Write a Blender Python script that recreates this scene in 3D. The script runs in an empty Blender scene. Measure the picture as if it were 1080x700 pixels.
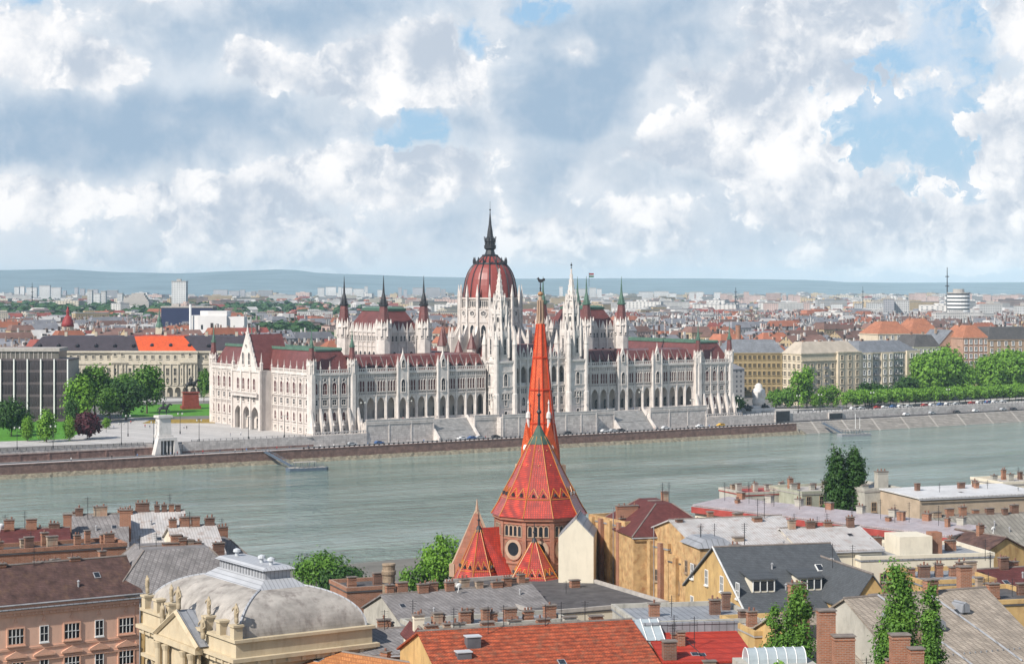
import bpy, math, random
from mathutils import Matrix, Vector
R = math.radians
S = bpy.context.scene
COL = S.collection
rnd = random.Random(11)

# ------------------------------------------------------------------ camera, sky, sun, exposure
HAZE = 3.8e-5
F, CAMZ = 2050.0, 75.0            # focal length in photo pixels, camera height over the river
cam_d = bpy.data.cameras.new('camera'); cam = bpy.data.objects.new('camera', cam_d); COL.objects.link(cam)
cam.location = (0, 0, CAMZ); cam.rotation_euler = (R(90), 0, 0)
cam_d.sensor_width = 36.0; cam_d.lens = F / 1080 * 36; cam_d.shift_y = -50 / 1080
cam_d.clip_start = 1.0; cam_d.clip_end = 60000
S.camera = cam
S.view_settings.view_transform = 'Standard'; S.view_settings.look = 'None'
S.view_settings.gamma = 1.0; S.view_settings.use_curve_mapping = False
S.view_settings.exposure = 0.36
S.cycles.use_denoising = True
S.cycles.max_bounces = 5; S.cycles.diffuse_bounces = 2; S.cycles.glossy_bounces = 3
S.cycles.transmission_bounces = 3; S.cycles.volume_bounces = 0; S.cycles.transparent_max_bounces = 4
S.cycles.caustics_reflective = False; S.cycles.caustics_refractive = False

SUN_EL = 40.0
sun_h = Vector((-0.68, -0.73)).normalized()
SUN_DIR = Vector((sun_h.x * math.cos(R(SUN_EL)), sun_h.y * math.cos(R(SUN_EL)), math.sin(R(SUN_EL))))
ld = bpy.data.lights.new('sun', 'SUN'); ld.energy = 4.5; ld.angle = R(0.6); ld.color = (1.0, 0.94, 0.86)
sun = bpy.data.objects.new('sun', ld); COL.objects.link(sun)
sun.rotation_euler = (-SUN_DIR).to_track_quat('-Z', 'Y').to_euler(); sun.location = (-300, -300, 600)

def sky_world():
    w = bpy.data.worlds.new('World'); S.world = w; w.use_nodes = True
    nt = w.node_tree; nt.nodes.clear(); N = nt.nodes; L = nt.links
    def node(t, **k):
        n = N.new(t)
        for a, b in k.items(): setattr(n, a, b)
        return n
    def put(sock, v):
        if isinstance(v, bpy.types.NodeSocket): L.new(v, sock)
        else: sock.default_value = v
    def ma(op, a, b=0.0, c=0.0):
        n = node('ShaderNodeMath', operation=op)
        put(n.inputs[0], a); put(n.inputs[1], b); put(n.inputs[2], c); return n.outputs[0]
    def vm(op, a, b=(0, 0, 0), c=(0, 0, 0)):
        n = node('ShaderNodeVectorMath', operation=op)
        put(n.inputs[0], a); put(n.inputs[1], b)
        if op == 'MULTIPLY_ADD': put(n.inputs[2], c)
        return n.outputs['Value'] if op in ('LENGTH', 'DOT_PRODUCT') else n.outputs['Vector']
    def mr(v, a, b, c=0.0, d=1.0, t='SMOOTHSTEP'):
        n = node('ShaderNodeMapRange', interpolation_type=t)
        put(n.inputs[0], v); n.inputs[1].default_value = a; n.inputs[2].default_value = b
        put(n.inputs[3], c); put(n.inputs[4], d); return n.outputs[0]
    def mix(f, a, b):
        n = node('ShaderNodeMix', data_type='RGBA'); put(n.inputs[0], f); put(n.inputs[6], a); put(n.inputs[7], b); return n.outputs[2]
    def noise(v, sc, det=6, rough=0.55, dist=0.0):
        n = node('ShaderNodeTexNoise'); n.noise_dimensions = '2D'; L.new(v, n.inputs['Vector'])
        n.inputs['Scale'].default_value = sc; n.inputs['Detail'].default_value = det
        n.inputs['Roughness'].default_value = rough; n.inputs['Distortion'].default_value = dist
        return n
    sky = node('ShaderNodeTexSky'); sky.sky_type = 'NISHITA'; sky.sun_disc = False
    sky.sun_elevation = R(SUN_EL); sky.sun_rotation = math.atan2(SUN_DIR.x, SUN_DIR.y)
    sky.air_density = 1.2; sky.dust_density = 0.6; sky.ozone_density = 1.5
    tc = node('ShaderNodeTexCoord')
    sp = node('ShaderNodeSeparateXYZ'); L.new(tc.outputs['Generated'], sp.inputs[0])
    az = ma('ARCTAN2', sp.outputs[0], sp.outputs[1]); el = ma('ARCSINE', sp.outputs[2])
    cb = node('ShaderNodeCombineXYZ')              # azimuth and elevation, a unit is about 2.8 degrees
    L.new(ma('MULTIPLY', az, 20.5), cb.inputs[0]); L.new(ma('MULTIPLY', el, 20.5), cb.inputs[1])
    p0 = cb.outputs[0]
    wn = noise(p0, 1.15, 3, 0.55); wv = vm('MULTIPLY_ADD', vm('SUBTRACT', wn.outputs['Color'], (0.5, 0.5, 0.5)), (0.55, 0.34, 0), p0)
    wn2 = noise(p0, 5.0, 4, 0.6); p1 = vm('MULTIPLY_ADD', vm('SUBTRACT', wn2.outputs['Color'], (0.5, 0.5, 0.5)), (0.16, 0.12, 0), wv)
    def field(blobs, p):
        acc = None
        for x, y, rx, ry, s in blobs:
            q = vm('MULTIPLY_ADD', p, (100.0 / rx, 100.0 / ry, 0), (-(x - 540) / rx, -(300 - y) / ry, 0))
            g = mr(vm('LENGTH', q), 1.4, 0.1, 0.0, s)
            acc = g if acc is None else ma('ADD', acc, g)
        return acc
    # puffs of white cumulus, soft grey sheets, blue gaps: azimuth, elevation, half sizes, strength
    WHITE = [(40,55,120,60,.9),(120,85,60,30,.7),(172,10,70,34,.9),(265,55,55,32,.75),(345,90,130,45,.8),(430,60,90,50,.7),
             (500,50,90,60,.75),(610,52,32,24,.9),(522,105,34,36,.3),(715,82,34,16,.7),(850,40,120,80,.95),(945,90,60,34,.85),(770,105,120,55,.8),(870,15,90,50,.6),
             (1075,60,85,120,1.0),(1030,150,60,55,.9),(708,238,80,34,.95),(590,235,90,55,.75),(850,212,90,46,.8),(880,155,130,60,.8),
             (640,170,120,50,.55),(380,175,190,48,.75),(440,200,110,55,.6),(110,215,200,42,.65),(320,250,110,30,.6),(30,210,80,30,.6),
             (1020,235,130,46,.8),(900,245,130,40,.6),(760,150,120,50,.7),(450,110,60,35,.5),(230,215,100,50,.5),(975,190,50,24,.4),(300,265,60,22,.6),(180,262,70,20,.4),(560,250,70,24,.5),(960,270,110,22,.5),(60,258,90,20,.4),(420,262,60,16,.45),(1060,190,40,40,.6),(130,275,120,16,.45),(700,268,120,18,.45),(860,280,120,14,.4),(500,275,80,14,.35),(1040,275,80,16,.45),(320,272,90,26,.55),(620,280,60,12,.4),(250,282,160,12,.35)]
    GREY = [(80,150,230,60,.95),(270,130,170,45,.75),(230,30,150,50,.6),(400,22,170,40,.55),(660,75,170,90,1.0),(560,120,140,40,.75),(565,188,110,30,.9),
            (700,200,150,50,.6),(480,240,110,40,.6),(200,235,160,40,.5),(1070,110,60,60,.7),(850,255,160,40,.45),(640,255,150,40,.5),(150,20,100,30,.4),(760,20,70,60,.6)]
    BLUE = [(428,138,52,28,1.0),(510,42,28,22,.9),(560,4,44,22,.8),(895,112,60,60,.75),(985,70,66,110,.95),(1000,185,60,44,.75),(25,8,40,20,.4),(940,140,60,70,.8)]
    fw = field(WHITE, p1); fg = field(GREY, wv); fb = field(BLUE, p1)
    up = mr(sp.outputs[2], 0.17, 0.45)              # higher than the picture the cover thins out
    fb2 = noise(p0, 1.7, 8, 0.58); fb3 = noise(vm('ADD', p0, (0.20, -0.30, 0)), 1.7, 8, 0.58)
    n1 = fb2.outputs['Fac']; n2 = fb3.outputs['Fac']
    vo = node('ShaderNodeTexVoronoi', feature='SMOOTH_F1', voronoi_dimensions='2D'); L.new(p1, vo.inputs['Vector'])
    vo.inputs['Scale'].default_value = 2.6; vo.inputs['Detail'].default_value = 4.0; vo.inputs['Roughness'].default_value = 0.55; vo.inputs['Smoothness'].default_value = 0.55
    vo2 = node('ShaderNodeTexVoronoi', feature='SMOOTH_F1', voronoi_dimensions='2D'); L.new(vm('ADD', p1, (0.07, -0.12, 0)), vo2.inputs['Vector'])
    vo2.inputs['Scale'].default_value = 2.6; vo2.inputs['Detail'].default_value = 4.0; vo2.inputs['Roughness'].default_value = 0.55; vo2.inputs['Smoothness'].default_value = 0.55
    vb = mr(vo.outputs['Distance'], 0.0, 0.75, 1.0, 0.0, 'LINEAR')
    vb2 = mr(vo2.outputs['Distance'], 0.0, 0.75, 1.0, 0.0, 'LINEAR')
    fine = noise(p1, 5.2, 9, 0.60).outputs['Fac']
    d = ma('ADD', ma('MULTIPLY', fw, 1.15), ma('ADD', ma('MULTIPLY', ma('SUBTRACT', n1, 0.5), 1.0), ma('ADD', ma('MULTIPLY', ma('SUBTRACT', vb, 0.5), 0.30), ma('MULTIPLY', ma('SUBTRACT', fine, 0.5), 0.55))))
    d = ma('SUBTRACT', d, ma('MULTIPLY', fg, 0.62))
    fb = ma('MULTIPLY', fb, mr(noise(p1, 3.1, 5, 0.6).outputs['Fac'], 0.30, 0.62, 1.35, 0.35))
    d = ma('SUBTRACT', d, ma('MULTIPLY', fb, 1.2))
    cover = mr(d, 0.30, 0.50)
    soft = mr(ma('ADD', ma('SUBTRACT', fw, fb), ma('MULTIPLY', ma('SUBTRACT', noise(wv, 1.5, 5, 0.55).outputs['Fac'], 0.5), 1.5)), 0.05, 0.95)
    # light from the upper left: a puff is bright where it thickens towards the light, grey at its flat base
    big = noise(vm('ADD', p0, (0.35, -0.55, 0)), 0.9, 4, 0.5).outputs['Fac']; big0 = noise(p0, 0.9, 4, 0.5).outputs['Fac']
    lit = ma('ADD', ma('MULTIPLY', ma('SUBTRACT', n1, n2), 1.7), ma('ADD', ma('MULTIPLY', ma('SUBTRACT', vb, vb2), 0.75), ma('MULTIPLY', ma('SUBTRACT', big0, big), 1.5)))
    shade = mr(ma('ADD', ma('ADD', lit, 0.52), ma('MULTIPLY', ma('SUBTRACT', fine, 0.5), 0.55)), -0.12, 1.22)
    elh = mr(el, 0.0, 0.035, 1.0, 0.0)               # closer to the horizon
    base = sky.outputs[0]
    blue = mix(0.78, vm('MULTIPLY', base, (1.0, 1.0, 1.0)), (2.7, 4.5, 6.7, 1))
    g_f = ma('ADD', ma('MULTIPLY', fg, 1.0), ma('MULTIPLY', ma('SUBTRACT', noise(wv, 1.6, 6, 0.6).outputs['Fac'], 0.5), 1.1))
    grey = mix(mr(g_f, -0.15, 0.95), (6.0, 6.5, 7.1, 1), (3.1, 4.1, 5.3, 1))
    grey = mix(ma('MULTIPLY', ma('SUBTRACT', n1, 0.42), 0.7), grey, (7.2, 7.4, 7.7, 1))
    sheet = ma('MULTIPLY', mr(ma('SUBTRACT', ma('ADD', n1, 0.62), ma('MULTIPLY', fb, 1.25)), 0.35, 0.95), 0.92)
    sheet = ma('MULTIPLY', sheet, mr(az, 0.10, 0.23, 1.0, 0.66))
    blue = mix(mr(n1, 0.38, 0.72, 0.0, 0.75), blue, (5.6, 6.3, 7.2, 1))
    c1 = mix(sheet, blue, grey)
    c1 = mix(ma('MULTIPLY', soft, 0.62), c1, mix(shade, (5.9, 6.3, 6.8, 1), (8.2, 8.2, 8.3, 1)))
    puff = mix(shade, (4.4, 5.0, 5.85, 1), (8.5, 8.4, 8.4, 1))
    c2 = mix(ma('MULTIPLY', cover, 0.90), c1, puff)
    c3 = mix(ma('MULTIPLY', elh, 0.40), c2, (5.9, 6.6, 7.2, 1))
    c4 = mix(ma('MULTIPLY', up, 0.86), c3, vm('MULTIPLY', base, (1.0, 1.0, 1.0)))
    bg = node('ShaderNodeBackground'); L.new(c4, bg.inputs[0]); bg.inputs[1].default_value = 0.097
    out = node('ShaderNodeOutputWorld'); L.new(bg.outputs[0], out.inputs[0])
    w.cycles.sampling_method = 'MANUAL'; w.cycles.sample_map_resolution = 512
sky_world()

# ------------------------------------------------------------------ helpers
def WX(px, Y): return (px - 540) / F * Y
def ZP(py, Y): return CAMZ - (py - 300) / F * Y
ANG = R(33.5)
CU, SU = math.cos(ANG), math.sin(ANG)
AX, AY = WX(327.5, 850.0), 850.0                    # nearest corner of the parliament = origin of the river frame
def RF(t, w): return (AX + CU * t - SU * w, AY + SU * t + CU * w)
def RFX(px, w):                                      # distance along the river frame at which a bearing meets the line w
    m = (px - 540) / F
    return (m * (AY + CU * w) - AX + SU * w) / (CU - m * SU)

class MB:
    def __init__(s, M=None): s.v = []; s.f = []; s.mi = []; s.M = M or Matrix.Identity(4)
    def add(s, vs, fs, m=0):
        b = len(s.v); M = s.M
        s.v.extend([tuple(M @ Vector(p)) for p in vs]); s.f.extend([tuple(i + b for i in f) for f in fs]); s.mi.extend([m] * len(fs))
    def box(s, x0, x1, y0, y1, z0, z1, m=0):
        s.add([(x0,y0,z0),(x1,y0,z0),(x1,y1,z0),(x0,y1,z0),(x0,y0,z1),(x1,y0,z1),(x1,y1,z1),(x0,y1,z1)],
              [(3,2,1,0),(4,5,6,7),(0,1,5,4),(1,2,6,5),(2,3,7,6),(3,0,4,7)], m)
    def cbox(s, cx, cy, z0, wx, wy, h, m=0): s.box(cx-wx/2, cx+wx/2, cy-wy/2, cy+wy/2, z0, z0+h, m)
    def taper(s, x0, x1, y0, y1, z0, z1, ix, iy, m=0, mt=None):     # rectangle frustum (hip / mansard roof)
        a = [(x0,y0,z0),(x1,y0,z0),(x1,y1,z0),(x0,y1,z0),(x0+ix,y0+iy,z1),(x1-ix,y0+iy,z1),(x1-ix,y1-iy,z1),(x0+ix,y1-iy,z1)]
        s.add(a, [(3,2,1,0),(0,1,5,4),(1,2,6,5),(2,3,7,6),(3,0,4,7)], m); s.add(a[4:], [(0,1,2,3)], m if mt is None else mt)
    def lathe(s, cx, cy, prof, n=8, rot=0.0, m=0, cap=True):
        vs = []; fs = []
        for (r, z) in prof:
            for k in range(n):
                a = rot + 2*math.pi*k/n; vs.append((cx + r*math.cos(a), cy + r*math.sin(a), z))
        for i in range(len(prof)-1):
            for k in range(n):
                k2 = (k+1) % n; fs.append((i*n+k, i*n+k2, (i+1)*n+k2, (i+1)*n+k))
        if cap: fs.append(tuple(range(n-1, -1, -1))); fs.append(tuple(range((len(prof)-1)*n, len(prof)*n)))
        s.add(vs, fs, m)
    def prism(s, poly, y0, y1, m=0):                 # polygon in x,z extruded along y (counter-clockwise seen from -y)
        n = len(poly); vs = [(x, y0, z) for x, z in poly] + [(x, y1, z) for x, z in poly]
        fs = [tuple(range(n)), tuple(range(2*n-1, n-1, -1))]
        for k in range(n): k2 = (k+1) % n; fs.append((k2, k, n+k, n+k2))
        s.add(vs, fs, m)
    def slab(s, poly, z0, z1, m=0):                  # polygon in x,y (counter-clockwise from above) extruded along z
        n = len(poly); vs = [(x, y, z0) for x, y in poly] + [(x, y, z1) for x, y in poly]
        fs = [tuple(range(n-1, -1, -1)), tuple(range(n, 2*n))]
        for k in range(n): k2 = (k+1) % n; fs.append((k, k2, n+k2, n+k))
        s.add(vs, fs, m)
    def gable(s, x0, x1, y0, y1, ze, zr, t=0.25, m=0, oh=0.3):       # two roof slabs, ridge along x
        ym = (y0+y1)/2; k = (zr-ze)/(ym-y0)
        for a, b in ((y0-oh, ym), (y1+oh, ym)):
            z_a = ze - k*oh
            q = [(x0-oh,a,z_a),(x1+oh,a,z_a),(x1+oh,b,zr),(x0-oh,b,zr)]
            top = [(x, y, z+t) for x, y, z in q]; vs = q + top
            fs = [(0,1,2,3),(4,5,6,7),(0,1,5,4),(1,2,6,5),(2,3,7,6),(3,0,4,7)]
            s.add(vs, fs, m)
    def beam(s, p, q, r, n=6, m=0, r2=None):
        p = Vector(p); q = Vector(q); d = (q-p)
        if d.length < 1e-6: return
        qt = d.to_track_quat('Z', 'Y').to_matrix(); vs = []; r2 = r if r2 is None else r2
        for c, rr in ((p, r), (q, r2)):
            for k in range(n): vs.append(c + qt @ Vector((rr*math.cos(2*math.pi*k/n), rr*math.sin(2*math.pi*k/n), 0)))
        fs = [(k, (k+1) % n, n+(k+1) % n, n+k) for k in range(n)] + [tuple(range(n-1,-1,-1)), tuple(range(n, 2*n))]
        s.add([tuple(v) for v in vs], fs, m)
    def ball(s, cx, cy, cz, r, n=8, m=0, sz=1.0):
        pr = [(max(r*math.sin(math.pi*i/n), 0.001), cz - sz*r*math.cos(math.pi*i/n)) for i in range(n+1)]
        s.lathe(cx, cy, pr, n, 0, m, cap=False)
    def mesh(s, name, mats):
        me = bpy.data.meshes.new(name); me.from_pydata(s.v, [], s.f)
        for m in (mats if isinstance(mats, (list, tuple)) else [mats]): me.materials.append(m)
        if any(s.mi): me.polygons.foreach_set('material_index', s.mi)
        me.update(); return me
    def build(s, name, mats, parent=None, smooth=False, M=None):
        me = s.mesh(name, mats)
        if smooth: me.polygons.foreach_set('use_smooth', [True]*len(me.polygons))
        o = bpy.data.objects.new(name, me); COL.objects.link(o)
        if parent: o.parent = parent
        if M is not None: o.matrix_local = M
        return o
def tag(o, label=None, cat=None, group=None, kind=None):
    if label: o['label'] = label
    if cat: o['category'] = cat
    if group: o['group'] = group
    if kind: o['kind'] = kind
    return o
def thing(name, label, cat, loc=(0, 0, 0), rz=0.0, group=None):
    o = bpy.data.objects.new(name, None); COL.objects.link(o); o.location = loc; o.rotation_euler = (0, 0, rz)
    o.empty_display_size = 0.5
    return tag(o, label, cat, group)
def inst(src, parent, M):                            # another part with the same mesh
    o = bpy.data.objects.new(src.name.split('.')[0], src.data if hasattr(src, 'data') else src); COL.objects.link(o)
    o.parent = parent; o.matrix_local = M; return o
def inst_mesh(name, me, parent, M):
    o = bpy.data.objects.new(name, me); COL.objects.link(o); o.parent = parent; o.matrix_local = M; return o
KIDS = {}
def copy_tree(o, loc=None, rz=None, sc=None, label=None, group=None):
    def rec(x, par):
        c = x.copy(); COL.objects.link(c); c.parent = par
        for ch in x.children: rec(ch, c)
        return c
    c = rec(o, None)
    if loc is not None: c.location = loc
    if rz is not None: c.rotation_euler = (0, 0, rz)
    if sc is not None: c.scale = sc if isinstance(sc, (tuple, list)) else (sc, sc, sc)
    if label: c['label'] = label
    if group: c['group'] = group
    return c
T = Matrix.Translation
def RZ(a): return Matrix.Rotation(a, 4, 'Z')

# ------------------------------------------------------------------ materials
MATS = {}
def mat(name, col, rough=0.8, var=0.25, sc=0.6, bump=0.0, pat=None, psc=1.0, col2=None, spec=0.3, metal=0.0, coat=0.0, rand=0.0, stain=0.0, mortar=0.04, dirt=None, coords='Object'):
    if name in MATS: return MATS[name]
    m = bpy.data.materials.new(name); m.use_nodes = True; nt = m.node_tree; N = nt.nodes; L = nt.links
    b = N['Principled BSDF']; b.inputs['Roughness'].default_value = rough; b.inputs['Specular IOR Level'].default_value = spec
    b.inputs['Metallic'].default_value = metal; b.inputs['Coat Weight'].default_value = coat; b.inputs['Coat Roughness'].default_value = 0.32
    tc = N.new('ShaderNodeTexCoord'); co = tc.outputs[coords]; streak = 1.0 if name.startswith(('rusty', 'pale_sheet')) else 0.34
    def noise(s, det=5, ro=0.6, v=None):
        n = N.new('ShaderNodeTexNoise'); L.new(v or co, n.inputs['Vector']); n.inputs['Scale'].default_value = s
        n.inputs['Detail'].default_value = det; n.inputs['Roughness'].default_value = ro; return n.outputs['Fac']
    def mx(f, a, c, bt='MIX'):
        n = N.new('ShaderNodeMix'); n.data_type = 'RGBA'; n.blend_type = bt
        for s_, v in ((n.inputs[0], f), (n.inputs[6], a), (n.inputs[7], c)):
            if isinstance(v, bpy.types.NodeSocket): L.new(v, s_)
            else: s_.default_value = v if not isinstance(v, tuple) or len(v) == 4 else (*v, 1)
        return n.outputs[2]
    def rmp(v, a, c, lo=0.0, hi=1.0):
        n = N.new('ShaderNodeMapRange'); L.new(v, n.inputs[0]); n.inputs[1].default_value = a; n.inputs[2].default_value = c
        n.inputs[3].default_value = lo; n.inputs[4].default_value = hi; return n.outputs[0]
    dark = tuple(c*(1-var) for c in col); lite = tuple(min(1, c*(1+var*0.7)) for c in col)
    c = mx(rmp(noise(sc), 0.3, 0.7), dark, lite)
    hgt = None
    if pat in ('brick', 'shingle', 'tile', 'course'):
        sp = N.new('ShaderNodeSeparateXYZ'); L.new(co, sp.inputs[0]); cb = N.new('ShaderNodeCombineXYZ')
        ad = N.new('ShaderNodeMath'); ad.operation = 'ADD'
        if pat in ('brick', 'course'):
            L.new(sp.outputs[0], ad.inputs[0]); L.new(sp.outputs[1], ad.inputs[1]); L.new(ad.outputs[0], cb.inputs[0]); L.new(sp.outputs[2], cb.inputs[1])
        else:
            # along the roof: x ; up the roof: height stretched to the slope (y where the roof is flat)
            m2 = N.new('ShaderNodeMath'); m2.operation = 'MULTIPLY'; L.new(sp.outputs[2], m2.inputs[0]); m2.inputs[1].default_value = 1.5
            if pat == 'shingle':
                L.new(sp.outputs[0], ad.inputs[0]); L.new(sp.outputs[1], ad.inputs[1])
            else: L.new(sp.outputs[0], ad.inputs[0]); L.new(sp.outputs[1], ad.inputs[1])
            L.new(ad.outputs[0], cb.inputs[0]); L.new(m2.outputs[0], cb.inputs[1])
        v = cb.outputs[0]
        if pat == 'shingle':
            mp = N.new('ShaderNodeMapping'); mp.inputs['Rotation'].default_value = (0, 0, R(45)); L.new(v, mp.inputs[0]); v = mp.outputs[0]
        br = N.new('ShaderNodeTexBrick'); L.new(v, br.inputs['Vector']); br.inputs['Scale'].default_value = 1.0
        bw, rh = {'brick': (0.55, 0.18), 'course': (1.6, 0.7), 'shingle': (0.42, 0.42), 'tile': (0.30, 0.36)}[pat]
        br.inputs['Brick Width'].default_value = bw*psc; br.inputs['Row Height'].default_value = rh*psc
        br.inputs['Mortar Size'].default_value = mortar*psc; br.inputs['Mortar Smooth'].default_value = 0.3
        if pat == 'shingle': br.offset = 0.0
        c2 = col2 or tuple(x*0.55 for x in col)
        br.inputs['Color1'].default_value = (0.82, 0.82, 0.82, 1); br.inputs['Color2'].default_value = (1.12, 1.12, 1.12, 1)
        br.inputs['Bias'].default_value = 0.0
        br.inputs['Mortar'].default_value = (1, 1, 1, 1)
        c = mx(1.0, c, br.outputs['Color'], 'MULTIPLY'); c = mx(rmp(br.outputs['Fac'], 0, 1, 0, 0.75), c, c2)
        hgt = br.outputs['Fac']
    if pat == 'seam':                                # standing seams of sheet metal
        wv = N.new('ShaderNodeTexWave'); wv.wave_type = 'BANDS'; wv.bands_direction = 'X'; L.new(co, wv.inputs['Vector']); wv.inputs['Scale'].default_value = 0.35/psc
        sm = rmp(wv.outputs['Fac'], 0.9, 1.0); c = mx(sm, c, tuple(x*0.5 for x in col)); hgt = sm
    if pat == 'grid':                                # windows of far houses: dark openings in rows
        sp = N.new('ShaderNodeSeparateXYZ'); L.new(co, sp.inputs[0]); ge = N.new('ShaderNodeNewGeometry')
        def mt(op, a, b_):
            n = N.new('ShaderNodeMath'); n.operation = op
            for s_, vv in ((n.inputs[0], a), (n.inputs[1], b_)):
                if isinstance(vv, bpy.types.NodeSocket): L.new(vv, s_)
                else: s_.default_value = vv
            return n.outputs[0]
        h = mt('ADD', sp.outputs[0], sp.outputs[1])
        fx = mt('FRACT', mt('MULTIPLY', h, 1/(3.2*psc)), 0); fz = mt('FRACT', mt('MULTIPLY', sp.outputs[2], 1/(3.4*psc)), 0)
        wx = mt('MULTIPLY', mt('GREATER_THAN', fx, 0.32), mt('LESS_THAN', fx, 0.70)); wz = mt('MULTIPLY', mt('GREATER_THAN', fz, 0.28), mt('LESS_THAN', fz, 0.78))
        c = mx(mt('MULTIPLY', mt('MULTIPLY', wx, wz), 0.8), c, (0.05, 0.06, 0.08))
    if stain:
        mp = N.new('ShaderNodeMapping'); mp.inputs['Scale'].default_value = (1.0, 1.0, streak); L.new(co, mp.inputs[0])
        s1 = rmp(noise(0.9, 6, 0.65, mp.outputs[0]), 0.5, 0.68); c = mx(1.0, c, c, 'MIX'); 
        n = N.new('ShaderNodeMath'); n.operation = 'MULTIPLY'; L.new(s1, n.inputs[0]); n.inputs[1].default_value = stain
        c = mx(n.outputs[0], c, dirt or tuple(x*0.4 for x in col))
    if rand:
        oi = N.new('ShaderNodeObjectInfo'); c = mx(1.0, c, mx(oi.outputs['Random'], tuple([1-rand]*3), tuple([1+rand*0.5]*3)), 'MULTIPLY')
    L.new(c, b.inputs['Base Color'])
    if bump:
        bp = N.new('ShaderNodeBump'); bp.inputs['Strength'].default_value = bump; bp.inputs['Distance'].default_value = 0.08
        n = N.new('ShaderNodeMath'); n.operation = 'SUBTRACT'; L.new(noise(sc*6, 4), n.inputs[0])
        if hgt is not None: L.new(hgt, n.inputs[1])
        else: n.inputs[1].default_value = 0
        L.new(n.outputs[0], bp.inputs['Height']); L.new(bp.outputs[0], b.inputs['Normal'])
    MATS[name] = m; return m

stone = mat('pale_limestone', (0.57, 0.51, 0.465), 0.85, 0.14, 0.25, 0.15, stain=0.35, dirt=(0.36, 0.31, 0.30))
stone2 = mat('carved_limestone', (0.63, 0.575, 0.53), 0.85, 0.2, 0.35, 0.1, stain=0.35, dirt=(0.30, 0.26, 0.25))
stone_d = mat('weathered_limestone', (0.40, 0.36, 0.34), 0.9, 0.2, 0.3)
red_roof = mat('maroon_slate_roof', (0.165, 0.055, 0.050), 0.42, 0.25, 0.3, 0.1, pat='tile', psc=1.6, spec=0.5, mortar=0.03)
pink_roof = red_roof
dome_red = mat('dome_red_metal', (0.245, 0.050, 0.040), 0.42, 0.12, 0.3, spec=0.5)
copper = mat('green_copper', (0.085, 0.155, 0.115), 0.6, 0.25, 0.5)
iron = mat('dark_iron', (0.035, 0.035, 0.04), 0.45, 0.2, 1.0)
glass_d = mat('dark_window_glass', (0.025, 0.03, 0.038), 0.15, 0.3, 0.4, spec=0.5, rand=0.4)
glass_r = mat('maroon_shade_glass', (0.085, 0.012, 0.016), 0.35, 0.3, 0.7, spec=0.4)
recess = mat('shaded_stone_recess', (0.26, 0.225, 0.21), 0.9, 0.2, 0.4)  # recess shade put into the colour, along with weathering of the stone
white_p = mat('white_paint', (0.78, 0.78, 0.76), 0.5, 0.06, 0.8)
# ------------------------------------------------------------------ the setting: river, banks, ground, hills
RM = T((AX, AY, 0)) @ RZ(ANG)
water_m = bpy.data.materials.new('river_water')
def water_mat():
    m = water_m; m.use_nodes = True; nt = m.node_tree; N = nt.nodes; L = nt.links; b = N['Principled BSDF']
    b.inputs['Roughness'].default_value = 0.07; b.inputs['IOR'].default_value = 1.33; b.inputs['Specular IOR Level'].default_value = 0.5
    tc = N.new('ShaderNodeTexCoord')
    def nz(sx, sy, det, ro=0.55):
        mp = N.new('ShaderNodeMapping'); mp.inputs['Scale'].default_value = (sx, sy, 1); L.new(tc.outputs['Object'], mp.inputs[0])
        n = N.new('ShaderNodeTexNoise'); L.new(mp.outputs[0], n.inputs['Vector']); n.inputs['Scale'].default_value = 1; n.inputs['Detail'].default_value = det; n.inputs['Roughness'].default_value = ro
        return n.outputs['Fac']
    def mt(op, a, c):
        n = N.new('ShaderNodeMath'); n.operation = op
        for s_, v in ((n.inputs[0], a), (n.inputs[1], c)):
            if isinstance(v, bpy.types.NodeSocket): L.new(v, s_)
            else: s_.default_value = v
        return n.outputs[0]
    cr = N.new('ShaderNodeValToRGB'); L.new(nz(0.006, 0.022, 5, 0.6), cr.inputs[0])
    e = cr.color_ramp.elements; e[0].position = 0.36; e[0].color = (0.115, 0.170, 0.145, 1); e[1].position = 0.66; e[1].color = (0.27, 0.335, 0.295, 1)
    L.new(cr.outputs[0], b.inputs['Base Color'])
    patch = N.new('ShaderNodeMapRange'); L.new(nz(0.009, 0.03, 5, 0.65), patch.inputs[0]); patch.inputs[1].default_value = 0.38; patch.inputs[2].default_value = 0.62
    patch.inputs[3].default_value = 0.14; patch.inputs[4].default_value = 1.0
    h = mt('ADD', mt('MULTIPLY', nz(0.16, 0.24, 5, .62), 1.5), mt('MULTIPLY', nz(0.045, 0.13, 4, .6), 3.0))
    bp = N.new('ShaderNodeBump'); bp.inputs['Distance'].default_value = 1.7; L.new(h, bp.inputs['Height']); L.new(mt('MULTIPLY', patch.outputs[0], 1.0), bp.inputs['Strength'])
    L.new(bp.outputs[0], b.inputs['Normal'])
water_mat()
paving = mat('pale_paving', (0.46, 0.44, 0.42), 0.85, 0.12, 0.3, pat='course', psc=0.8)
city_gr = mat('city_ground', (0.17, 0.16, 0.15), 0.9, 0.3, 0.05)
asphalt = mat('asphalt', (0.075, 0.075, 0.08), 0.85, 0.2, 0.5)
quay_pav = mat('quay_paving', (0.47, 0.445, 0.43), 0.85, 0.15, 0.3)
grass_m = mat('lawn_grass', (0.075, 0.23, 0.018), 0.9, 0.3, 0.35, 0.3)
flower_m = mat('flower_bed', (0.30, 0.20, 0.035), 0.9, 0.5, 0.9)
redwall = mat('red_sandstone_wall', (0.25, 0.155, 0.13), 0.9, 0.35, 0.4, 0.2, pat='course', psc=0.8, stain=0.5)
terr_st = mat('terrace_stone', (0.58, 0.53, 0.49), 0.88, 0.16, 0.25, 0.1, pat='course', psc=1.2, stain=0.5, dirt=(0.25, 0.21, 0.2))
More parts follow.
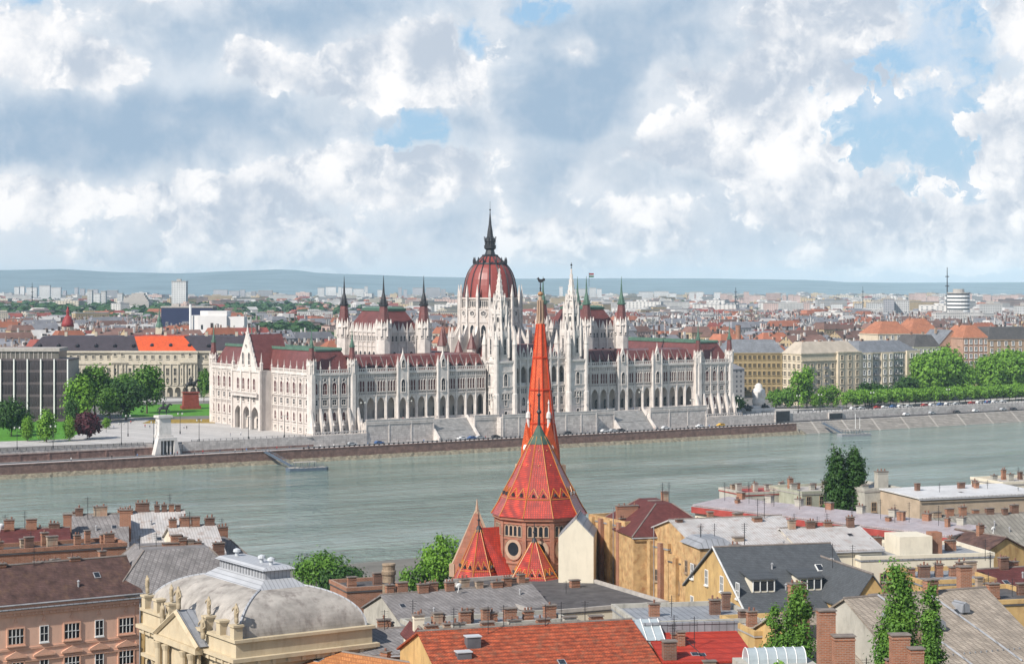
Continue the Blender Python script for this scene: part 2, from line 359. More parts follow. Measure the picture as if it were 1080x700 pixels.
rubble_m = mat('bank_rubble', (0.21, 0.185, 0.135), 0.95, 0.45, 0.9, 0.6)
cobble = mat('sloped_stone_paving', (0.29, 0.265, 0.235), 0.9, 0.3, 0.25, 0.2, pat='brick', psc=4.0, stain=0.3)
hill_m = mat('hazed_hill_woods', (0.17, 0.225, 0.25), 0.95, 0.22, 0.0035)  # woods and fields, with distance haze put into the pale blue colour

mb = MB(); mb.add([(-4000, -480, 0), (5000, -480, 0), (5000, -20, 0), (-4000, -20, 0)], [(0, 1, 2, 3)])
tag(mb.build('river', water_m, M=RM), 'grey green rippled river between the parliament and the rooftops', 'river', kind='structure')
# far bank: ground sheet to the foot of the hills
mb = MB(); mb.add([(-6000, -8, 9), (9000, -8, 9), (14500, 5500, 9), (3000, 17500, 9), (-6000, 13000, 9)], [(0, 1, 2, 3, 4)])
tag(mb.build('ground', city_gr, M=RM), kind='structure')
QE = 262.0                                          # where the quay wall turns into a stone slope
mb = MB()
mb.add([(-1500, -22, 5.0), (QE, -22, 5.0), (QE, -7.9, 5.0), (-1500, -7.9, 5.0)], [(0, 1, 2, 3)])
mb.add([(QE, -14, 5.0), (3000, -12, 6.0), (3000, -7.9, 6.0), (QE, -7.9, 5.0)], [(0, 1, 2, 3)])
tag(mb.build('quay_road', quay_pav, M=RM), kind='structure')
mb = MB(); mb.add([(-1500, -15, 5.006), (QE, -15, 5.006), (QE, -9.5, 5.006), (-1500, -9.5, 5.006)], [(0, 1, 2, 3)])
tag(mb.build('road', asphalt, M=RM), kind='structure')
mb = MB(); mb.add([(QE, -12.5, 5.35), (2800, -10.2, 6.3), (2800, -8.2, 6.3), (QE, -8.2, 5.35)], [(0, 1, 2, 3)])
tag(mb.build('quay_lane', asphalt, M=RM), kind='structure')
# rubble strip at the waterline, built as an uneven sheet
mb = MB(); n = 420; vs = []; fs = []
for i in range(n + 1):
    t = -420 + i * (QE + 424) / n
    for j, (w, z) in enumerate(((-27.5, -0.6), (-25.6, 0.35), (-24.0, 1.2), (-21.8, 1.7))):
        vs.append((t, w + rnd.uniform(-.35, .35), z + rnd.uniform(-.28, .28) * (j < 3)))
for i in range(n):
    for j in range(3): a = i * 4 + j; fs.append((a, a + 4, a + 5, a + 1))
mb.add(vs, fs); tag(mb.build('bank_rubble', rubble_m, M=RM), kind='stuff')
mb = MB(); mb.box(-1500, QE, -22.6, -21.9, 0, 4.996); mb.box(-1500, QE, -22.75, -21.7, 4.996, 5.35)
o = mb.build('river_wall', [redwall], M=RM); tag(o, 'long low red stone wall rising straight from the riverbank rubble', 'wall')
PVA, PVB = RFX(163, -8) - 1, RFX(190, -8) + 1
mb = MB(); mb.box(-1500, PVA, -8.6, -7.8, 5.0, 7.7); mb.box(-1500, PVA, -8.75, -7.7, 7.7, 7.95); mb.box(PVB, -3, -8.6, -7.8, 5.0, 5.8)
for t in range(-1490, -8, 12):
    if not PVA - 5 < t < PVB + 5: mb.box(t, t + .8, -8.8, -8.6, 5.0, 7.7 if t < PVA else 5.8)
o = mb.build('promenade_wall', redwall, M=RM); tag(o, 'brown stone retaining wall under the park promenade, above the lower quay', 'wall')
mb = MB(); mb.box(-1500, PVA, -8.0, -7.6, 7.95, 9.5); mb.box(PVA, PVB, -8.0, -7.6, 5, 9.0); mb.box(PVB, -3, -8.5, -7.7, 5.8, 9.5)
o = mb.build('parapet_wall', terr_st, M=RM); tag(o, 'pale stone upper wall of the park promenade beside the white pavilion', 'wall')
mb = MB()
for a, b, c in ((238.5, 900, 9.2),):
    mb.box(a, b, -8.6, -7.8, 5.0, c)
o = mb.build('upper_quay_wall', terr_st, M=RM); tag(o, 'pale grey retaining wall below the street trees on the right bank', 'wall')
mb = MB(); mb.add([(QE, -25.5, -0.3), (3000, -25.5, -0.3), (3000, -12, 6.0), (QE, -14, 5.0)], [(0, 1, 2, 3)]); mb.add([(QE, -25.5, -0.3), (QE, -14, 5.0), (QE, -22, 5.0)], [(0, 1, 2)])
tag(mb.build('sloped_bank', cobble, M=RM), kind='structure')
mb = MB()
for i in range(16):
    t = QE + 12 + i * 21; mb.add([(t, -25.6, -0.1), (t + 1.2, -25.6, -0.1), (t + 6.2, -13.9, 5.3), (t + 5, -13.9, 5.3)], [(0, 1, 2, 3)])
tag(mb.build('bank_stair_strips', mat('worn_steps', (0.38, 0.35, 0.31), .9, .2, .5), M=RM), kind='structure')

def G(px, py, z=9.0): Y = (CAMZ - z) * F / (py - 300); return ((px - 540) / F * Y, Y)
def sheet(name, pix, z, m, kind='structure'):
    mb = MB(); mb.add([(*G(x, y, 9.0), z) for x, y in pix], [tuple(range(len(pix)))]); return tag(mb.build(name, m), kind=kind)
sheet('plaza', [(-60, 474), (40, 470), (160, 466.5), (330, 461.0), (300, 453.5), (226, 444.5), (135, 440), (90, 452), (-60, 462)], 9.006, paving)
sheet('lawn', [(-70, 468), (-20, 466), (70, 463), (88, 455), (74, 444), (-80, 444)], 9.012, grass_m)
sheet('square_lawn', [(128, 440), (228, 438), (232, 425.5), (132, 427)], 9.010, grass_m)
sheet('flower_bed', [(150, 446.3), (227, 446.0), (227, 441.6), (160, 442.2)], 9.016, flower_m)
sheet('park_path', [(-60, 430), (60, 428), (140, 424), (230, 422), (230, 419), (-60, 424)], 9.006, paving)
mb = MB(); mb.add([(240, -7.7, 9.006), (1400, -7.7, 9.006), (1400, 26, 9.006), (240, 26, 9.006)], [(0, 1, 2, 3)]); tag(mb.build('promenade', paving, M=RM), kind='structure')
mb = MB(); mb.add([(290, 4, 9.012), (1400, 4, 9.012), (1400, 14, 9.012), (290, 14, 9.012)], [(0, 1, 2, 3)]); tag(mb.build('street', asphalt, M=RM), kind='structure')
# near bank: rises from the water to the castle hill under the camera
near_gr = mat('near_ground', (0.16, 0.15, 0.13), 0.95, 0.3, 0.1)
mb = MB(); vs = []; fs = []; nx, nw = 24, 12
prof = [(-318, -2), (-322, 4.0), (-332, 5.0), (-380, 7.5), (-430, 9.5), (-480, 11), (-530, 13), (-580, 17), (-640, 30), (-720, 48), (-800, 62), (-900, 66)]
for i in range(nx + 1):
    t = -900 + i * 90
    for (w, z) in prof: vs.append((t, w, z))
for i in range(nx):
    for j in range(len(prof) - 1): a = i * len(prof) + j; fs.append((a, a + 1, a + len(prof) + 1, a + len(prof)))
mb.add(vs, fs); tag(mb.build('near_ground', near_gr, M=RM), kind='structure')
def near_z(x, y):
    w = -SU * (x - AX) + CU * (y - AY)
    for (a, za), (b, zb) in zip(prof, prof[1:]):
        if b <= w <= a: return za + (zb - za) * (w - a) / (b - a)
    return 9
# hills on the horizon
import mathutils
mb = MB(); vs = []; fs = []; nx, ny = 120, 14
def crest(px):
    pts = [(-900, 290), (-100, 285), (0, 285), (60, 284), (130, 287), (190, 288), (250, 285.5), (300, 284), (350, 289), (450, 292), (560, 294), (640, 293), (720, 293.5), (800, 294), (850, 295), (900, 298), (960, 298), (1080, 298), (2000, 296)]
    for (a, b), (c, d) in zip(pts, pts[1:]):
        if a <= px <= c:
            k = (px - a) / (c - a); k = k * k * (3 - 2 * k); return b + (d - b) * k
    return 296
for i in range(nx + 1):
    px = -700 + i * 2480 / nx
    for j in range(ny + 1):
        Y = 8200 + j * 520; X = (px - 540) / F * Y
        k = min(1, max(0, (Y - 8200) / 5200)); k = k * k * (3 - 2 * k)
        top = ZP(crest(px), 13400) - 9
        nz_ = mathutils.noise.fractal(Vector((X / 1600, Y / 1600, 0)), 0.7, 2.1, 4)
        z = 8.9 + top * k * (1 + 0.22 * nz_ * (1 - k) ) + (3 if k < 1 else 0) * nz_ + (nz_ * 7 if j == 10 else 0)
        if j > 10: z = 8.9 + top * 0.93
        vs.append((X, Y, z))
for i in range(nx):
    for j in range(ny): a = i * (ny + 1) + j; fs.append((a, a + ny + 1, a + ny + 2, a + 1))
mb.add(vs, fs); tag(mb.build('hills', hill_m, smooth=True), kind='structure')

# ------------------------------------------------------------------ the parliament
def arch_poly(w, h, hs, n=5, pointed=True, x=0.0, z=0.0):
    r = []
    if pointed:
        c = w * 0.28; rad = w / 2 + c; top = math.sqrt(rad * rad - c * c); k = (h - hs) / top
        for i in range(n + 1):
            a = math.acos(c / rad) * i / n; r.append((x - c + rad * math.cos(a), z + hs + k * rad * math.sin(a)))
        left = [(2 * x - px, pz) for px, pz in r[-2::-1]]
        pts = r + left
    else:
        pts = [(x + w / 2 * math.cos(math.pi * i / (2 * n)), z + hs + (h - hs) * math.sin(math.pi * i / (2 * n))) for i in range(2 * n + 1)]
    return [(x - w / 2, z), (x + w / 2, z)] + pts
def ring(mb, inner, outer, y0, y1, m=0):
    n = len(inner); vs = [(x, y0, z) for x, z in inner] + [(x, y0, z) for x, z in outer] + [(x, y1, z) for x, z in inner] + [(x, y1, z) for x, z in outer]
    fs = []
    for k in range(n):
        q = (k + 1) % n
        fs += [(n + k, n + q, q, k), (k, q, 2 * n + q, 2 * n + k), (n + q, n + k, 3 * n + k, 3 * n + q)]
    mb.add(vs, fs, m)
def arcade(mb, x0, n, bw, z0, zs, za, z1, pier, y0, y1, seg=5, m=0, pointed=True):
    for i in range(n):
        c = x0 + bw * (i + .5); w = bw - pier
        ap = arch_poly(w, za - z0, zs - z0, seg, pointed, c, z0)[2:]
        mb.box(x0 + bw * i, c - w / 2, y0, y1, z0, z1, m); mb.box(c + w / 2, x0 + bw * (i + 1), y0, y1, z0, z1, m)
        for (xa, z_a), (xb, z_b) in zip(ap, ap[1:]):
            mb.prism([(xb, z_b), (xa, z_a), (xa, z1), (xb, z1)], y0, y1, m)
def win_mesh(name, w, h, hs=None, pointed=True, mull=1, glass=None, fr=0.22, frame=None, bars=1, sill=True, proud=0.28, bt=.06, barm=None):
    mb = MB(); frame = frame or stone2; glass = glass or glass_d
    if hs is None:
        inner = [(-w/2, 0), (w/2, 0), (w/2, h), (-w/2, h)]; outer = [(-w/2-fr, -fr), (w/2+fr, -fr), (w/2+fr, h+fr), (-w/2-fr, h+fr)]
    else:
        inner = arch_poly(w, h, hs, 4, pointed); outer = arch_poly(w + 2*fr, h + 2*fr, hs + fr, 4, pointed, 0, -fr)
    ring(mb, inner, outer, -proud, 0.0, 0)
    mb.add([(x, -0.05, z) for x, z in inner], [tuple(range(len(inner)))], 1)
    top = hs or h
    for k in range(mull): x = -w/2 + w * (k + 1) / (mull + 1); mb.box(x - bt, x + bt, -min(.16, proud), -0.06, 0.01, top, 2)
    for k in range(bars): z = top * (k + 1) / (bars + 1); mb.box(-w/2 + .01, w/2 - .01, -min(.15, proud - .01), -0.07, z - bt, z + bt, 2)
    if sill: mb.box(-w/2 - fr*1.3, w/2 + fr*1.3, -proud - .15, 0.0, -fr - .18, -fr, 0)
    return mb.mesh(name, [frame, glass, barm or frame])
PM = {}
def pmesh(k, *a, **kw):
    if k not in PM: PM[k] = win_mesh(*a, **kw)
    return PM[k]
hall_w = win_mesh('hall_window', 2.1, 5.2, 3.9, True, 1, glass_r, 0.26)
oculus = MB(); oculus.prism([(0.7*math.cos(-math.pi*2*i/10*-1), 0.7*math.sin(math.pi*2*i/10)) for i in range(10)], -0.12, 0.0, 1); ring(oculus, [(0.7*math.cos(math.pi*2*i/10), 0.7*math.sin(math.pi*2*i/10)) for i in range(10)], [(1.0*math.cos(math.pi*2*i/10), 0.85*math.sin(math.pi*2*i/10)) for i in range(10)], -0.3, 0.0, 0)
oculus = oculus.mesh('oculus', [stone2, glass_d])
pair_w = win_mesh('paired_window', 2.0, 2.3, None, True, 1, glass_d, 0.22)
low_w = win_mesh('arched_window', 1.5, 3.9, 2.8, True, 0, glass_r, 0.28)
small_w = win_mesh('basement_window', 1.6, 1.2, None, True, 1, glass_d, 0.2)
lanc_w = win_mesh('lancet_window', 0.95, 4.9, 3.9, True, 0, glass_r, 0.16, bars=1)
gab_w = win_mesh('gable_window', 1.9, 5.6, 4.2, True, 1, glass_d, 0.35)
door_w = win_mesh('gallery_door', 1.9, 5.2, 4.0, True, 1, glass_d, 0.25, frame=stone)

pin_m = MB(); pin_m.cbox(0, 0, 0, .6, .6, 2.4); pin_m.lathe(0, 0, [(.56, 2.4), (.22, 2.9), (.05, 5.4)], 4, R(45)); pin_m = pin_m.mesh('pinnacle', stone2)
bpin_m = MB(); bpin_m.cbox(0, 0, 0, 1.1, 1.1, 3.2); bpin_m.lathe(0, 0, [(1.0, 3.2), (.36, 4.0), (.06, 8.2)], 4, R(45)); bpin_m = bpin_m.mesh('pinnacle', stone2)

parl = thing('parliament_building', 'huge white gothic parliament with red dome, spires and arcades across the river', 'parliament', (AX, AY, 0), ANG)
L_T = 239.0
def FM(t, w, a): return T((t, w, 0)) @ RZ(a)
def balustrade(mb, x0, x1, y, z, step=1.15):
    mb.box(x0, x1, y - .25, y + .25, z + 1.25, z + 1.6); mb.box(x0, x1, y - .25, y + .25, z, z + .25)
    n = int((x1 - x0) / step)
    for i in range(n + 1): x = x0 + (x1 - x0) * i / n; mb.box(x - .22, x + .22, y - .2, y + .2, z + .25, z + 1.25)
def place(me, M, x, y, z): return inst_mesh(me.name.split('.')[0], me, parl, M @ T((x, y, z)))

def end_facade(M, s0, n, bw, butt, low):
    """one run of bays of an end wing, facing local -y"""
    mb = MB(M); x1 = s0 + n * bw
    for z, h, p in ((12.9, .35, .22), (20.6, .4, .3), (25.4, .45, .35), (35.1, .9, .6), (34.3, .4, .3)): mb.box(s0, x1, -p, 0.1, z, z + h)
    # blind tracery band under the cornice
    for i in range(int((x1 - s0) / 1.2)): mb.box(s0 + .3 + i * 1.2, s0 + .75 + i * 1.2, -.18, 0, 33.0, 34.3)
    balustrade(mb, s0, x1, -.3, 36.0)
    nb_ = MB(M)
    for i in range(int((x1 - s0) / .9)):
        for z, h in ((35.98 - 1.75, .0), (32.95, .0), (19.2, 1.0), (24.45, .75), (13.5, .6)):
            if h: nb_.box(s0 + .2 + i * .9, s0 + .62 + i * .9, -.05, .0, z, z + h)
    for i in range(n):
        for s_ in (-1, 1): nb_.box(s0 + bw * (i + .5) + s_ * 1.62 - .16, s0 + bw * (i + .5) + s_ * 1.62 + .16, -.05, 0, 27.2, 31.2)
    nb_.build('blind_tracery', recess, parl)['kind'] = 'stuff'  # flat dark strips, niche shadow painted in by the recess colour
    for i in range(n + 1):
        x = s0 + i * bw; mb.cbox(x, -.2, 9, .5, .5, 27.0)
        if butt:
            mb.add([(x-.45, 0, 8.6), (x+.45, 0, 8.6), (x+.45, -3.4, 8.6), (x-.45, -3.4, 8.6), (x-.45, 0, 21), (x+.45, 0, 21), (x+.45, -.8, 20.2), (x-.45, -.8, 20.2), (x-.45, -2.9, 13.2), (x+.45, -2.9, 13.2)],
                   [(3,2,1,0), (4,7,6,5), (7,8,9,6), (8,3,2,9), (0,4,7,8,3)[::-1], (1,2,9,6,5)[::-1]])
            mb.lathe(x, -4.1, [(.6, 13.2), (.25, 14.2), (.04, 16)], 4, R(45))
    mb.build('facade_trim', stone2, parl)
    for i in range(n + 1): place(pin_m, M, s0 + i * bw, -.35, 36.0)
    for i in range(n):
        x = s0 + bw * (i + .5)
        place(hall_w, M, x, 0, 26.7); place(oculus, M, x, 0, 33.6 - .6); place(pair_w, M, x, 0, 22.0)
        if low: place(low_w, M, x, 0, 14.6); place(small_w, M, x, 0, 10.6)
        else: place(low_w, M, x, 0, 15.0); place(small_w, M, x, 0, 10.2)
def turret(t, w, z0, r, zc, zs, ztop, spike, col=None, crown=True):
    m = MB(); m.lathe(t, w, [(r, z0), (r, zc - 1.2), (r * 1.15, zc - 1.0), (r * 1.15, zc - .3), (r, zc)], 8, R(22.5))
    if crown:
        for k in range(8):
            a = R(45 * k); x, y = t + r * .98 * math.cos(a), w + r * .98 * math.sin(a)
            m.lathe(x, y, [(r * .17, zc - 4.5), (r * .17, zc + r * .35), (r * .03, zc + r * 1.0)], 4, 0)
            a += R(22.5)
            x, y = t + r * .93 * math.cos(a), w + r * .93 * math.sin(a)
            m.M = T((x, y, 0)) @ RZ(a + math.pi / 2); g = r * .33
            m.prism([(-g, zc - .4), (g, zc - .4), (0, zc + r * .75)], -.15, .15); m.M = Matrix.Identity(4)
    o = m.build('turret', stone2, parl)
    if r > 3:
        wm = pmesh('turr', 'turret_window', .9, 3.0, 2.2, True, 0, glass_d, .18)
        for k in range(8):
            a = R(45 * k); rr = r * math.cos(R(22.5))
            inst_mesh('turret_window', wm, o, T((t + rr * math.cos(a), w + rr * math.sin(a), zc - 5.2)) @ RZ(a + math.pi / 2))
    m = MB(); m.lathe(t, w, [(r * .82, zc - .2), (r * .50, zs)], 8, R(22.5)); m.build('turret_roof', pink_roof, parl)
    m = MB(); m.lathe(t, w, [(r * .62, zs - .2), (r * .64, zs + .5), (r * .40, zs + .7), (r * .34, zs + (ztop - zs) * .22), (r * .15, zs + (ztop - zs) * .42), (.06, ztop)], 8, R(22.5))
    for k in range(8): a = R(45 * k + 22.5); m.lathe(t + r * .5 * math.cos(a), w + r * .5 * math.sin(a), [(r * .07, zs), (.02, zs + r * .75)], 4)
    m.build('spire', spike, parl)

def end_wing(mirror):
    def MX(t): return L_T - t if mirror else t
    t0, t1 = sorted((MX(0), MX(23.4)))
    m = MB(); m.box(t0, t1, 0, 103, 7.5, 36); m.build('wall', stone, parl)
    m = MB(); m.taper(t0 + .8, t1 - .8, .8, 102.2, 36.0, 45.6, 4.6, 4.6); m.build('roof', red_roof, parl)
    m = MB(); m.box(t0 + 5.0, t1 - 5.0, 5.0, 98, 45.6, 46.3); 
    for x in (t0 + 5.1, t1 - 5.3): m.box(x, x + .2, 5, 98, 46.3, 46.9)
    m.build('roof_deck', copper, parl)
    end_facade(FM(t0, 0, 0), 0, 5, 23.4 / 5, True, False)
    if not mirror:
        M = FM(0, 103, R(-90))
        end_facade(M, 0, 6, 37 / 6, False, True); end_facade(M, 66, 6, 37 / 6, False, True)
    for (t, w) in ((1.0, 1.0), (21.2, 1.0), (1.0, 102.0), (21.2, 102.0)):
        turret(MX(t), w, 9, 2.05, 40.4, 47.4, 56.4, copper)
    # dormer dots on the roof
end_wing(False); end_wing(True)

# gabled middle of the near end
M = FM(0, 103, R(-90))
m = MB(M); m.box(37, 66, -6, 8, 21, 36); m.box(37, 38.5, -6, 8, 8, 21); m.box(64.5, 66, -6, 8, 8, 21); m.box(37, 66, -.2, 8, 8, 21); 
arcade(m, 38.5, 3, 26 / 3, 8, 15.5, 19.5, 21, 1.6, -6.05, -4.6)
m.build('gable_wing', stone, parl)
m = MB(M); m.prism([(41.5, 36), (61.5, 36), (51.5, 53.5)], -6, -4.8)
for z in (25.2, 35.1): m.box(36.7, 66.3, -6.45, -6.0, z, z + .8)
for i in range(4): m.cbox(37 + i * 29 / 3, -6.2, 8, 1.1, 1.0, 28)
for s in (-1, 1):
    for k in range(7): x = 51.5 + s * (9.2 - k * 1.35); m.lathe(x, -5.4, [(.35, 36.8 + k * 2.36), (.05, 39.0 + k * 2.36)], 4)
m.lathe(51.5, -5.4, [(.7, 53), (.5, 54), (.06, 57)], 6)
balustrade(m, 37, 41.5, -6, 36); balustrade(m, 61.5, 66, -6, 36)
m.box(38, 65, -7.6, -6.0, 24.0, 24.5); balustrade(m, 38, 65, -7.4, 24.5)
m.build('gable_front', stone2, parl)
m = MB(M); m.gable(0, 0.1, 0, 1, 0, 1) if False else None
m.add([(42, -4.8, 36.6), (61, -4.8, 36.6), (51.5, -4.8, 52.3), (42, 12, 36.6), (61, 12, 36.6), (51.5, 12, 52.3)], [(0, 1, 2), (3, 5, 4), (0, 2, 5, 3), (2, 1, 4, 5)])
m.build('gable_roof', red_roof, parl)
for i in range(4): place(hall_w, M, 43 + i * 5.6, -6, 27.2); place(pair_w, M, 43 + i * 5.6, -6, 21.6)
for x in (48.3, 54.6): place(gab_w, M, x, -6, 38.5)
place(oculus, M, 51.5, -6, 47)
for x in (37, 66): place(bpin_m, M, x, -5.6, 36)
for i in range(3): place(door_w, M, 38.5 + 26 / 3 * (i + .5), -.2, 8.6)

# loggia wings
def loggia(mirror):
    n, bw = 13, 5.28; x0 = 23.4; xe = x0 + n * bw
    def fx(t): return L_T - t if mirror else t
    M = FM(x0, 0, 0) if not mirror else FM(L_T - xe, 0, 0)
    ln = n * bw; gb = (4, 8)
    W0 = 2.0
    m = MB(M); m.box(0, ln, W0, 16, 25.5, 36); m.box(0, ln, W0 + 6, 16, 7.5, 25.5); m.build('wall', stone, parl)
    m = MB(M); m.box(0, ln, W0 + 5.96, W0 + 6.0, 14, 25.4); m.build('gallery_back_wall', stone, parl)
    m = MB(M); arcade(m, 0, n, bw, 14, 20.8, 24.6, 25.5, 1.25, W0 - .02, W0 + 1.0)
    for i in range(n + 1): m.lathe(i * bw, W0 - .1, [(.36, 14), (.36, 25.5)], 8); m.cbox(i * bw, W0 - .1, 25.5, .38, .36, 10.5)
    for z, h, p in ((25.3, .5, .35), (32.9, .35, .25), (35.1, .9, .6)): m.box(0, ln, W0 - p, W0 + .05, z, z + h)
    for i in range(int(ln / 1.1)): m.box(.3 + i * 1.1, .7 + i * 1.1, W0 - .2, W0, 33.3, 34.9)
    balustrade(m, 0, ln, W0 - .3, 36.0)
    for i in range(n):      # low parapet between the columns
        m.box(i * bw + .6, (i + 1) * bw - .6, W0 + .1, W0 + .4, 14, 15.1)
    m.build('arcade', stone2, parl)
    nb_ = MB(M)
    for i in range(int(ln / .88)):
        nb_.box(.25 + i * .88, .62 + i * .88, W0 - .05, W0 - .003, 25.95, 26.6); nb_.box(.25 + i * .88, .62 + i * .88, W0 - .06, W0 - .003, 33.35, 34.8)
    nb_.build('blind_tracery', recess, parl)['kind'] = 'stuff'  # painted niche shadow on the loggia front, dark strips without depth
    for b in gb:
        bb = b if not mirror else n - 1 - b; c = bw * (bb + .5)
        m = MB(M); arcade(m, c - bw / 2, 1, bw, 14, 20.6, 24.4, 26, 1.5, W0 - 1.6, W0 - .03)
        m.box(c - bw / 2, c - bw / 2 + .7, W0 - 1.6, W0, 14, 26)
        m.box(c - bw / 2, c + bw / 2, W0 - 1.6, W0, 26, 36.8); m.prism([(c - 2.7, 36.8), (c + 2.7, 36.8), (c, 44.5)], W0 - 1.6, W0 - .6)
        m.lathe(c, W0 - 1.1, [(.35, 44), (.05, 46.5)], 4)
        for s in (-1, 1): m.lathe(c + s * 2.64, W0 - 1.3, [(.6, 14), (.6, 38), (.7, 38.3), (.06, 43)], 6)
        m.build('gable_bay', stone2, parl)
        m = MB(M); m.add([(c - 2.5, W0 - .6, 36.6), (c + 2.5, W0 - .6, 36.6), (c, W0 - .6, 43.8), (c, W0 + 5.5, 43.8)], [(0, 2, 3), (1, 3, 2)]); m.add([(c-2.5, W0-.6, 36.6), (c-2.5, W0+3, 36.6), (c, W0+5.5, 43.8), (c+2.5, W0+3, 36.6), (c+2.5, W0-.6, 36.6)], [(0, 1, 2), (2, 3, 4)])
        m.build('gable_roof', red_roof, parl)
        place(gab_w, M, c, W0 - 1.6, 26.8); place(pmesh('gt', 'gable_tracery', 1.5, 3.6, 2.2, True, 1, glass_d, .25), M, c, W0 - 1.6, 37.6)
    for i in range(n):
        c = bw * (i + .5); bi = i if not mirror else n - 1 - i
        place(door_w, M, c, W0 + 5.96, 14.1)
        if bi in gb: continue
        for k in (-1, 0, 1): place(lanc_w, M, c + k * 1.4, W0, 27.2)
    for i in range(n + 1): place(pin_m, M, i * bw, W0 - .3, 36.0)
    # steep roof with dormers at each bay
    m = MB(M); m.add([(0, W0 + .5, 36), (ln, W0 + .5, 36), (ln, W0 + 5.4, 42.6), (0, W0 + 5.4, 42.6), (0, 13, 43.4), (ln, 13, 43.4), (0, 17, 36), (ln, 17, 36)],
                     [(0, 1, 2, 3), (3, 2, 5, 4), (4, 5, 7, 6), (0, 3, 4, 6), (1, 7, 5, 2)]); m.build('roof', red_roof, parl)
    m = MB(M)
    for i in range(n + 1): m.beam((i * bw, W0 + .5, 36.0), (i * bw, W0 + 5.4, 42.75), .22, 4)
    m.build('roof_rib', mat('roof_rib_metal', (0.07, 0.05, 0.05), 0.5), parl)
    dm = MB(); dm.box(-.8, .8, -.8, .9, 0, 1.5, 1); dm.prism([(-1.1, 1.5), (1.1, 1.5), (0, 2.9)], -1.0, 1.8, 0); dm = dm.mesh('roof_dormer', [red_roof, iron])
    for i in range(n):
        if (i if not mirror else n - 1 - i) in gb: continue
        place(dm, M, bw * (i + .5), W0 + 2.0, 37.0)
    # terrace with stairs in front
loggia(False); loggia(True)

# body of the building behind the front, with its inner roofs
m = MB(); m.box(23.4, 215.6, 16, 78, 7.5, 34); m.build('inner_wall', stone, parl)
m = MB()
for (a, b, c, d, e, f) in ((25, 50, 18, 77, 34, 42), (73.5, 100, 18, 74, 34, 43.2), (139, 165.5, 18, 74, 34, 43.2), (189, 214, 18, 77, 34, 42), (51, 73, 17, 25, 34, 38.5), (166, 188, 17, 25, 34, 38.5)):
    m.taper(a, b, c, d, e, f, min((b - a), (d - c)) * .42, min((b - a), (d - c)) * .42)
m.build('inner_roof', red_roof, parl)

def chamber(mirror, spike):
    def fx(t): return L_T - t if mirror else t
    a, b = sorted((fx(51.0), fx(72.6))); c, d = 25.0, 63.0
    m = MB(); m.box(a + 1, b - 1, c + 1, d - 1, 34, 53.4); m.build('chamber_wall', stone, parl)
    m = MB(); m.taper(a + 1.2, b - 1.2, c + 1.2, d - 1.2, 53.4, 62.6, 4.8, 6.0); m.build('chamber_roof', pink_roof, parl)
    m = MB(); m.box(a + 5.6, b - 5.6, c + 6.8, d - 6.8, 62.6, 63.6); m.taper(a + 5.4, b - 5.4, c + 6.6, d - 6.6, 63.6, 64.5, 2, 2); m.build('roof_crest', copper, parl)
    m = MB()
    wm = pmesh('ch', 'chamber_window', 2.0, 5.0, 3.6, True, 1, glass_d, .3); wg = pmesh('chg', 'gallery_window', .9, 2.6, 1.9, True, 0, glass_d, .2)
    for (ln, M) in ((b - a, FM(a, c + 1, 0)), (d - c, FM(a + 1, d, R(-90)))):
        m.M = M; n = int((ln - 8) / 4.2); bw = (ln - 8) / n
        for z, h, p in ((46.0, .4, .3), (52.6, .8, .4)): m.box(2, ln - 2, -p, 0.05, z, z + h)
        for i in range(n + 1): m.lathe(4 + i * bw, -.3, [(.38, 40), (.38, 54.5), (.05, 57.5)], 4, R(45))
        for i in range(n):
            x = 4 + bw * (i + .5); m.prism([(x - 1.5, 53.4), (x + 1.5, 53.4), (x, 57.0)], -.35, .15)
            place(wm, M, x, 0, 38.8)
            for k in (-1, 1): place(wg, M, x + k * .95, 0, 48.6)
    m.M = Matrix.Identity(4); m.build('chamber_trim', stone2, parl)
    for (t, w) in ((51.0, c), (72.6, c), (51.0, d), (72.6, d)):
        turret(fx(t), w, 34, 3.55, 55.5, 65.2, 79.2, spike)
chamber(False, iron); chamber(True, copper)

# dome
DT, DW = 119.5, 40.3
m = MB(); m.lathe(DT, DW, [(19.5, 34), (19.5, 41), (15.2, 43), (15.2, 62.4), (15.6, 62.8), (15.6, 63.4), (14.2, 63.6), (14.2, 67.6), (14.9, 68), (14.9, 68.7), (13.3, 68.7)], 16, R(11.25))
m.build('dome_drum', stone, parl)
m = MB()
for k in range(16):
    a = R(22.5 * k + 11.25); m.M = T((DT, DW, 0)) @ RZ(a)
    m.add([(15, -.6, 34), (20.5, -.6, 34), (20.5, -.6, 46), (15, -.6, 57), (15, .6, 34), (20.5, .6, 34), (20.5, .6, 46), (15, .6, 57)], [(0, 1, 2, 3), (7, 6, 5, 4), (3, 2, 6, 7), (1, 5, 6, 2)])
    m.lathe(20.0, 0, [(.95, 40), (.95, 49), (1.1, 49.3), (.08, 54.5)], 4, R(45))
    m.lathe(15.4, 0, [(.75, 43), (.75, 69.0), (.9, 69.3), (.1, 75.0)], 4, R(45))
    m.M = T((DT, DW, 0)) @ RZ(R(22.5 * k))
    for j in range(5): m.cbox(14.1, -2.0 + j * 1.0, 64, .4, .3, 3.2)
    rr = 15.2 * math.cos(R(11.25))
    m.M = T((DT, DW, 0)) @ RZ(R(22.5 * k)) @ T((rr, 0, 0)) @ RZ(R(90))
    m.prism([(-2.2, 56.5), (2.2, 56.5), (0, 60.3)], -.3, .1)
m.M = Matrix.Identity(4); m.build('dome_buttress', stone2, parl)
dwm = win_mesh('dome_window', 2.4, 12.0, 9.8, True, 1, glass_d, .4, bars=3)
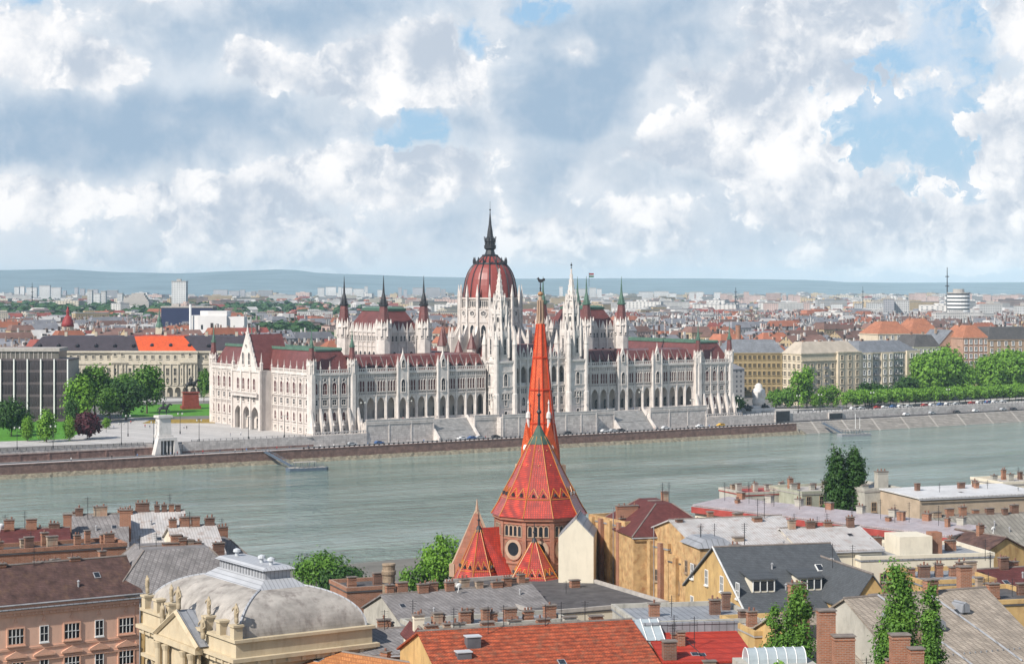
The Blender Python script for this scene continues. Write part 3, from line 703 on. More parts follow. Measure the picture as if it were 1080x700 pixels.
ros = MB(); ros.prism([(1.25*math.cos(2*math.pi*i/12), 1.25*math.sin(2*math.pi*i/12)) for i in range(12)], -.15, 0, 1); ring(ros, [(1.25*math.cos(2*math.pi*i/12), 1.25*math.sin(2*math.pi*i/12)) for i in range(12)], [(1.8*math.cos(2*math.pi*i/12), 1.8*math.sin(2*math.pi*i/12)) for i in range(12)], -.4, 0, 0)
for k in range(3): ros.M = Matrix.Rotation(math.pi * k / 3, 4, 'Y'); ros.box(-1.2, 1.2, -.22, -.16, -.08, .08, 0)
ros.M = Matrix.Identity(4); ros = ros.mesh('rosette_window', [stone2, glass_d])
gsl = MB(); gsl.box(-1.9, 1.9, -.1, 0, 0, 2.6); gsl = gsl.mesh('drum_gallery_opening', glass_d)
for k in range(16):
    a = R(22.5 * k); M = T((DT, DW, 0)) @ RZ(a) ; rr = 15.2 * math.cos(R(11.25))
    M2 = M @ T((rr, 0, 0)) @ RZ(R(90))
    place(dwm, M2, 0, 0, 43.6); place(ros, M2, 0, 0, 61.0)
    place(gsl, M @ T((14.2 * math.cos(R(11.25)), 0, 0)) @ RZ(R(90)), 0, 0, 64.4)
DP = [(13.1, 68.7), (12.9, 71.5), (12.5, 74.5), (11.9, 77.5), (10.8, 80.6), (9.4, 83.0), (7.7, 85.0), (5.6, 87.0), (3.4, 88.9)]
m = MB(); m.lathe(DT, DW, DP, 32, R(5.625)); m.build('dome', dome_red, parl, smooth=False)
m = MB()
for k in range(16):
    a = R(22.5 * k + 11.25); c, s = math.cos(a), math.sin(a)
    for (r0, z0), (r1, z1) in zip(DP, DP[1:]): m.beam((DT + (r0 + .06) * c, DW + (r0 + .06) * s, z0), (DT + (r1 + .06) * c, DW + (r1 + .06) * s, z1), .34, 4)
m.lathe(DT, DW, [(8.0, 84.5), (8.3, 84.9), (7.9, 85.6), (7.2, 85.6)], 16, R(11.25), cap=False)
for k in range(16): a = R(22.5 * k + 11.25); m.lathe(DT + 8.0 * math.cos(a), DW + 8.0 * math.sin(a), [(.45, 85), (.5, 86.6), (.05, 88.4)], 5)
m.build('dome_rib', iron, parl)
m = MB(); m.lathe(DT, DW, [(3.9, 88.6), (4.1, 89.4), (2.6, 89.8), (2.0, 91.8), (2.9, 92.6), (3.0, 94.2), (2.3, 94.4), (2.3, 95.6), (2.7, 96.0), (2.5, 97.6), (1.6, 98.0), (1.2, 101.5), (.75, 104), (.4, 108), (.12, 111.0), (.06, 115.5)], 8, R(22.5))
for k in range(8): a = R(45 * k); m.beam((DT + 2.4 * math.cos(a), DW + 2.4 * math.sin(a), 94.4), (DT + 3.0 * math.cos(a), DW + 3.0 * math.sin(a), 98.4), .16, 4)
m.ball(DT, DW, 111.4, .45); m.build('lantern', iron, parl)

# twin white towers on the river front
def river_tower(t):
    w = 1.0; m = MB()
    m.cbox(t, w, 7.5, 10.6, 10.6, 31.1); m.cbox(t, w, 38.6, 11.6, 11.6, 1.0)
    for sx in (-1, 1):
        for sy in (-1, 1):
            x, y = t + sx * 5.0, w + sy * 5.0
            m.lathe(x, y, [(1.5, 7.5), (1.5, 24), (1.2, 24.6), (1.2, 46.5), (1.4, 47), (.1, 53.5)], 8, R(22.5))
    for z in (12.6, 17.5, 24.6, 27.2, 34.2): m.cbox(t, w, z, 11.1, 11.1, .5)
    m.lathe(t, w, [(5.0, 39.6), (5.0, 52), (5.4, 52.3), (5.4, 53.2), (4.4, 53.4)], 8, R(22.5))
    m.lathe(t, w, [(3.7, 53.2), (3.5, 62.2), (3.9, 62.5), (3.9, 63.3), (2.9, 63.5)], 8, R(22.5))
    m.lathe(t, w, [(2.6, 63.3), (2.5, 67.2), (2.8, 67.4), (2.8, 68.0), (2.2, 68.1)], 8, R(22.5))
    for r, z, h in ((5.1, 41, 17.5), (3.75, 54, 13.2), (2.7, 63, 8.0)):
        for k in range(8):
            a = R(45 * k + 22.5); m.lathe(t + r * math.cos(a), w + r * math.sin(a), [(r * .15, z), (r * .15, z + h * .68), (.05, z + h)], 4)
            a = R(45 * k); x, y = t + r * .93 * math.cos(a), w + r * .93 * math.sin(a); m.M = T((x, y, 0)) @ RZ(a + math.pi / 2)
            m.prism([(-r * .3, z + h * .55), (r * .3, z + h * .55), (0, z + h * .86)], -.25, .1); m.M = Matrix.Identity(4)
    o = m.build('river_tower', stone2, parl)
    m = MB(); m.lathe(t, w, [(2.25, 67.8), (.16, 82.6)], 8, R(22.5))
    for k in range(8):
        a = R(45 * k + 22.5)
        for j in range(6): f = (j + .5) / 6; rr = 2.25 * (1 - f) + .2; m.lathe(t + rr * math.cos(a), w + rr * math.sin(a), [(.16, 67.8 + 14.8 * f), (.03, 68.7 + 14.8 * f)], 4)
    m.build('tower_spire', stone2, parl)
    m = MB(); m.ball(t, w, 82.9, .35, 6); m.beam((t, w, 83), (t, w, 85.4), .14, 5); m.box(t - .5, t + .5, w - .08, w + .08, 83.9, 84.7); m.build('finial', iron, parl)
    lw = pmesh('tw', 'tower_window', 1.2, 7.5, 6.2, True, 0, glass_d, .3, bars=2); hw = pmesh('tw2', 'tower_window', 1.8, 5.8, 4.4, True, 1, glass_d, .35); sw = pmesh('tw3', 'tower_window', 1.0, 2.6, 1.9, True, 0, glass_d, .25); bw_ = pmesh('tw4', 'tower_window', .9, 5.0, 4.2, True, 0, glass_d, .2)
    def add(me, M): inst_mesh('tower_window', me, o, M)
    for a in (0, -90, 90, 180):
        M = T((t, w, 0)) @ RZ(R(a)) @ T((0, -5.3, 0))
        for z, me in ((27.9, hw), (19.0, sw), (13.3, pmesh('tw5', 'tower_window', 1.5, 3.0, 2.2, True, 0, glass_d, .3))): add(me, M @ T((0, 0, z)))
        for x in (-1.6, 0, 1.6): add(sw, M @ T((x, 0, 24.6 - 2.7 + .2 - .2)))
    for k in range(8):
        a = R(45 * k); M = T((t, w, 0)) @ RZ(a)
        add(lw, M @ T((5.0 * math.cos(R(22.5)), 0, 42.5)) @ RZ(R(90))); add(bw_, M @ T((3.55 * math.cos(R(22.5)), 0, 55.0)) @ RZ(R(90)))
for t in (99.3, 140.3): river_tower(t)

# centre of the river front between the towers
M = FM(104.6, -1.5, 0); ln = 30.4; n, bw = 7, 30.4 / 7
m = MB(M); m.box(0, ln, 0, 40, 7.5, 27.9); m.box(0, ln, 4.0, 40, 27.9, 37.6); m.box(0, ln, 0, 40, 37.6, 40.4); m.build('centre_wall', stone, parl)
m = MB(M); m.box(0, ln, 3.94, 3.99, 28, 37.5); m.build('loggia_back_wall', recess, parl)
m = MB(M); arcade(m, 0, n, bw, 27.9, 33.6, 36.9, 37.6, 1.0, -.02, .9)
for z, h, p in ((12.8, .4, .3), (17.4, .4, .25), (23.2, .4, .25), (27.3, .6, .5), (37.4, .5, .4), (39.9, .8, .6)): m.box(0, ln, -p, .03, z, z + h)
for i in range(n + 1):
    m.cbox(i * bw, -.3, 7.5, .8, .7, 33); m.lathe(i * bw, -.3, [(.55, 40.4), (.5, 44), (.05, 48)], 4, R(45))
for i in range(n):
    x = bw * (i + .5); m.prism([(x - 1.7, 40.6), (x + 1.7, 40.6), (x, 45.4)], -.3, .2); m.box(i * bw + .5, (i + 1) * bw - .5, .1, .35, 27.9, 29.0)
m.build('centre_trim', stone2, parl)
for i in range(n):
    x = bw * (i + .5)
    for k in (-1, 0, 1): place(pmesh('c3', 'triple_window', .7, 2.1, None, True, 0, glass_d, .15), M, x + k * 1.05, 0, 24.2)
    place(pmesh('c2', 'paired_window', 1.6, 3.9, 2.9, True, 1, glass_d, .25), M, x, 0, 18.4); place(pair_w, M, x, 0, 13.8); place(door_w, M, x, 3.94, 28.1)
    place(pmesh('c4', 'gablet_window', .9, 2.2, 1.4, True, 0, glass_d, .2), M, x, -.3, 41.3)
m = MB(M); m.taper(0, ln, 1.2, 40, 40.4, 46.5, 4, 9); m.build('centre_roof', red_roof, parl)
# small red pyramid roofs on stair towers beside the dome
for (t, w, z, h) in ((101, 28, 44, 8), (106, 62, 46, 9), (137, 26, 45, 8), (90, 22, 42, 7), (99, 52, 45, 9), (148, 24, 43, 8), (108, 21, 44, 8)):
    m = MB(); m.lathe(t, w, [(2.2, 34), (2.2, z), (2.4, z + .3)], 8, R(22.5)); m.build('stair_tower', stone2, parl)
    m = MB(); m.lathe(t, w, [(2.5, z + .2), (.1, z + h)], 8, R(22.5)); m.build('stair_tower_roof', red_roof, parl)

m = MB(); m.beam((DT + 48.5, 25, 74), (DT + 48.5, 25, 81), .09, 5); m.build('flagpole', iron, parl)
for i_, c_ in enumerate(((.05, .22, .08), (.75, .75, .75), (.5, .04, .04))):
    m = MB(); m.box(DT + 48.6, DT + 51.4, 24.96, 25.04, 78.6 + i_ * .66, 79.26 + i_ * .66); m.build('flag_stripe', mat('flag_%d' % i_, c_, .8), parl)
# river terrace with its two stairs
ter = thing('river_terrace', 'pale stone terrace with wide stairs below the parliament arcades', 'terrace', (AX, AY, 0), ANG)
m = MB()
for a, b in ((23.4, 58), (80, 92), (92, 147), (147, 159), (181, 215.6)):
    w0 = -11.5 if a == 92 else -8.0
    m.box(a, b, w0, 3.3, 5.0, 14.0)
m.box(58, 80, -2.0, 3.3, 5.0, 14.0); m.box(159, 181, -2.0, 3.3, 5.0, 14.0)
m.box(-3, 23.4, -8.6, 0, 5.0, 9.4); m.box(215.6, 238.5, -8.6, 0, 5.0, 9.4)
m.build('retaining_wall', terr_st, ter)
m = MB()
for a, b in ((23.4, 58), (80, 93), (146, 159), (181, 215.6)):
    m.box(a, b, -8.15, -7.75, 14.0, 15.1); m.box(a, b, -8.3, -7.6, 15.1, 15.35); m.box(a, b, -8.25, -8.0, 13.2, 13.6)
    k = int((b - a) / 9)
    for i in range(k + 1): m.cbox(a + (b - a) * i / k, -8.02, 5.0, .55, .3, 10.6)
m.box(93, 146, -11.65, -11.2, 14.0, 15.1); m.box(93, 146, -11.8, -11.1, 15.1, 15.35)
for i in range(7): m.cbox(93 + 53 * i / 6, -11.52, 5, .55, .3, 10.6)
for a, b in ((-3, 23.4), (215.6, 238.5)): balustrade(m, a, b, -8.2, 9.4, 1.4)
m.build('parapet', stone2, ter)
for a in (58, 159):
    m = MB(); n = 30
    for i in range(n): m.box(a + .4, a + 21.6, -12.0 + i * 10.0 / n, -2.0, 5.0 + i * 9.0 / n, 5.0 + (i + 1) * 9.0 / n)
    m.build('stairs', paving, ter)
for a in (58, 159):
    for x in (a, a + 21.2):
        m = MB(); m.add([(x, -12.8, 5), (x + .8, -12.8, 5), (x + .8, -1.8, 5), (x, -1.8, 5), (x, -12.8, 6.3), (x + .8, -12.8, 6.3), (x + .8, -1.8, 15.4), (x, -1.8, 15.4)], [(0, 1, 5, 4), (1, 2, 6, 5), (2, 3, 7, 6), (3, 0, 4, 7), (4, 5, 6, 7)]); m.build('stair_cheek', stone2, ter)
# ------------------------------------------------------------------ generic builders
_cq = random.Random(21)
def mk_chimney(w=0.9, d=0.7, h=2.2, pots=2, m=None, cap=None):
    b = MB(); b.cbox(0, 0, -1.2, w, d, h + 1.2, 0); b.cbox(0, 0, h, w + .26, d + .26, .13, 1); b.cbox(0, 0, h - .38, w + .13, d + .13, .16, 0); b.cbox(0, 0, h * .18, w + .1, d + .1, .12, 0)
    if _cq.random() < .35: pots = 0
    for i in range(pots):
        x = (i + .5) / pots * w - w / 2; hh_ = _cq.uniform(.2, .6); b.lathe(x, 0, [(.12, h + .13), (.14, h + hh_), (.10, h + hh_ + .06)], 8, 0, 2)
    return b.mesh('chimney', [m or _cq.choice((brick, brick, brick, brick_o, brick_g)), cap or cap_m, pot_m])
brick = mat('orange_brick', (0.33, 0.125, 0.062), 0.9, 0.3, 0.9, 0.2, pat='brick', psc=1.0, col2=(0.32, 0.25, 0.2), stain=0.35)
brick_o = mat('sooty_brick', (0.20, 0.085, 0.055), 0.9, 0.4, 0.9, 0.2, pat='brick', psc=1.0, col2=(0.20, 0.16, 0.13), stain=0.5, dirt=(0.06, 0.05, 0.045)); brick_g = mat('rendered_chimney', (0.40, 0.31, 0.23), 0.9, 0.3, 0.9, 0.2, stain=0.7, dirt=(0.30, 0.12, 0.07))
cap_m = mat('chimney_cap', (0.20, 0.17, 0.15), 0.9, 0.3, 1.0); pot_m = mat('clay_pot', (0.22, 0.11, 0.08), 0.85, 0.3, 1.0)
conc = mat('pale_concrete', (0.40, 0.37, 0.34), 0.9, 0.2, 0.7, stain=0.3)
win_w = mat('white_window_frame', (0.72, 0.72, 0.70), 0.5, 0.05, 1.0)
def house(name, label, cat, x, y, rz, w, d, zg, ze, zr, wall, roof, kind='gable', win=None, chim=(), group=None, ins=None, cornice=None, oh=.35, wm=None, side_l=None, side_r=None, extra=None, trim=None):
    """origin = front left corner, front = local -y; heights are absolute"""
    o = thing(name, label, cat, (x, y, zg), rz, group); e, r = ze - zg, zr - zg
    m = MB(); m.box(0, w, 0, d, -1.5, e)
    if kind == 'gable': m.prism([(0, e), (w, e), (w, e + .01), (0, e + .01)], 0, d)
    if kind == 'gable':
        for xx in (0.0, w - .3): m.add([(xx, 0, e), (xx + .3, 0, e), (xx + .3, d, e), (xx, d, e), (xx, d / 2, r - .05), (xx + .3, d / 2, r - .05)], [(0, 4, 3), (1, 2, 5), (0, 1, 5, 4), (2, 3, 4, 5)])
    if kind == 'gabley':
        for yy in (0.0, d - .3): m.prism([(0, e), (w, e), (w / 2, r - .05)], yy, yy + .3)
    m.build('wall', wall, o)
    m = MB()
    if kind == 'gable': m.gable(0, w, 0, d, e, r, .22, 0, oh)
    elif kind == 'gabley':
        m.M = T((w, 0, 0)) @ RZ(R(90)); m.gable(0, d, 0, w, e, r, .22, 0, oh)
    elif kind == 'hip':
        i_ = ins or min(w, d) * .46; m.taper(-oh, w + oh, -oh, d + oh, e, r, i_, min(i_, d * .49))
    elif kind == 'mansard':
        i_ = ins or 2.5; m.taper(-oh, w + oh, -oh, d + oh, e, r, i_, i_)
    elif kind == 'flat':
        m.box(-.12, w + .12, -.12, d + .12, e, e + .25)
    elif kind == 'shed':
        m.add([(-oh, -oh, e), (w + oh, -oh, e), (w + oh, d + oh, r), (-oh, d + oh, r), (-oh, -oh, e + .25), (w + oh, -oh, e + .25), (w + oh, d + oh, r + .25), (-oh, d + oh, r + .25)], [(0,1,2,3)[::-1], (4,5,6,7), (0,1,5,4), (1,2,6,5), (2,3,7,6), (3,0,4,7)])
        m2 = MB(); m2.add([(0, 0, e), (0, d, e), (0, d, r)], [(0, 1, 2)]); m2.add([(w, 0, e), (w, d, e), (w, d, r)], [(0, 2, 1)]); m2.add([(0, d, e), (w, d, e), (w, d, r), (0, d, r)], [(0, 1, 2, 3)][::-1]); m2.build('gable_wall', wall, o)
    if kind == 'none': ro = None
    else: ro = m.build('roof', [roof, roof], o)
    if kind == 'flat':
        m = MB(); t_ = .3; h_ = max(.25, r - e)
        for a in ((-.15, w + .15, -.15, t_), (-.15, w + .15, d - t_, d + .15), (-.15, t_, t_, d - t_), (w - t_, w + .15, t_, d - t_)): m.box(*a, e + .25, e + .25 + h_)
        m.build('parapet', cornice or wall, o)
    if trim and ro and kind in ('gable', 'gabley', 'hip', 'shed', 'mansard'):
        m = MB()
        if kind == 'gable': m.beam((-oh, d / 2, r + .2), (w + oh, d / 2, r + .2), .17, 6)
        elif kind == 'gabley': m.beam((w / 2, -oh, r + .2), (w / 2, d + oh, r + .2), .17, 6)
        elif kind == 'hip':
            i_ = ins or min(w, d) * .46; j_ = min(i_, d * .49)
            for (xa, ya, xb, yb) in ((-oh, -oh, -oh + i_, -oh + j_), (w + oh, -oh, w + oh - i_, -oh + j_), (w + oh, d + oh, w + oh - i_, d + oh - j_), (-oh, d + oh, -oh + i_, d + oh - j_)): m.beam((xa, ya, e), (xb, yb, r), .14, 5)
            m.beam((-oh + i_, d / 2, r), (w + oh - i_, d / 2, r), .17, 6)
        if m.v: m.build('ridge_cap', cap_m if roof is not trim else roof, ro)
        if kind in ('gable', 'hip', 'shed'):
            m = MB(); m.beam((-oh, -oh - .1, e - .2), (w + oh, -oh - .1, e - .2), .13, 6); m.build('gutter', trim, o)
            q_ = random.Random(int(w * 31 + x * 7)); k_ = (r - e) / (d / 2 if kind != 'shed' else d)
            for i in range(q_.randint(1, 3)):
                xx, yy = q_.uniform(1.5, w - 1.5), q_.uniform(1.2, d * .38); m = MB(); zz = e + k_ * yy + .15
                if q_.random() < .5: m.lathe(xx, yy, [(.14, zz - .2), (.14, zz + .7), (.24, zz + .75), (.05, zz + .95)], 8); m.build('vent_pipe', trim, o)
                else:
                    m.M = T((xx, yy, zz)) @ Matrix.Rotation(math.atan(k_), 4, 'X'); m.box(-.45, .45, -.55, .55, -.2, .14, 0); m.box(-.36, .36, -.46, .46, .141, .16, 1); m.build('skylight', [trim, glass_d], o)
    if cornice and kind != 'flat':
        m = MB(); m.box(-.45, w + .45, -.45, -.003, e - .55, e - .05); m.box(-.25, w + .25, -.25, -.003, e - .95, e - .55)
        m.box(-.45, -.003, -.003, d, e - .55, e - .05); m.box(w + .003, w + .45, -.003, d, e - .55, e - .05)
        m.build('cornice', cornice, o)
    def wins(rows, n, ln, M, me, x0=0.0):
        for z in rows:
            for i in range(n):
                a = inst_mesh('window', me[i % len(me)] if isinstance(me, list) else me, o, M @ T((x0 + (i + .5) * ln / n, 0, z - zg)))
    if win: wins(win[0], win[1], w, Matrix.Identity(4), wm)
    if side_l: wins(side_l[0], side_l[1], d, T((0, d, 0)) @ RZ(R(-90)), wm)
    if side_r: wins(side_r[0], side_r[1], d, T((w, 0, 0)) @ RZ(R(90)), wm)
    for c in chim:
        cx, cy, cz, cw, cd, ch = c[:6]; me = mk_chimney(cw, cd, ch, c[6] if len(c) > 6 else 2, *(c[7:8] or ()))
        inst_mesh('chimney', me, ro or o, T((cx, cy, cz - zg)))
    if extra: extra(o)
    return o

# ------------------------------------------------------------------ trees
def leaf_mat(name, a, b, tr=0.25):
    m = bpy.data.materials.new(name); m.use_nodes = True; nt = m.node_tree; N = nt.nodes; L = nt.links; bs = N['Principled BSDF']
    ge = N.new('ShaderNodeNewGeometry'); tc = N.new('ShaderNodeTexCoord'); no = N.new('ShaderNodeTexNoise'); no.inputs['Scale'].default_value = 0.55; no.inputs['Detail'].default_value = 3
    L.new(tc.outputs['Object'], no.inputs['Vector'])
    ad = N.new('ShaderNodeMath'); ad.operation = 'MULTIPLY_ADD'; L.new(ge.outputs['Random Per Island'], ad.inputs[0]); ad.inputs[1].default_value = 0.5; 
    mr = N.new('ShaderNodeMapRange'); L.new(no.outputs['Fac'], mr.inputs[0]); mr.inputs[1].default_value = .3; mr.inputs[2].default_value = .7; mr.inputs[3].default_value = 0; mr.inputs[4].default_value = .5
    L.new(mr.outputs[0], ad.inputs[2])
    mx = N.new('ShaderNodeMix'); mx.data_type = 'RGBA'; L.new(ad.outputs[0], mx.inputs[0]); mx.inputs[6].default_value = (*a, 1); mx.inputs[7].default_value = (*b, 1)
    L.new(mx.outputs[2], bs.inputs['Base Color']); bs.inputs['Roughness'].default_value = 0.6; bs.inputs['Specular IOR Level'].default_value = 0.25
    ts = N.new('ShaderNodeBsdfTranslucent'); L.new(mx.outputs[2], ts.inputs[0]); ms = N.new('ShaderNodeMixShader'); ms.inputs[0].default_value = tr
    L.new(bs.outputs[0], ms.inputs[1]); L.new(ts.outputs[0], ms.inputs[2]); L.new(ms.outputs[0], N['Material Output'].inputs[0]); return m
lf_mid = leaf_mat('leaf_green', (0.045, 0.125, 0.018), (0.155, 0.30, 0.04))
lf_lite = leaf_mat('leaf_light_green', (0.075, 0.19, 0.02), (0.22, 0.40, 0.045))
lf_dark = leaf_mat('leaf_dark_green', (0.018, 0.055, 0.014), (0.06, 0.135, 0.026))
lf_purp = leaf_mat('leaf_purple', (0.045, 0.012, 0.018), (0.12, 0.035, 0.045))
bark = mat('bark', (0.10, 0.075, 0.055), 0.95, 0.35, 2.0)
def tree(name, label, h, cr, leafm, n=40, per=28, ls=0.5, shape='round', base=0.22, loc=(0, 0, 0), group=None, seed=0, cat='tree'):
    q = random.Random(seed * 97 + 5); o = thing(name, label, cat, loc, q.uniform(0, 6.28), group)
    cz = h * (base + (1 - base) / 2); hz = h * (1 - base) / 2
    cs = []
    for i in range(n):
        while True:
            x, y, z = q.uniform(-1, 1), q.uniform(-1, 1), q.uniform(-1, 1); rr = math.sqrt(x*x + y*y + z*z)
            if rr < 0.28 or (rr > 1 and shape != 'column'): continue
            if shape == 'column': 
                k = math.hypot(x, y); lim = (0.95 - 0.70 * max(0, z) ** 2.4) * (1 if z > -0.6 else 0.8)
                if k > lim: continue
            if shape == 'round' and z < -0.5 and q.random() < .4: continue
            break
        cs.append((x * cr * .86, y * cr * .86, cz + z * hz * .88, q.uniform(.7, 1.25)))
    v = []; f = []
    cl = cr * (.34 if shape != 'column' else .42)
    for (x, y, z, s) in cs:
        for k in range(per):
            dx, dy, dz = q.gauss(0, .5), q.gauss(0, .5), q.gauss(0, .42)
            if shape == 'column': dz *= 1.5
            px, py, pz = x + dx * cl * s, y + dy * cl * s, z + dz * cl * s
            nrm = Vector((dx * 1.1 + x / cr * .6 + q.gauss(0, .5), dy * 1.1 + y / cr * .6 + q.gauss(0, .5), dz + .45 + q.gauss(0, .5)))
            if nrm.length < .01: nrm = Vector((0, 0, 1))
            nrm.normalize(); t1 = nrm.orthogonal().normalized(); t1 = (Matrix.Rotation(q.uniform(0, 6.28), 3, nrm) @ t1); t2 = nrm.cross(t1)
            a = ls * q.uniform(.6, 1.3); c = Vector((px, py, pz)); b = len(v)
            v += [tuple(c - t1 * a), tuple(c + t2 * a * .6), tuple(c + t1 * a), tuple(c - t2 * a * .6)]; f.append((b, b + 1, b + 2, b + 3))
    m = MB(); m.v = v; m.f = f; m.mi = [0] * len(f); m.build('crown', leafm, o)
    m = MB(); tr = max(.12, h * .016)
    m.beam((0, 0, -.4), (0, 0, h * base), tr * 1.35, 8, 0, tr); m.beam((0, 0, h * base), (q.uniform(-.3, .3), q.uniform(-.3, .3), h * .72), tr, 7, 0, tr * .4)
    for (x, y, z, s) in cs[:10]: zb = h * q.uniform(base * .9, base + .25); m.beam((0, 0, zb), (x * .8, y * .8, max(z, zb + .3)), tr * .45, 5, 0, tr * .12)
    m.build('trunk', bark, o); return o

# ------------------------------------------------------------------ left: office block, ministry, park
bronze_gl = mat('bronze_curtain_glass', (0.060, 0.050, 0.056), 0.22, 0.5, 0.12, spec=0.5, rand=0.3)
band_m = mat('bronze_spandrel', (0.105, 0.085, 0.09), 0.5, 0.2, 0.2)
Yo = 935.0; k = Yo / F
o = thing('office_block', 'modern office block of dark glass with white vertical fins and a stepped back top floor', 'office block', (WX(-70, Yo), Yo, 9))
wd = WX(71.5, Yo) - WX(-70, Yo); hh = ZP(380.5, Yo) - 9
m = MB(); m.box(0, wd, .6, 24, 0, hh); m.build('wall', conc, o)
m = MB()
for i in range(5): m.box(.2, wd - .2, .1, .55, hh * i / 5 + .2, hh * i / 5 + 1.5)
m.box(-.3, wd + .3, 0, 24.3, hh, hh + .9); m.build('spandrel', band_m, o)
nb = 10; bw = wd / nb
gp = MB(); gp.box(.25, bw - .25, .3, .5, 1.5, hh / 5 + .2); gp = gp.mesh('glass_panel', bronze_gl)
for i in range(nb):
    for j in range(5): inst_mesh('glass_panel', gp, o, T((i * bw, 0, hh * j / 5)))
ml = MB()
for i in range(nb * 4): ml.box(i * bw / 4 - .06, i * bw / 4 + .06, .15, .3, 0, hh)
ml.build('mullion', band_m, o)
fin = MB(); fin.box(-.28, .28, -.7, .1, 0, hh + .9); fin = fin.mesh('fin', white_p)
for i in range(nb + 1): inst_mesh('fin', fin, o, T((i * bw, 0, 0)))
ph = ZP(367, Yo + 6) - 9
m = MB(); m.box(0, wd - 5.5, 5, 22, hh + .9, ph - 1.6, 1); m.box(-.5, wd - 5, 4.2, 22.5, ph - 1.6, ph, 0)
for i in range(26): m.box(.5 + i * 2.2, .9 + i * 2.2, 4.8, 5, hh + .9, ph - 1.6, 0)
m.build('penthouse', [conc, mat('penthouse_glass', (0.16, 0.15, 0.13), 0.3, 0.5, 0.25)], o)

minst = mat('ministry_stone', (0.50, 0.45, 0.36), 0.85, 0.15, 0.2, stain=0.3); mroof = mat('ministry_slate', (0.050, 0.040, 0.052), 0.6, 0.25, 0.3, 0.1, pat='tile', psc=2.0)
oroof = mat('new_orange_tiles', (0.62, 0.085, 0.018), 0.6, 0.15, 0.3, 0.1, pat='tile', psc=2.0)
Ym = 1144.0; km = Ym / F; x_l, x_r = WX(30, Ym), WX(268, Ym); W_ = x_r - x_l
o = thing('ministry_building', 'long stone ministry with arcade, columns and dark mansard roof part orange', 'government building', (x_l, Ym, 9))
def mx_(px): return WX(px, Ym) - x_l
e = 27.0; r = 35.3
m = MB(); m.box(0, W_, 3, 40, -1, e); m.box(mx_(118), mx_(208), 0, 3, 6.2, e); m.build('wall', minst, o)
m = MB(); m.taper(-.8, W_ + .8, 2.2, 41, e, r, 7, 7); m.build('roof', mroof, o)
m = MB(); xa, xb = mx_(146), mx_(207)
m.add([(xa, 1.35, e - .1), (xb, 1.35, e - .1), (xb - 9, 8.3, r + .15), (xa - 4, 8.3, r + .15)], [(0, 1, 2, 3)]); m.add([(xa, 1.35, e - .35), (xb, 1.35, e - .35), (xb, 1.35, e - .1), (xa, 1.35, e - .1)], [(0, 1, 2, 3)])
m.box(xa - 1, xb - 8, 8.3, 30, r + .02, r + .2); m.build('orange_roof_patch', oroof, o)
m = MB()
m.box(-.6, W_ + .6, 1.6, 2.997, e - 1.2, e - .1); m.box(mx_(117), mx_(209), -.7, -.003, e - 1.2, e - .2); m.box(0, W_, 2.5, 2.997, 19.0, 19.8); m.box(mx_(118), mx_(208), -.5, -.003, 19.0, 19.8); m.box(mx_(118), mx_(208), -.4, -.003, 6.5, 7.1)
for c in (mx_(126), mx_(199)): m.prism([(c - 5.2, 19.9), (c + 5.2, 19.9), (c, 23)], -1.2, -.004)
for px in (120, 123.5, 129, 132.5, 140, 148, 156, 164, 172, 180, 188, 193, 196.5, 202, 205.5): m.lathe(mx_(px), -.5, [(.5, 7.1), (.42, 18.6), (.6, 19)], 8)
m.build('cornice', minst, o)
m = MB(); arcade(m, mx_(118), 11, (mx_(208) - mx_(118)) / 11, 0, 3.6, 5.7, 6.2, 1.1, -.02, .9, 4, 0, False); m.build('arcade', minst, o)
w_a = win_mesh('window', 1.4, 1.9, None, True, 1, glass_d, .3, frame=minst); w_b = win_mesh('window', 1.6, 4.2, None, True, 1, glass_d, .3, frame=minst); w_c = win_mesh('window', 1.6, 3.0, 2.2, False, 1, glass_d, .3, frame=minst)
n = 30
for i in range(n):
    x = (i + .5) * W_ / n; yy = 0 if mx_(118) < x < mx_(208) else 3
    inst_mesh('window', w_a, o, T((x, yy, 22.4 if abs(x - mx_(126)) > 5 and abs(x - mx_(199)) > 5 else 24))); inst_mesh('window', w_b, o, T((x, yy, 12.6)))
    inst_mesh('window', w_c, o, T((x, yy, 8.2)))
    if yy: inst_mesh('window', w_c, o, T((x, 3, 2)))
dm = MB(); dm.lathe(0, 0, [(1.3, 0), (1.25, .8), (.7, 1.5), (.1, 1.8)], 10, 0, 0); dm.box(-.6, .6, -1.45, -1.1, .2, .9, 1); dm = dm.mesh('dormer', [mroof, glass_d])
for i in range(12): inst_mesh('dormer', dm, o, T(((i + .5) * W_ / 12, 4.4, e + 2.6)))
for px in (64, 96, 128, 170, 214, 246): inst_mesh('chimney', mk_chimney(1.6, 1.0, 2.6, 3, minst), o, T((mx_(px), 14, r)))

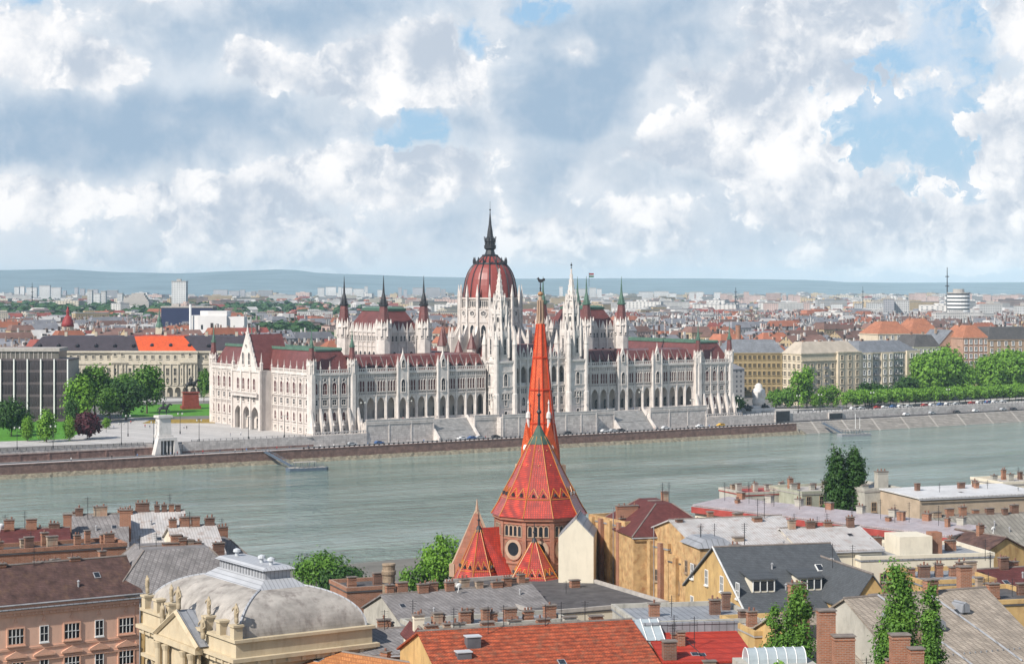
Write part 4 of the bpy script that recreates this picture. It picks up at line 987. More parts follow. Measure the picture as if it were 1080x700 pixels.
# equestrian statues and the white pavilion in the promenade wall
bronz = mat('dark_bronze', (0.028, 0.028, 0.030), 0.5, 0.3, 2.0); redgran = mat('red_granite', (0.25, 0.055, 0.04), 0.6, 0.2, 1.0)
whst = mat('white_monument_stone', (0.60, 0.57, 0.54), 0.8, 0.12, 0.5, stain=0.3)
def skin_mesh(name, verts, edges, radii, mats, matfn=None, sub=1, root=0):
    me = bpy.data.meshes.new(name + '_cage'); me.from_pydata(verts, edges, []); ob = bpy.data.objects.new(name, me); COL.objects.link(ob)
    sk = ob.modifiers.new('skin', 'SKIN'); sk.use_smooth_shade = True
    for i, r_ in enumerate(radii): me.skin_vertices[0].data[i].radius = (r_, r_) if not isinstance(r_, tuple) else r_
    me.skin_vertices[0].data[root].use_root = True
    ss = ob.modifiers.new('sub', 'SUBSURF'); ss.levels = sub; ss.render_levels = sub
    dg = bpy.context.evaluated_depsgraph_get(); out = bpy.data.meshes.new_from_object(ob.evaluated_get(dg))
    bpy.data.objects.remove(ob); bpy.data.meshes.remove(me); out.name = name
    out.materials.clear()
    for mm in mats: out.materials.append(mm)
    if matfn:
        for p in out.polygons: p.material_index = matfn(p.center)
    return out
def horse_mesh():
    V = [(0, 0, 1.35), (.55, 0, 1.42), (-.6, 0, 1.42), (.95, 0, 1.75), (1.2, 0, 2.15), (1.55, 0, 2.0), (1.75, 0, 1.8),
         (.6, .18, 1.0), (.68, .18, .55), (.62, .18, .05), (.75, -.18, 1.15), (1.15, -.18, .95), (1.05, -.18, .55),
         (-.62, .2, 1.0), (-.85, .2, .55), (-.72, .2, .05), (-.6, -.2, 1.0), (-.8, -.2, .55), (-.66, -.2, .05),
         (-.95, 0, 1.35), (-1.15, 0, .75), (0, 0, 1.85), (0, 0, 2.3), (.03, 0, 2.62), (.05, 0, 2.8), (.35, .22, 2.15), (.6, .22, 2.0), (.1, -.24, 2.2), (.55, -.3, 2.65)]
    E = [(0,1),(0,2),(1,3),(3,4),(4,5),(5,6),(1,7),(7,8),(8,9),(1,10),(10,11),(11,12),(2,13),(13,14),(14,15),(2,16),(16,17),(17,18),(2,19),(19,20),(0,21),(21,22),(22,23),(23,24),(22,25),(25,26),(22,27),(27,28)]
    Rr = [.36,.36,.38,.26,.19,.15,.1,.15,.09,.08,.15,.09,.08,.18,.1,.08,.18,.1,.08,.08,.05,.24,.22,.1,.13,.09,.06,.09,.06]
    return skin_mesh('horse_and_rider', V, E, Rr, [bronz])
hm = horse_mesh()
def equestrian(label, x, y, zb, ph, pw, pd, pm_, sc, rz, group=None):
    o = thing('equestrian_statue', label, 'statue', (x, y, zb), rz)
    if ph: 
        m = MB(); m.box(-pw, pw, -pd, pd, 0, ph * .2); m.taper(-pw * .82, pw * .82, -pd * .82, pd * .82, ph * .2, ph * .93, pw * .06, pd * .06); m.box(-pw * .88, pw * .88, -pd * .88, pd * .88, ph * .93, ph); m.build('pedestal', pm_, o)
    inst_mesh('horse_and_rider', hm, o, T((0, 0, ph)) @ Matrix.Scale(sc, 4)); return o
x, y = G(201, 431); equestrian('dark bronze rider on a tall red granite pedestal in the park lawn', x, y, 9, 9.0, 5.0, 3.2, redgran, 3.0, R(20))
pa, pb = RFX(163, -8), RFX(190, -8); pc = (pa + pb) / 2 - 1.5; pw = (pb - pa) / 2 * .74
o = thing('monument_pavilion', 'white stone pavilion block with dark doorways built into the promenade wall', 'monument', (*RF(pc, -8.6), 5.0), ANG)
zt = ZP(437.5, RF(pc, -6)[1]) - 5; zm_ = ZP(461, RF(pc, -9)[1]) - 5
m = MB(); m.prism([(-pw * 1.35, 0), (-2.9, 0), (-2.9, zm_ - 1.2), (2.9, zm_ - 1.2), (2.9, 0), (pw * 1.35, 0), (pw * .95, zm_), (-pw * .95, zm_)], -3.2, 0); m.build('entrance', whst, o)
m = MB(); m.box(-2.9, 2.9, -.6, -.3, 0, zm_ - 1.2); m.build('doorway', iron, o)
m = MB()
for xx in (-1.6, 0, 1.6): m.box(xx - .3, xx + .3, -2.6, -2, 0, zm_ - 1.2)
m.build('pillar', whst, o)
m = MB(); m.box(-pw * .8, pw * .8, -1.3, 4.2, zm_, zm_ + .9); m.taper(-pw * .66, pw * .66, -.8, 3.6, zm_ + .9, zt - 1.0, .25, .25); m.box(-pw * .75, pw * .75, -1.2, 4.0, zt - 1.0, zt); m.build('block', whst, o)
x, y = RF(pc, -7.1); equestrian('dark bronze rider standing on the white pavilion block', x, y, zt + 5.003, 0, 1, 1, whst, 2.15, R(15))

TR = []
def put_trees(specs, protos):
    pass
proto_round = {}
def tree_at(key, x, y, z, h, cr, label, group=None, name='tree', leaf=None, seed=1, n=44, per=26, ls=None, shape='round', base=.2):
    """first of a key is built, the rest are scaled copies"""
    ls = ls or min(.85, max(.5, cr * .14))
    if key not in proto_round:
        o = tree(name, label, h, cr, leaf or lf_mid, n, per, ls, shape, base, (x, y, z), group, seed); proto_round[key] = (o, h, cr); return o
    p, h0, c0 = proto_round[key]
    return copy_tree(p, (x, y, z), rnd.uniform(0, 6.28), (cr / c0, cr / c0, h / h0), label, group)
def gt(px, ytop, ybase, wpx):
    x, y = G(px, ybase); k_ = y / F; return x, y, 9.0, (ybase - ytop) * k_, wpx * k_ / 2
for key, px, yt, yb, wp, lf, lab in (
    ('a', 100, 382, 441, 38, lf_mid, 'tall green park tree in front of the left end of the ministry'),
    ('b', 155, 384, 436, 40, lf_mid, 'tall round tree on the square, hiding the ministry columns'),
    ('c', 133, 400, 443, 44, lf_dark, 'broad dark green tree at the near edge of the square lawn'),
    ('b', 116, 408, 444, 30, lf_mid, 'smaller leafy tree left of the broad dark tree'),
    ('d', 84, 394, 447, 32, lf_lite, 'pale green tree close to the corner of the glass office block'),
    ('c', 76, 420, 452, 16, lf_dark, 'narrow dark tree at the foot of the office block corner'),
    ('c', 12, 420, 460, 34, lf_dark, 'wide dark tree on the lawn at the far left below the office block'),
    ('d', 29, 438, 465, 13, lf_lite, 'young light green tree between the wide dark tree and the taller lawn tree'),
    ('d', 49, 431, 466, 20, lf_lite, 'fresh green pointed tree in the middle of the office lawn'),
    ('d', 73, 437, 465, 12, lf_lite, 'slim young tree beside the purple tree'),
    ('p', 92, 435, 463, 29, lf_purp, 'purple leaved tree beside the plaza paving'),
    ('d', 112, 440, 452, 9, lf_lite, 'very small green tree on the plaza edge behind the purple tree'),
    ('a', 126, 392, 428, 30, lf_mid, 'green tree standing far back in front of the ministry columns'),
    ('a', 88, 392, 428, 30, lf_mid, 'green tree far back between the office block and the ministry'),
    ('c', 22, 432, 456, 26, lf_dark, 'dark bushy tree behind the young lawn tree'),
    ('b', 215, 388, 424, 14, lf_mid, 'slim tree by the ministry at the corner of the parliament')):
    x, y, z, h, cr = gt(px, yt, yb, wp)
    tree_at('L' + key, x, y, z, h, cr, lab, leaf=lf, seed=ord(key), n=80, per=40, base=.14 if wp > 20 else .2, shape='column' if key == 'd' else 'round')

# ------------------------------------------------------------------ right: apartment rows, monument, street trees
ochre = mat('ochre_plaster', (0.36, 0.275, 0.15), 0.9, 0.2, 0.2, stain=0.35); cream = mat('cream_plaster', (0.58, 0.50, 0.38), 0.9, 0.15, 0.2, stain=0.35)
greypl = mat('grey_plaster', (0.42, 0.40, 0.37), 0.9, 0.2, 0.2, stain=0.35); pinkpl = mat('brownish_pink_plaster', (0.42, 0.27, 0.20), 0.9, 0.2, 0.2, stain=0.4)
green_pl = mat('pale_green_plaster', (0.52, 0.52, 0.36), 0.9, 0.15, 0.2, stain=0.3); slate_g = mat('blue_grey_slate', (0.19, 0.20, 0.22), 0.7, 0.25, 0.3, 0.1, pat='tile', psc=2.0)
beige_r = mat('beige_roof', (0.44, 0.38, 0.31), 0.85, 0.2, 0.2); otile = mat('faded_orange_tiles', (0.40, 0.165, 0.095), 0.8, 0.25, 0.3, 0.1, pat='tile', psc=2.0); dkroof = mat('dark_grey_roof', (0.10, 0.095, 0.095), 0.8, 0.3, 0.3, pat='tile', psc=2.0)
w_r1 = win_mesh('window', 1.5, 2.2, None, True, 1, glass_d, .25, frame=ochre); w_r2 = win_mesh('window', 1.9, 2.4, None, True, 2, glass_d, .3, frame=cream); w_r3 = win_mesh('window', 1.5, 2.3, None, True, 1, glass_d, .22, frame=win_w)
Yy = 1150.0
house('apartment_building', 'ochre yellow building with a blue grey roof beside the end of the parliament', 'building', WX(763, Yy), Yy, R(3), WX(829, Yy) - WX(763, Yy), 26, 9, 34.6, 42, ochre, slate_g, 'mansard', (([12.2, 16.8, 21.4, 26.0, 30.8]), 13), [(6, 12, 41, 1.6, 1, 2.4), (22, 12, 41, 1.6, 1, 2.4), (33, 14, 41, 1.2, 1, 2.2)], ins=6, cornice=ochre, wm=w_r1)
t0 = RFX(845, 40); t1 = RFX(906, 40); t2 = RFX(966, 42)
rows = [11.5, 15.9, 20.3, 24.7, 29.1, 33.5]
balc = MB(); balc.box(-1.4, 1.4, -1.25, 0, -.5, -.3, 0); balc.box(-1.4, 1.4, -1.25, -1.18, -.3, .7, 1); balc.box(-1.4, -1.33, -1.18, 0, -.3, .7, 1); balc.box(1.33, 1.4, -1.18, 0, -.3, .7, 1)
balc = balc.mesh('balcony', [conc, mat('balcony_rail', (0.18, 0.18, 0.19), 0.6)])
def ex1(o):
    m = MB(); w = t1 - t0
    for a, b in ((w * .6, w),): m.box(a, b, -1.6, -.01, -.5, 28.2); m.box(a - .3, b + .3, -2.0, -.01, 28.2, 28.9)
    m.box(.2, w * .6, -.6, -.004, 24.0, 24.5); m.box(.2, w * .6, -.3, -.004, 3.6, 4.0); m.build('corner_bay', cream, o)
    for a, b, n in ((w * .6, w, 3),):
        for z in rows:
            for i in range(n): inst_mesh('window', w_r2, o, T((a + (b - a) * (i + .5) / n, -1.6, z - 9)))
    for z in rows[:-1]:
        for i in range(5): inst_mesh('window', w_r2, o, T((w * .6 * (i + .5) / 5, 0, z - 9)))
    for z in rows[1:-1]:
        for i in (1, 3): inst_mesh('balcony', balc, o, T((w * .6 * (i + .5) / 5, 0, z - 9)))
house('apartment_building', 'cream apartment block with projecting corner bays facing the river', 'building', *RF(t0, 40), ANG, t1 - t0, 15, 9, 37.4, 43.5, cream, beige_r, 'mansard', None, [(8, 7, 42, 1.5, 1, 2), (20, 7, 42, 1.5, 1, 2), (30, 7, 42, 1.5, 1, 2)], ins=5, cornice=cream, wm=w_r2, side_l=(rows, 4), extra=ex1)
def ex2(o):
    w = t2 - t1
    m = MB(); m.box(0, w * .2, -1.4, -.01, -.5, 28); m.box(w * .78, w, -1.4, -.01, -.5, 28.5); m.box(w * .36, w * .56, -1.0, -.01, -.5, 27.5); m.build('bay', cream, o)
    for z in rows:
        for i, f_ in enumerate((.06, .14, .28, .41, .51, .63, .71, .85, .94)):
            inst_mesh('window', w_r3, o, T((w * f_, -1.4 if f_ < .2 or f_ > .78 else -1.0 if .36 < f_ < .56 else 0, z - 9)))
            if f_ in (.28, .63): inst_mesh('balcony', balc, o, T((w * f_, 0, z - 9)))
house('apartment_building', 'grey apartment block with balconies between narrow cream bays above the street trees', 'building', *RF(t1 + .3, 40.5), ANG, t2 - t1, 24, 9, 37.0, 43, greypl, slate_g, 'hip', None, [(12, 10, 41, 1.5, 1, 3), (34, 12, 41, 1.5, 1, 3)], ins=8, cornice=cream, wm=w_r3, extra=ex2)
def rrow(pxa, pxb, Y, ye, yr, wall, roof, lab, kind='mansard', n=5, ins=4, rz=R(20), rws=5, d=24, wmesh=None, ch=True):
    xa = WX(pxa, Y); w = (WX(pxb, Y) - xa) / max(.5, math.cos(rz) - .25 * math.sin(rz)); ze = ZP(ye, Y); zr = ZP(yr, Y + 8)
    rws_ = [ze - 3.6 - 4.4 * i for i in range(rws)]
    return house('apartment_building', lab, 'building', xa, Y, rz, w, d, 9, ze, zr, wall, roof, kind, (rws_, n), [(w * .3, d * .5, zr - 1, 1.4, .9, 2.4), (w * .75, d * .5, zr - 1, 1.4, .9, 2.4)], ins=ins, cornice=wall, wm=wmesh or w_r3)
rrow(964, 991, 1180, 366, 353, green_pl, dkroof, 'narrow pale green house with dormers left of the reddish gabled house', n=6)
rrow(990, 1017, 1200, 364, 348, pinkpl, slate_g, 'reddish town house with steep blue grey roof between green and brown houses', 'gabley', n=5)
rrow(1016, 1042, 1190, 356, 343, pinkpl, otile, 'brown pink corner house with small orange hipped roof', n=5, ins=6)
rrow(1042, 1110, 1195, 358, 345, mat('tan_plaster', (0.40, 0.28, 0.19), 0.9, 0.2, 0.2, stain=0.4), dkroof, 'long tan house with domed bays at the right edge above the trees', n=9)
rrow(926, 962, 1290, 352, 339, cream, otile, 'house with a faded orange roof behind the grey balcony block', n=6, rws=3, ins=8)
rrow(960, 992, 1320, 352, 336, cream, otile, 'taller house with a darker orange roof and a small pyramid top', n=6, rws=3, ins=8)

x, y = RF(RFX(800, 12), 12)
o = thing('draped_monument', 'tall white draped monument on a low white plinth right of the parliament', 'monument', (x, y, 9), ANG)
m = MB(); m.box(-8, 8, -4, 4, 0, 2.2); m.box(-5.5, 5.5, -2.6, 2.6, 2.2, 3.4); m.build('plinth', whst, o)
m = MB(); m.lathe(0, 0, [(2.9, 3.4), (3.4, 5.5), (3.0, 8), (3.6, 10.2), (3.3, 11.6), (1.9, 12.6), (2.1, 13.6), (1.2, 14.6), (.3, 15.0)], 12)
for i, (a, b, c) in enumerate(((-2.2, -1, 8.2), (2.1, -1.2, 8.6), (.2, -2.6, 9.4))): m.ball(a, b, c, 1.4, 8, 0, 1.7)
m.build('drapery', whst, o, smooth=True)
for px, lab in ((789.5, 'dark bronze figure group left of the white draped monument'), (807.5, 'dark bronze figure group right of the white draped monument')):
    x, y = RF(RFX(px, 9), 9); o = thing('bronze_group', lab, 'statue', (x, y, 9), ANG)
    m = MB(); m.box(-3.4, 3.4, -2, 2, 0, .8); m.build('base', conc, o)
    V = [(-2, 0, 1.6), (-2, 0, 3.0), (-2, .1, 4.2), (-.6, 0, 1.8), (-.5, 0, 3.4), (-.4, 0, 4.8), (1, 0, 1.6), (1.1, 0, 2.9), (1.0, 0, 3.9), (2.4, 0, 1.5), (2.5, 0, 2.6)]
    inst_mesh('figures', skin_mesh('figures', V, [(0, 1), (1, 2), (0, 3), (3, 4), (4, 5), (3, 6), (6, 7), (7, 8), (6, 9), (9, 10)], [.8, .7, .35, .8, .7, .36, .8, .7, .35, .7, .4], [bronz]), o, T((0, 0, 0)))

for key, t, w, h, cr, lf, lab in (('e', RFX(842, 22), 22, 21, 5.0, lf_lite, 'tall pale green tree in front of the cream apartment block corner'), ('e', RFX(851, 24), 24, 23, 4.5, lf_lite, 'tallest slim tree before the cream block, right of its twin'),
    ('f', RFX(831, 26), 26, 11, 5, lf_mid, 'bushy tree below the seam of ochre and cream buildings'), ('f', RFX(818, 30), 30, 10, 5, lf_dark, 'dark low tree behind the draped monument'), ('f', RFX(778, 20), 20, 8, 4, lf_mid, 'low tree squeezed between parliament corner and draped monument'),
    ('e', RFX(868, 18), 18, 12, 3.4, lf_lite, 'small fresh tree, left one of a pair on the promenade'), ('e', RFX(879, 18), 18, 12.5, 4, lf_lite, 'small fresh tree, right one of a pair on the promenade'), ('e', RFX(860, 18), 18, 8, 3, lf_lite, 'lowest pale shrub like tree on the promenade'),
    ('f', RFX(904, 16), 16, 9, 4, lf_mid, 'rounded tree at the left end of the street tree row'), ('g', RFX(917, 18), 18, 13, 7.5, lf_dark, 'dark spreading tree under the grey balcony block'), ('g', RFX(930, 20), 20, 11, 6, lf_dark, 'second dark tree under the balcony block'), ('g', RFX(955, 28), 28, 15, 8, lf_dark, 'dark tree standing against the cream end bay')):
    x, y = RF(t, w); tree_at('R' + key, x, y, 9, h, cr, lab, leaf=lf, seed=ord(key), n=60, per=30, shape='column' if key == 'e' else 'round', base=.12)
i = 0; px = 893.0
while px < 1090:
    w = 6 + (i % 2) * 5; x, y = RF(RFX(px, w), w)
    tree_at('Rs', x, y, 9, rnd.uniform(8.6, 10), rnd.uniform(3.9, 4.6), 'round clipped street tree in the dense green row along the right quay', 'street trees along the right quay', 'street_tree', lf_lite, 5, 44, 28, base=.22)
    px += 6.6; i += 1
for px, w, h, cr, lab in ((977, 30, 27, 11, 'big round park tree in front of the pale green house'), (997, 34, 30, 12, 'tallest bright park tree in front of the reddish gabled house'), (1013, 30, 22, 9, 'lower park tree just right of the tallest one'), (1044, 32, 25, 10, 'park tree in front of the tan house'), (1062, 34, 28, 12, 'tall park tree near the right edge'), (1081, 32, 27, 11, 'park tree cut by the right edge of the view')):
    x, y = RF(RFX(px, w), w); tree_at('Rp', x, y, 9, h, cr, lab, None, 'tree', lf_lite, 9, 130, 60, base=.12)

# ------------------------------------------------------------------ lamps, bollards, railings, cars, people, pontoons
o = thing('street_lamp', 'tall dark street lamp standing on the left promenade', 'street lamp', (0, 0, 0), 0, 'street lamps along the embankment')
m = MB(); m.lathe(0, 0, [(.30, 0), (.26, 1.2), (.13, 1.4), (.10, 9.5)], 8); m.box(-1.1, 1.1, -.07, .07, 9.4, 9.55); m.build('pole', iron, o)
lh = MB(); lh.lathe(0, 0, [(.12, 8.5), (.34, 8.7), (.30, 9.2), (.08, 9.4)], 8); lh = lh.mesh('lantern', mat('lamp_glass', (0.5, 0.5, 0.46), 0.3))
for s in (-1, 1): inst_mesh('lantern', lh, o, T((s, 0, 0)))
lamp_pos = [(px, -7.0, 9.3) for px in (18, 56, 128, 162, 210, 262, 300)] + [(px, -7.0, 14.0) for px in (383, 432, 520, 612, 676)] + [(px, -6, 9) for px in (730, 780, 842, 865, 920, 1000)] + [(px, 40, 9) for px in (135, 190)]
for i, (px, w, z) in enumerate(lamp_pos):
    x, y = RF(RFX(px, w), w)
    lab = 'tall two armed street lamp on the left park promenade' if px < 310 else 'two armed street lamp on the parliament terrace' if px < 700 else 'two armed street lamp on the right promenade'
    if i == 0: o.location = (x, y, z); o['label'] = lab
    else: copy_tree(o, (x, y, z), ANG, None, lab, {True: 'street lamps of the left promenade'}.get(px < 310, 'street lamps of the terrace' if px < 700 else 'street lamps of the right promenade'))
o['group'] = 'street lamps of the left promenade'
m = MB(); m.lathe(0, 0, [(.42, 0), (.38, .75), (.46, .85), (.40, 1.05), (.1, 1.1)], 8); o = m.build('bollard', iron); tag(o, 'short dark bollard in the long row along the quay edge', 'bollard', 'bollards along the quay edge')
n = 112
for i in range(n):
    t = -14 + i * 2.45; c = o if i == 0 else o.copy()
    if i: COL.objects.link(c)
    c.location = (*RF(t, -20.6), 5.0)
for a, b, z, lb in ((-300, PVA - 4, 9.3, 'thin dark iron railing on the park promenade left of the white pavilion'), (PVB + 4, -4, 9.3, 'thin dark iron railing between the white pavilion and the parliament'), (239, 700, 9.2, 'thin dark iron railing on the right quay wall before the parked cars')):
    m = MB(); kk = int((b - a) / 2.6)
    for i in range(kk + 1): m.cbox(a + (b - a) * i / kk, -8.2, z, .14, .14, 1.1)
    for zz in (.45, 1.0): m.box(a, b, -8.24, -8.16, z + zz, z + zz + .08)
    tag(m.build('promenade_railing', iron, M=RM), lb, 'railing')

def car_proto(col, nm):
    o = thing('parked_car', 'car', 'car', (0, 0, 0), 0); cm = mat('car_paint_' + nm, col, 0.3, 0.03, 1.0, spec=0.5, coat=0.5)
    m = MB(); m.prism([(-2.15, .32), (2.15, .32), (2.18, .62), (2.05, .82), (1.15, .92), (.55, 1.38), (-1.2, 1.42), (-1.95, .98), (-2.2, .9)][::1], -.85, .85); m.build('body', cm, o)
    m = MB(); m.prism([(.98, .93), (.50, 1.31), (-1.12, 1.34), (-1.7, .98)], -.862, .862); m.build('window', glass_d, o)
    wm_ = MB(); wm_.M = Matrix.Rotation(R(90), 4, 'X'); wm_.lathe(0, 0, [(.32, -.12), (.34, 0), (.32, .12)], 10); wm_ = wm_.mesh('wheel', iron)
    for sx in (-1.35, 1.35):
        for sy in (-.8, .8): inst_mesh('wheel', wm_, o, T((sx, sy, .33)))
    hl = MB(); hl.box(2.12, 2.2, -.15, .15, .6, .75); hl = hl.mesh('headlight', white_p)
    for sy in (-.6, .6): inst_mesh('headlight', hl, o, T((0, sy, 0)))
    return o
carp = {k: car_proto(c, k) for k, c in (('white', (.75, .75, .75)), ('silver', (.42, .44, .46)), ('dark', (.03, .03, .04)), ('blue', (.05, .12, .30)), ('yellow', (.75, .42, .03)), ('red', (.35, .03, .03)))}
used = set()
def car(col, px, w, z, flip, lab, group=None):
    x, y = RF(RFX(px, w), w); rz = ANG + (math.pi if flip else 0); p = carp[col]
    if col not in used: used.add(col); p.location = (x, y, z); p.rotation_euler = (0, 0, rz); p['label'] = lab; c = p
    else: c = copy_tree(p, (x, y, z), rz, None, lab)
    if group: c['group'] = group
    elif 'group' in c: del c['group']
    return c
for col, px, fl, lab in (('silver', 371, 0, 'silver car on the quay below the near end of the parliament'), ('blue', 400, 0, 'blue car on the quay below the left loggia'), ('white', 487, 1, 'white car on the quay right of the left stairs'), ('blue', 497, 1, 'blue car on the quay just ahead of the white one'), ('silver', 506, 0, 'silver car on the quay left of the church spire'), ('dark', 523, 0, 'dark car on the quay closest to the left of the church spire'),
        ('dark', 598, 1, 'dark car on the quay just right of the church spire'), ('white', 638, 0, 'white car on the quay in the row right of the spire'), ('silver', 647, 0, 'silver car on the quay between a white and a dark car'), ('dark', 655, 0, 'dark car parked behind the silver one before the right stairs'), ('white', 702, 0, 'white car on the quay below the right loggia'), ('white', 738, 1, 'white car on the quay left of the yellow taxi'), ('yellow', 760, 1, 'yellow taxi on the quay below the right wing of the parliament')):
    car(col, px, -12.5, 5.01, fl, lab)
for col, px, lab in (('white', 956, 'white car driving on the right lower lane, first from the bridge stairs'), ('silver', 983, 'silver car in the middle of the right lower lane'), ('dark', 1009, 'dark car low on the right lane under the street trees'), ('white', 1029, 'white van like car on the right lane near a silver one'), ('silver', 1058, 'silver car near the right end of the lane'), ('dark', 1069, 'dark car at the right end of the lane')):
    car(col, px, -10.4, 5.35 + (RFX(px, -10.4) - QE) / 2538 * .95 + .02, 0, lab)
for i in range(20):
    px = 900 + i * 8.3; car(('white', 'silver', 'dark', 'red', 'white', 'blue')[i % 6], px, -1.5, 9.03, i % 2, ('white', 'silver', 'dark', 'red', 'white', 'blue')[i % 6] + ' car in the parked line under the street trees', ('white', 'silver', 'dark', 'red', 'white', 'blue')[i % 6] + ' cars parked under the street trees')

def person_mesh(shirt, trouser, step):
    s = step
    V = [(0, 0, .95), (0, 0, 1.2), (0, 0, 1.42), (0, 0, 1.52), (0, -.02, 1.66), (0, -.01, 1.75), (.09, 0, .88), (.10, -.14 * s, .48), (.10, -.05 * s + .02, .08), (.10, -.16 * s - .06, .04), (-.09, 0, .88), (-.10, .12 * s, .48), (-.10, .22 * s, .08), (-.10, .12 * s, .04),
         (.19, 0, 1.38), (.24, .08 * s, 1.10), (.24, -.04 * s - .04, .86), (-.19, 0, 1.38), (-.24, -.08 * s, 1.10), (-.24, -.16 * s, .87)]
    E = [(0, 1), (1, 2), (2, 3), (3, 4), (4, 5), (0, 6), (6, 7), (7, 8), (8, 9), (0, 10), (10, 11), (11, 12), (12, 13), (2, 14), (14, 15), (15, 16), (2, 17), (17, 18), (18, 19)]
    Rr = [.15, .14, .15, .06, .10, .07, .1, .07, .05, .04, .1, .07, .05, .04, .07, .05, .04, .07, .05, .04]
    return skin_mesh('person', V, E, Rr, [mat('skin_tone', (0.45, 0.28, 0.2), .7), shirt, trouser, mat('hair_brown', (0.05, 0.03, 0.02), .7)], lambda c: 3 if c.z > 1.72 else 0 if c.z > 1.5 else 1 if c.z > .93 else 2)
cl = {k: mat('cloth_' + k, c, .9) for k, c in (('red', (.4, .04, .04)), ('navy', (.03, .04, .09)), ('white', (.7, .7, .7)), ('black', (.02, .02, .022)), ('blue', (.08, .18, .4)), ('grey', (.25, .25, .26)))}
pv = [('red', 'navy', 1), ('navy', 'grey', .4), ('white', 'navy', 1), ('black', 'black', .3), ('blue', 'grey', .8), ('grey', 'black', .1)]
pms = [person_mesh(cl[a], cl[b], s) for a, b, s in pv]
spots = [('G', 153, 451), ('G', 158, 452), ('G', 194, 452), ('G', 197, 452.5), ('G', 120, 452), ('G', 112, 456), ('G', 138, 447), ('G', 243, 460), ('G', 254, 459)] + [('Q', px, -17 - (i % 3)) for i, px in enumerate((176, 180, 184, 187, 232, 248, 256, 260, 270, 292, 305, 352, 420, 447, 560, 690, 40, 75, 118, 145, 205, 214, 325, 338, 366, 388, 473, 512, 620, 662, 725, 748))] + [('T', px, -4) for px in (402, 425, 461, 500, 640, 668, 700)] + [('R', px, -3.5) for px in (832, 850, 858, 872, 888, 1035, 1041, 1048)]
pword = {'G': 'on the plaza paving before the parliament', 'Q': 'on the lower quay by the bollards', 'T': 'on the arcade terrace of the parliament', 'R': 'on the right promenade'}
for i, (a, px, q) in enumerate(spots):
    k_ = i % 6
    if a == 'G': loc = (*G(px, q), 9.01)
    else: loc = (*RF(RFX(px, q), q), {'Q': 5.01, 'T': 14.0, 'R': 9.01}[a])
    o = inst_mesh('person', pms[k_], None, T(loc) @ RZ(rnd.uniform(0, 6.28))); o['category'] = 'person'
    o['label'] = 'person in %s top and %s trousers %s' % (pv[k_][0], pv[k_][1], pword[a]); o['group'] = 'people in %s %s' % (pv[k_][0], pword[a])

steel_b = mat('blue_grey_steel', (0.10, 0.13, 0.17), 0.5, 0.2, 0.5); 
def pontoon(lab, pa, pb, yw, gx, gw, gz, hullm, mast):
    Y = CAMZ * F / (yw - 300); x0, x1 = WX(pa, Y), WX(pb, Y); ln = (x1 - x0)
    o = thing('landing_pontoon', lab, 'pontoon', (x0, Y, 0), R(22)); ln *= 1.0
    m = MB(); m.slab([(0, 0), (ln, 0), (ln + 1.5, 2.5), (ln, 5), (0, 5), (-1.2, 2.5)], -.6, 1.1); m.build('hull', hullm, o)
    m = MB(); m.box(.3, ln - .3, .3, 4.7, 1.1, 1.25); m.box(ln * .15, ln * .75, 1.2, 4.0, 3.3, 3.5); m.build('deck', conc, o)
    m = MB()
    for i in range(9):
        for yy in (.2, 4.8): m.beam((ln * i / 8, yy, 1.1), (ln * i / 8, yy, 2.2), .06, 5)
    for yy in (.2, 4.8): m.beam((0, yy, 2.2), (ln, yy, 2.2), .06, 5)
    for i in range(4):
        for yy in (1.3, 3.9): m.beam((ln * (.17 + .19 * i), yy, 1.2), (ln * (.17 + .19 * i), yy, 3.4), .08, 5)
    m.build('railing', steel_b, o)
    if mast:
        m = MB(); m.beam((ln * .55, 2.5, 1.2), (ln * .55, 2.5, 11), .12, 6); m.beam((ln * .7, 2.5, 1.2), (ln * .7, 2.5, 9), .1, 6); m.build('mast', white_p, o)
    gx_, gy_ = RF(RFX(gx, gw), gw); M = o.matrix_basis.inverted() if False else (T((x0, Y, 0)) @ RZ(R(22))).inverted()
    a = M @ Vector((gx_, gy_, gz)); b = Vector((ln * .12, 4.5, 1.5)); m = MB(); d_ = (b - a).cross(Vector((0, 0, 1))).normalized() * .8
    q = [a - d_, a + d_, b + d_, b - d_]; m.add([tuple(p) for p in q] + [tuple(p + Vector((0, 0, .25))) for p in q], [(0, 1, 2, 3), (7, 6, 5, 4), (0, 4, 5, 1), (1, 5, 6, 2), (2, 6, 7, 3), (3, 7, 4, 0)])
    for s in (-1, 1):
        m.beam(tuple(a + d_ * s + Vector((0, 0, 1.2))), tuple(b + d_ * s + Vector((0, 0, 1.2))), .08, 5)
        for i in range(8): p = a.lerp(b, i / 7) + d_ * s; m.beam(tuple(p), tuple(p + Vector((0, 0, 1.2))), .06, 4)
    m.build('gangway', steel_b, o)
pontoon('dark blue landing pontoon with gangway below the near end of the parliament', 306, 346, 497, 279, -21.9, 5.0, steel_b, False)
pontoon('pale landing pontoon with two masts and gangway on the right', 888, 924, 460.5, 868, -21, 4.5, mat('grey_hull', (.22, .23, .25), .5, .2, .5), True)
m = MB()
for px, a, z0, z1 in ((825, 9, 5.3, 10.6), (881, 9, 5.3, 8.2)):
    t = RFX(px, -8.7); m.box(t - a / 2 - .5, t + a / 2 + .5, -9.2, -8.603, 5.05, z1 + .5, 0); m.box(t - a / 2, t + a / 2, -9.3, -9.21, 5.1, z1, 1)
tag(m.build('underpass_portal', [terr_st, iron], M=RM), 'dark underpass openings framed in stone in the right quay wall', 'underpass')
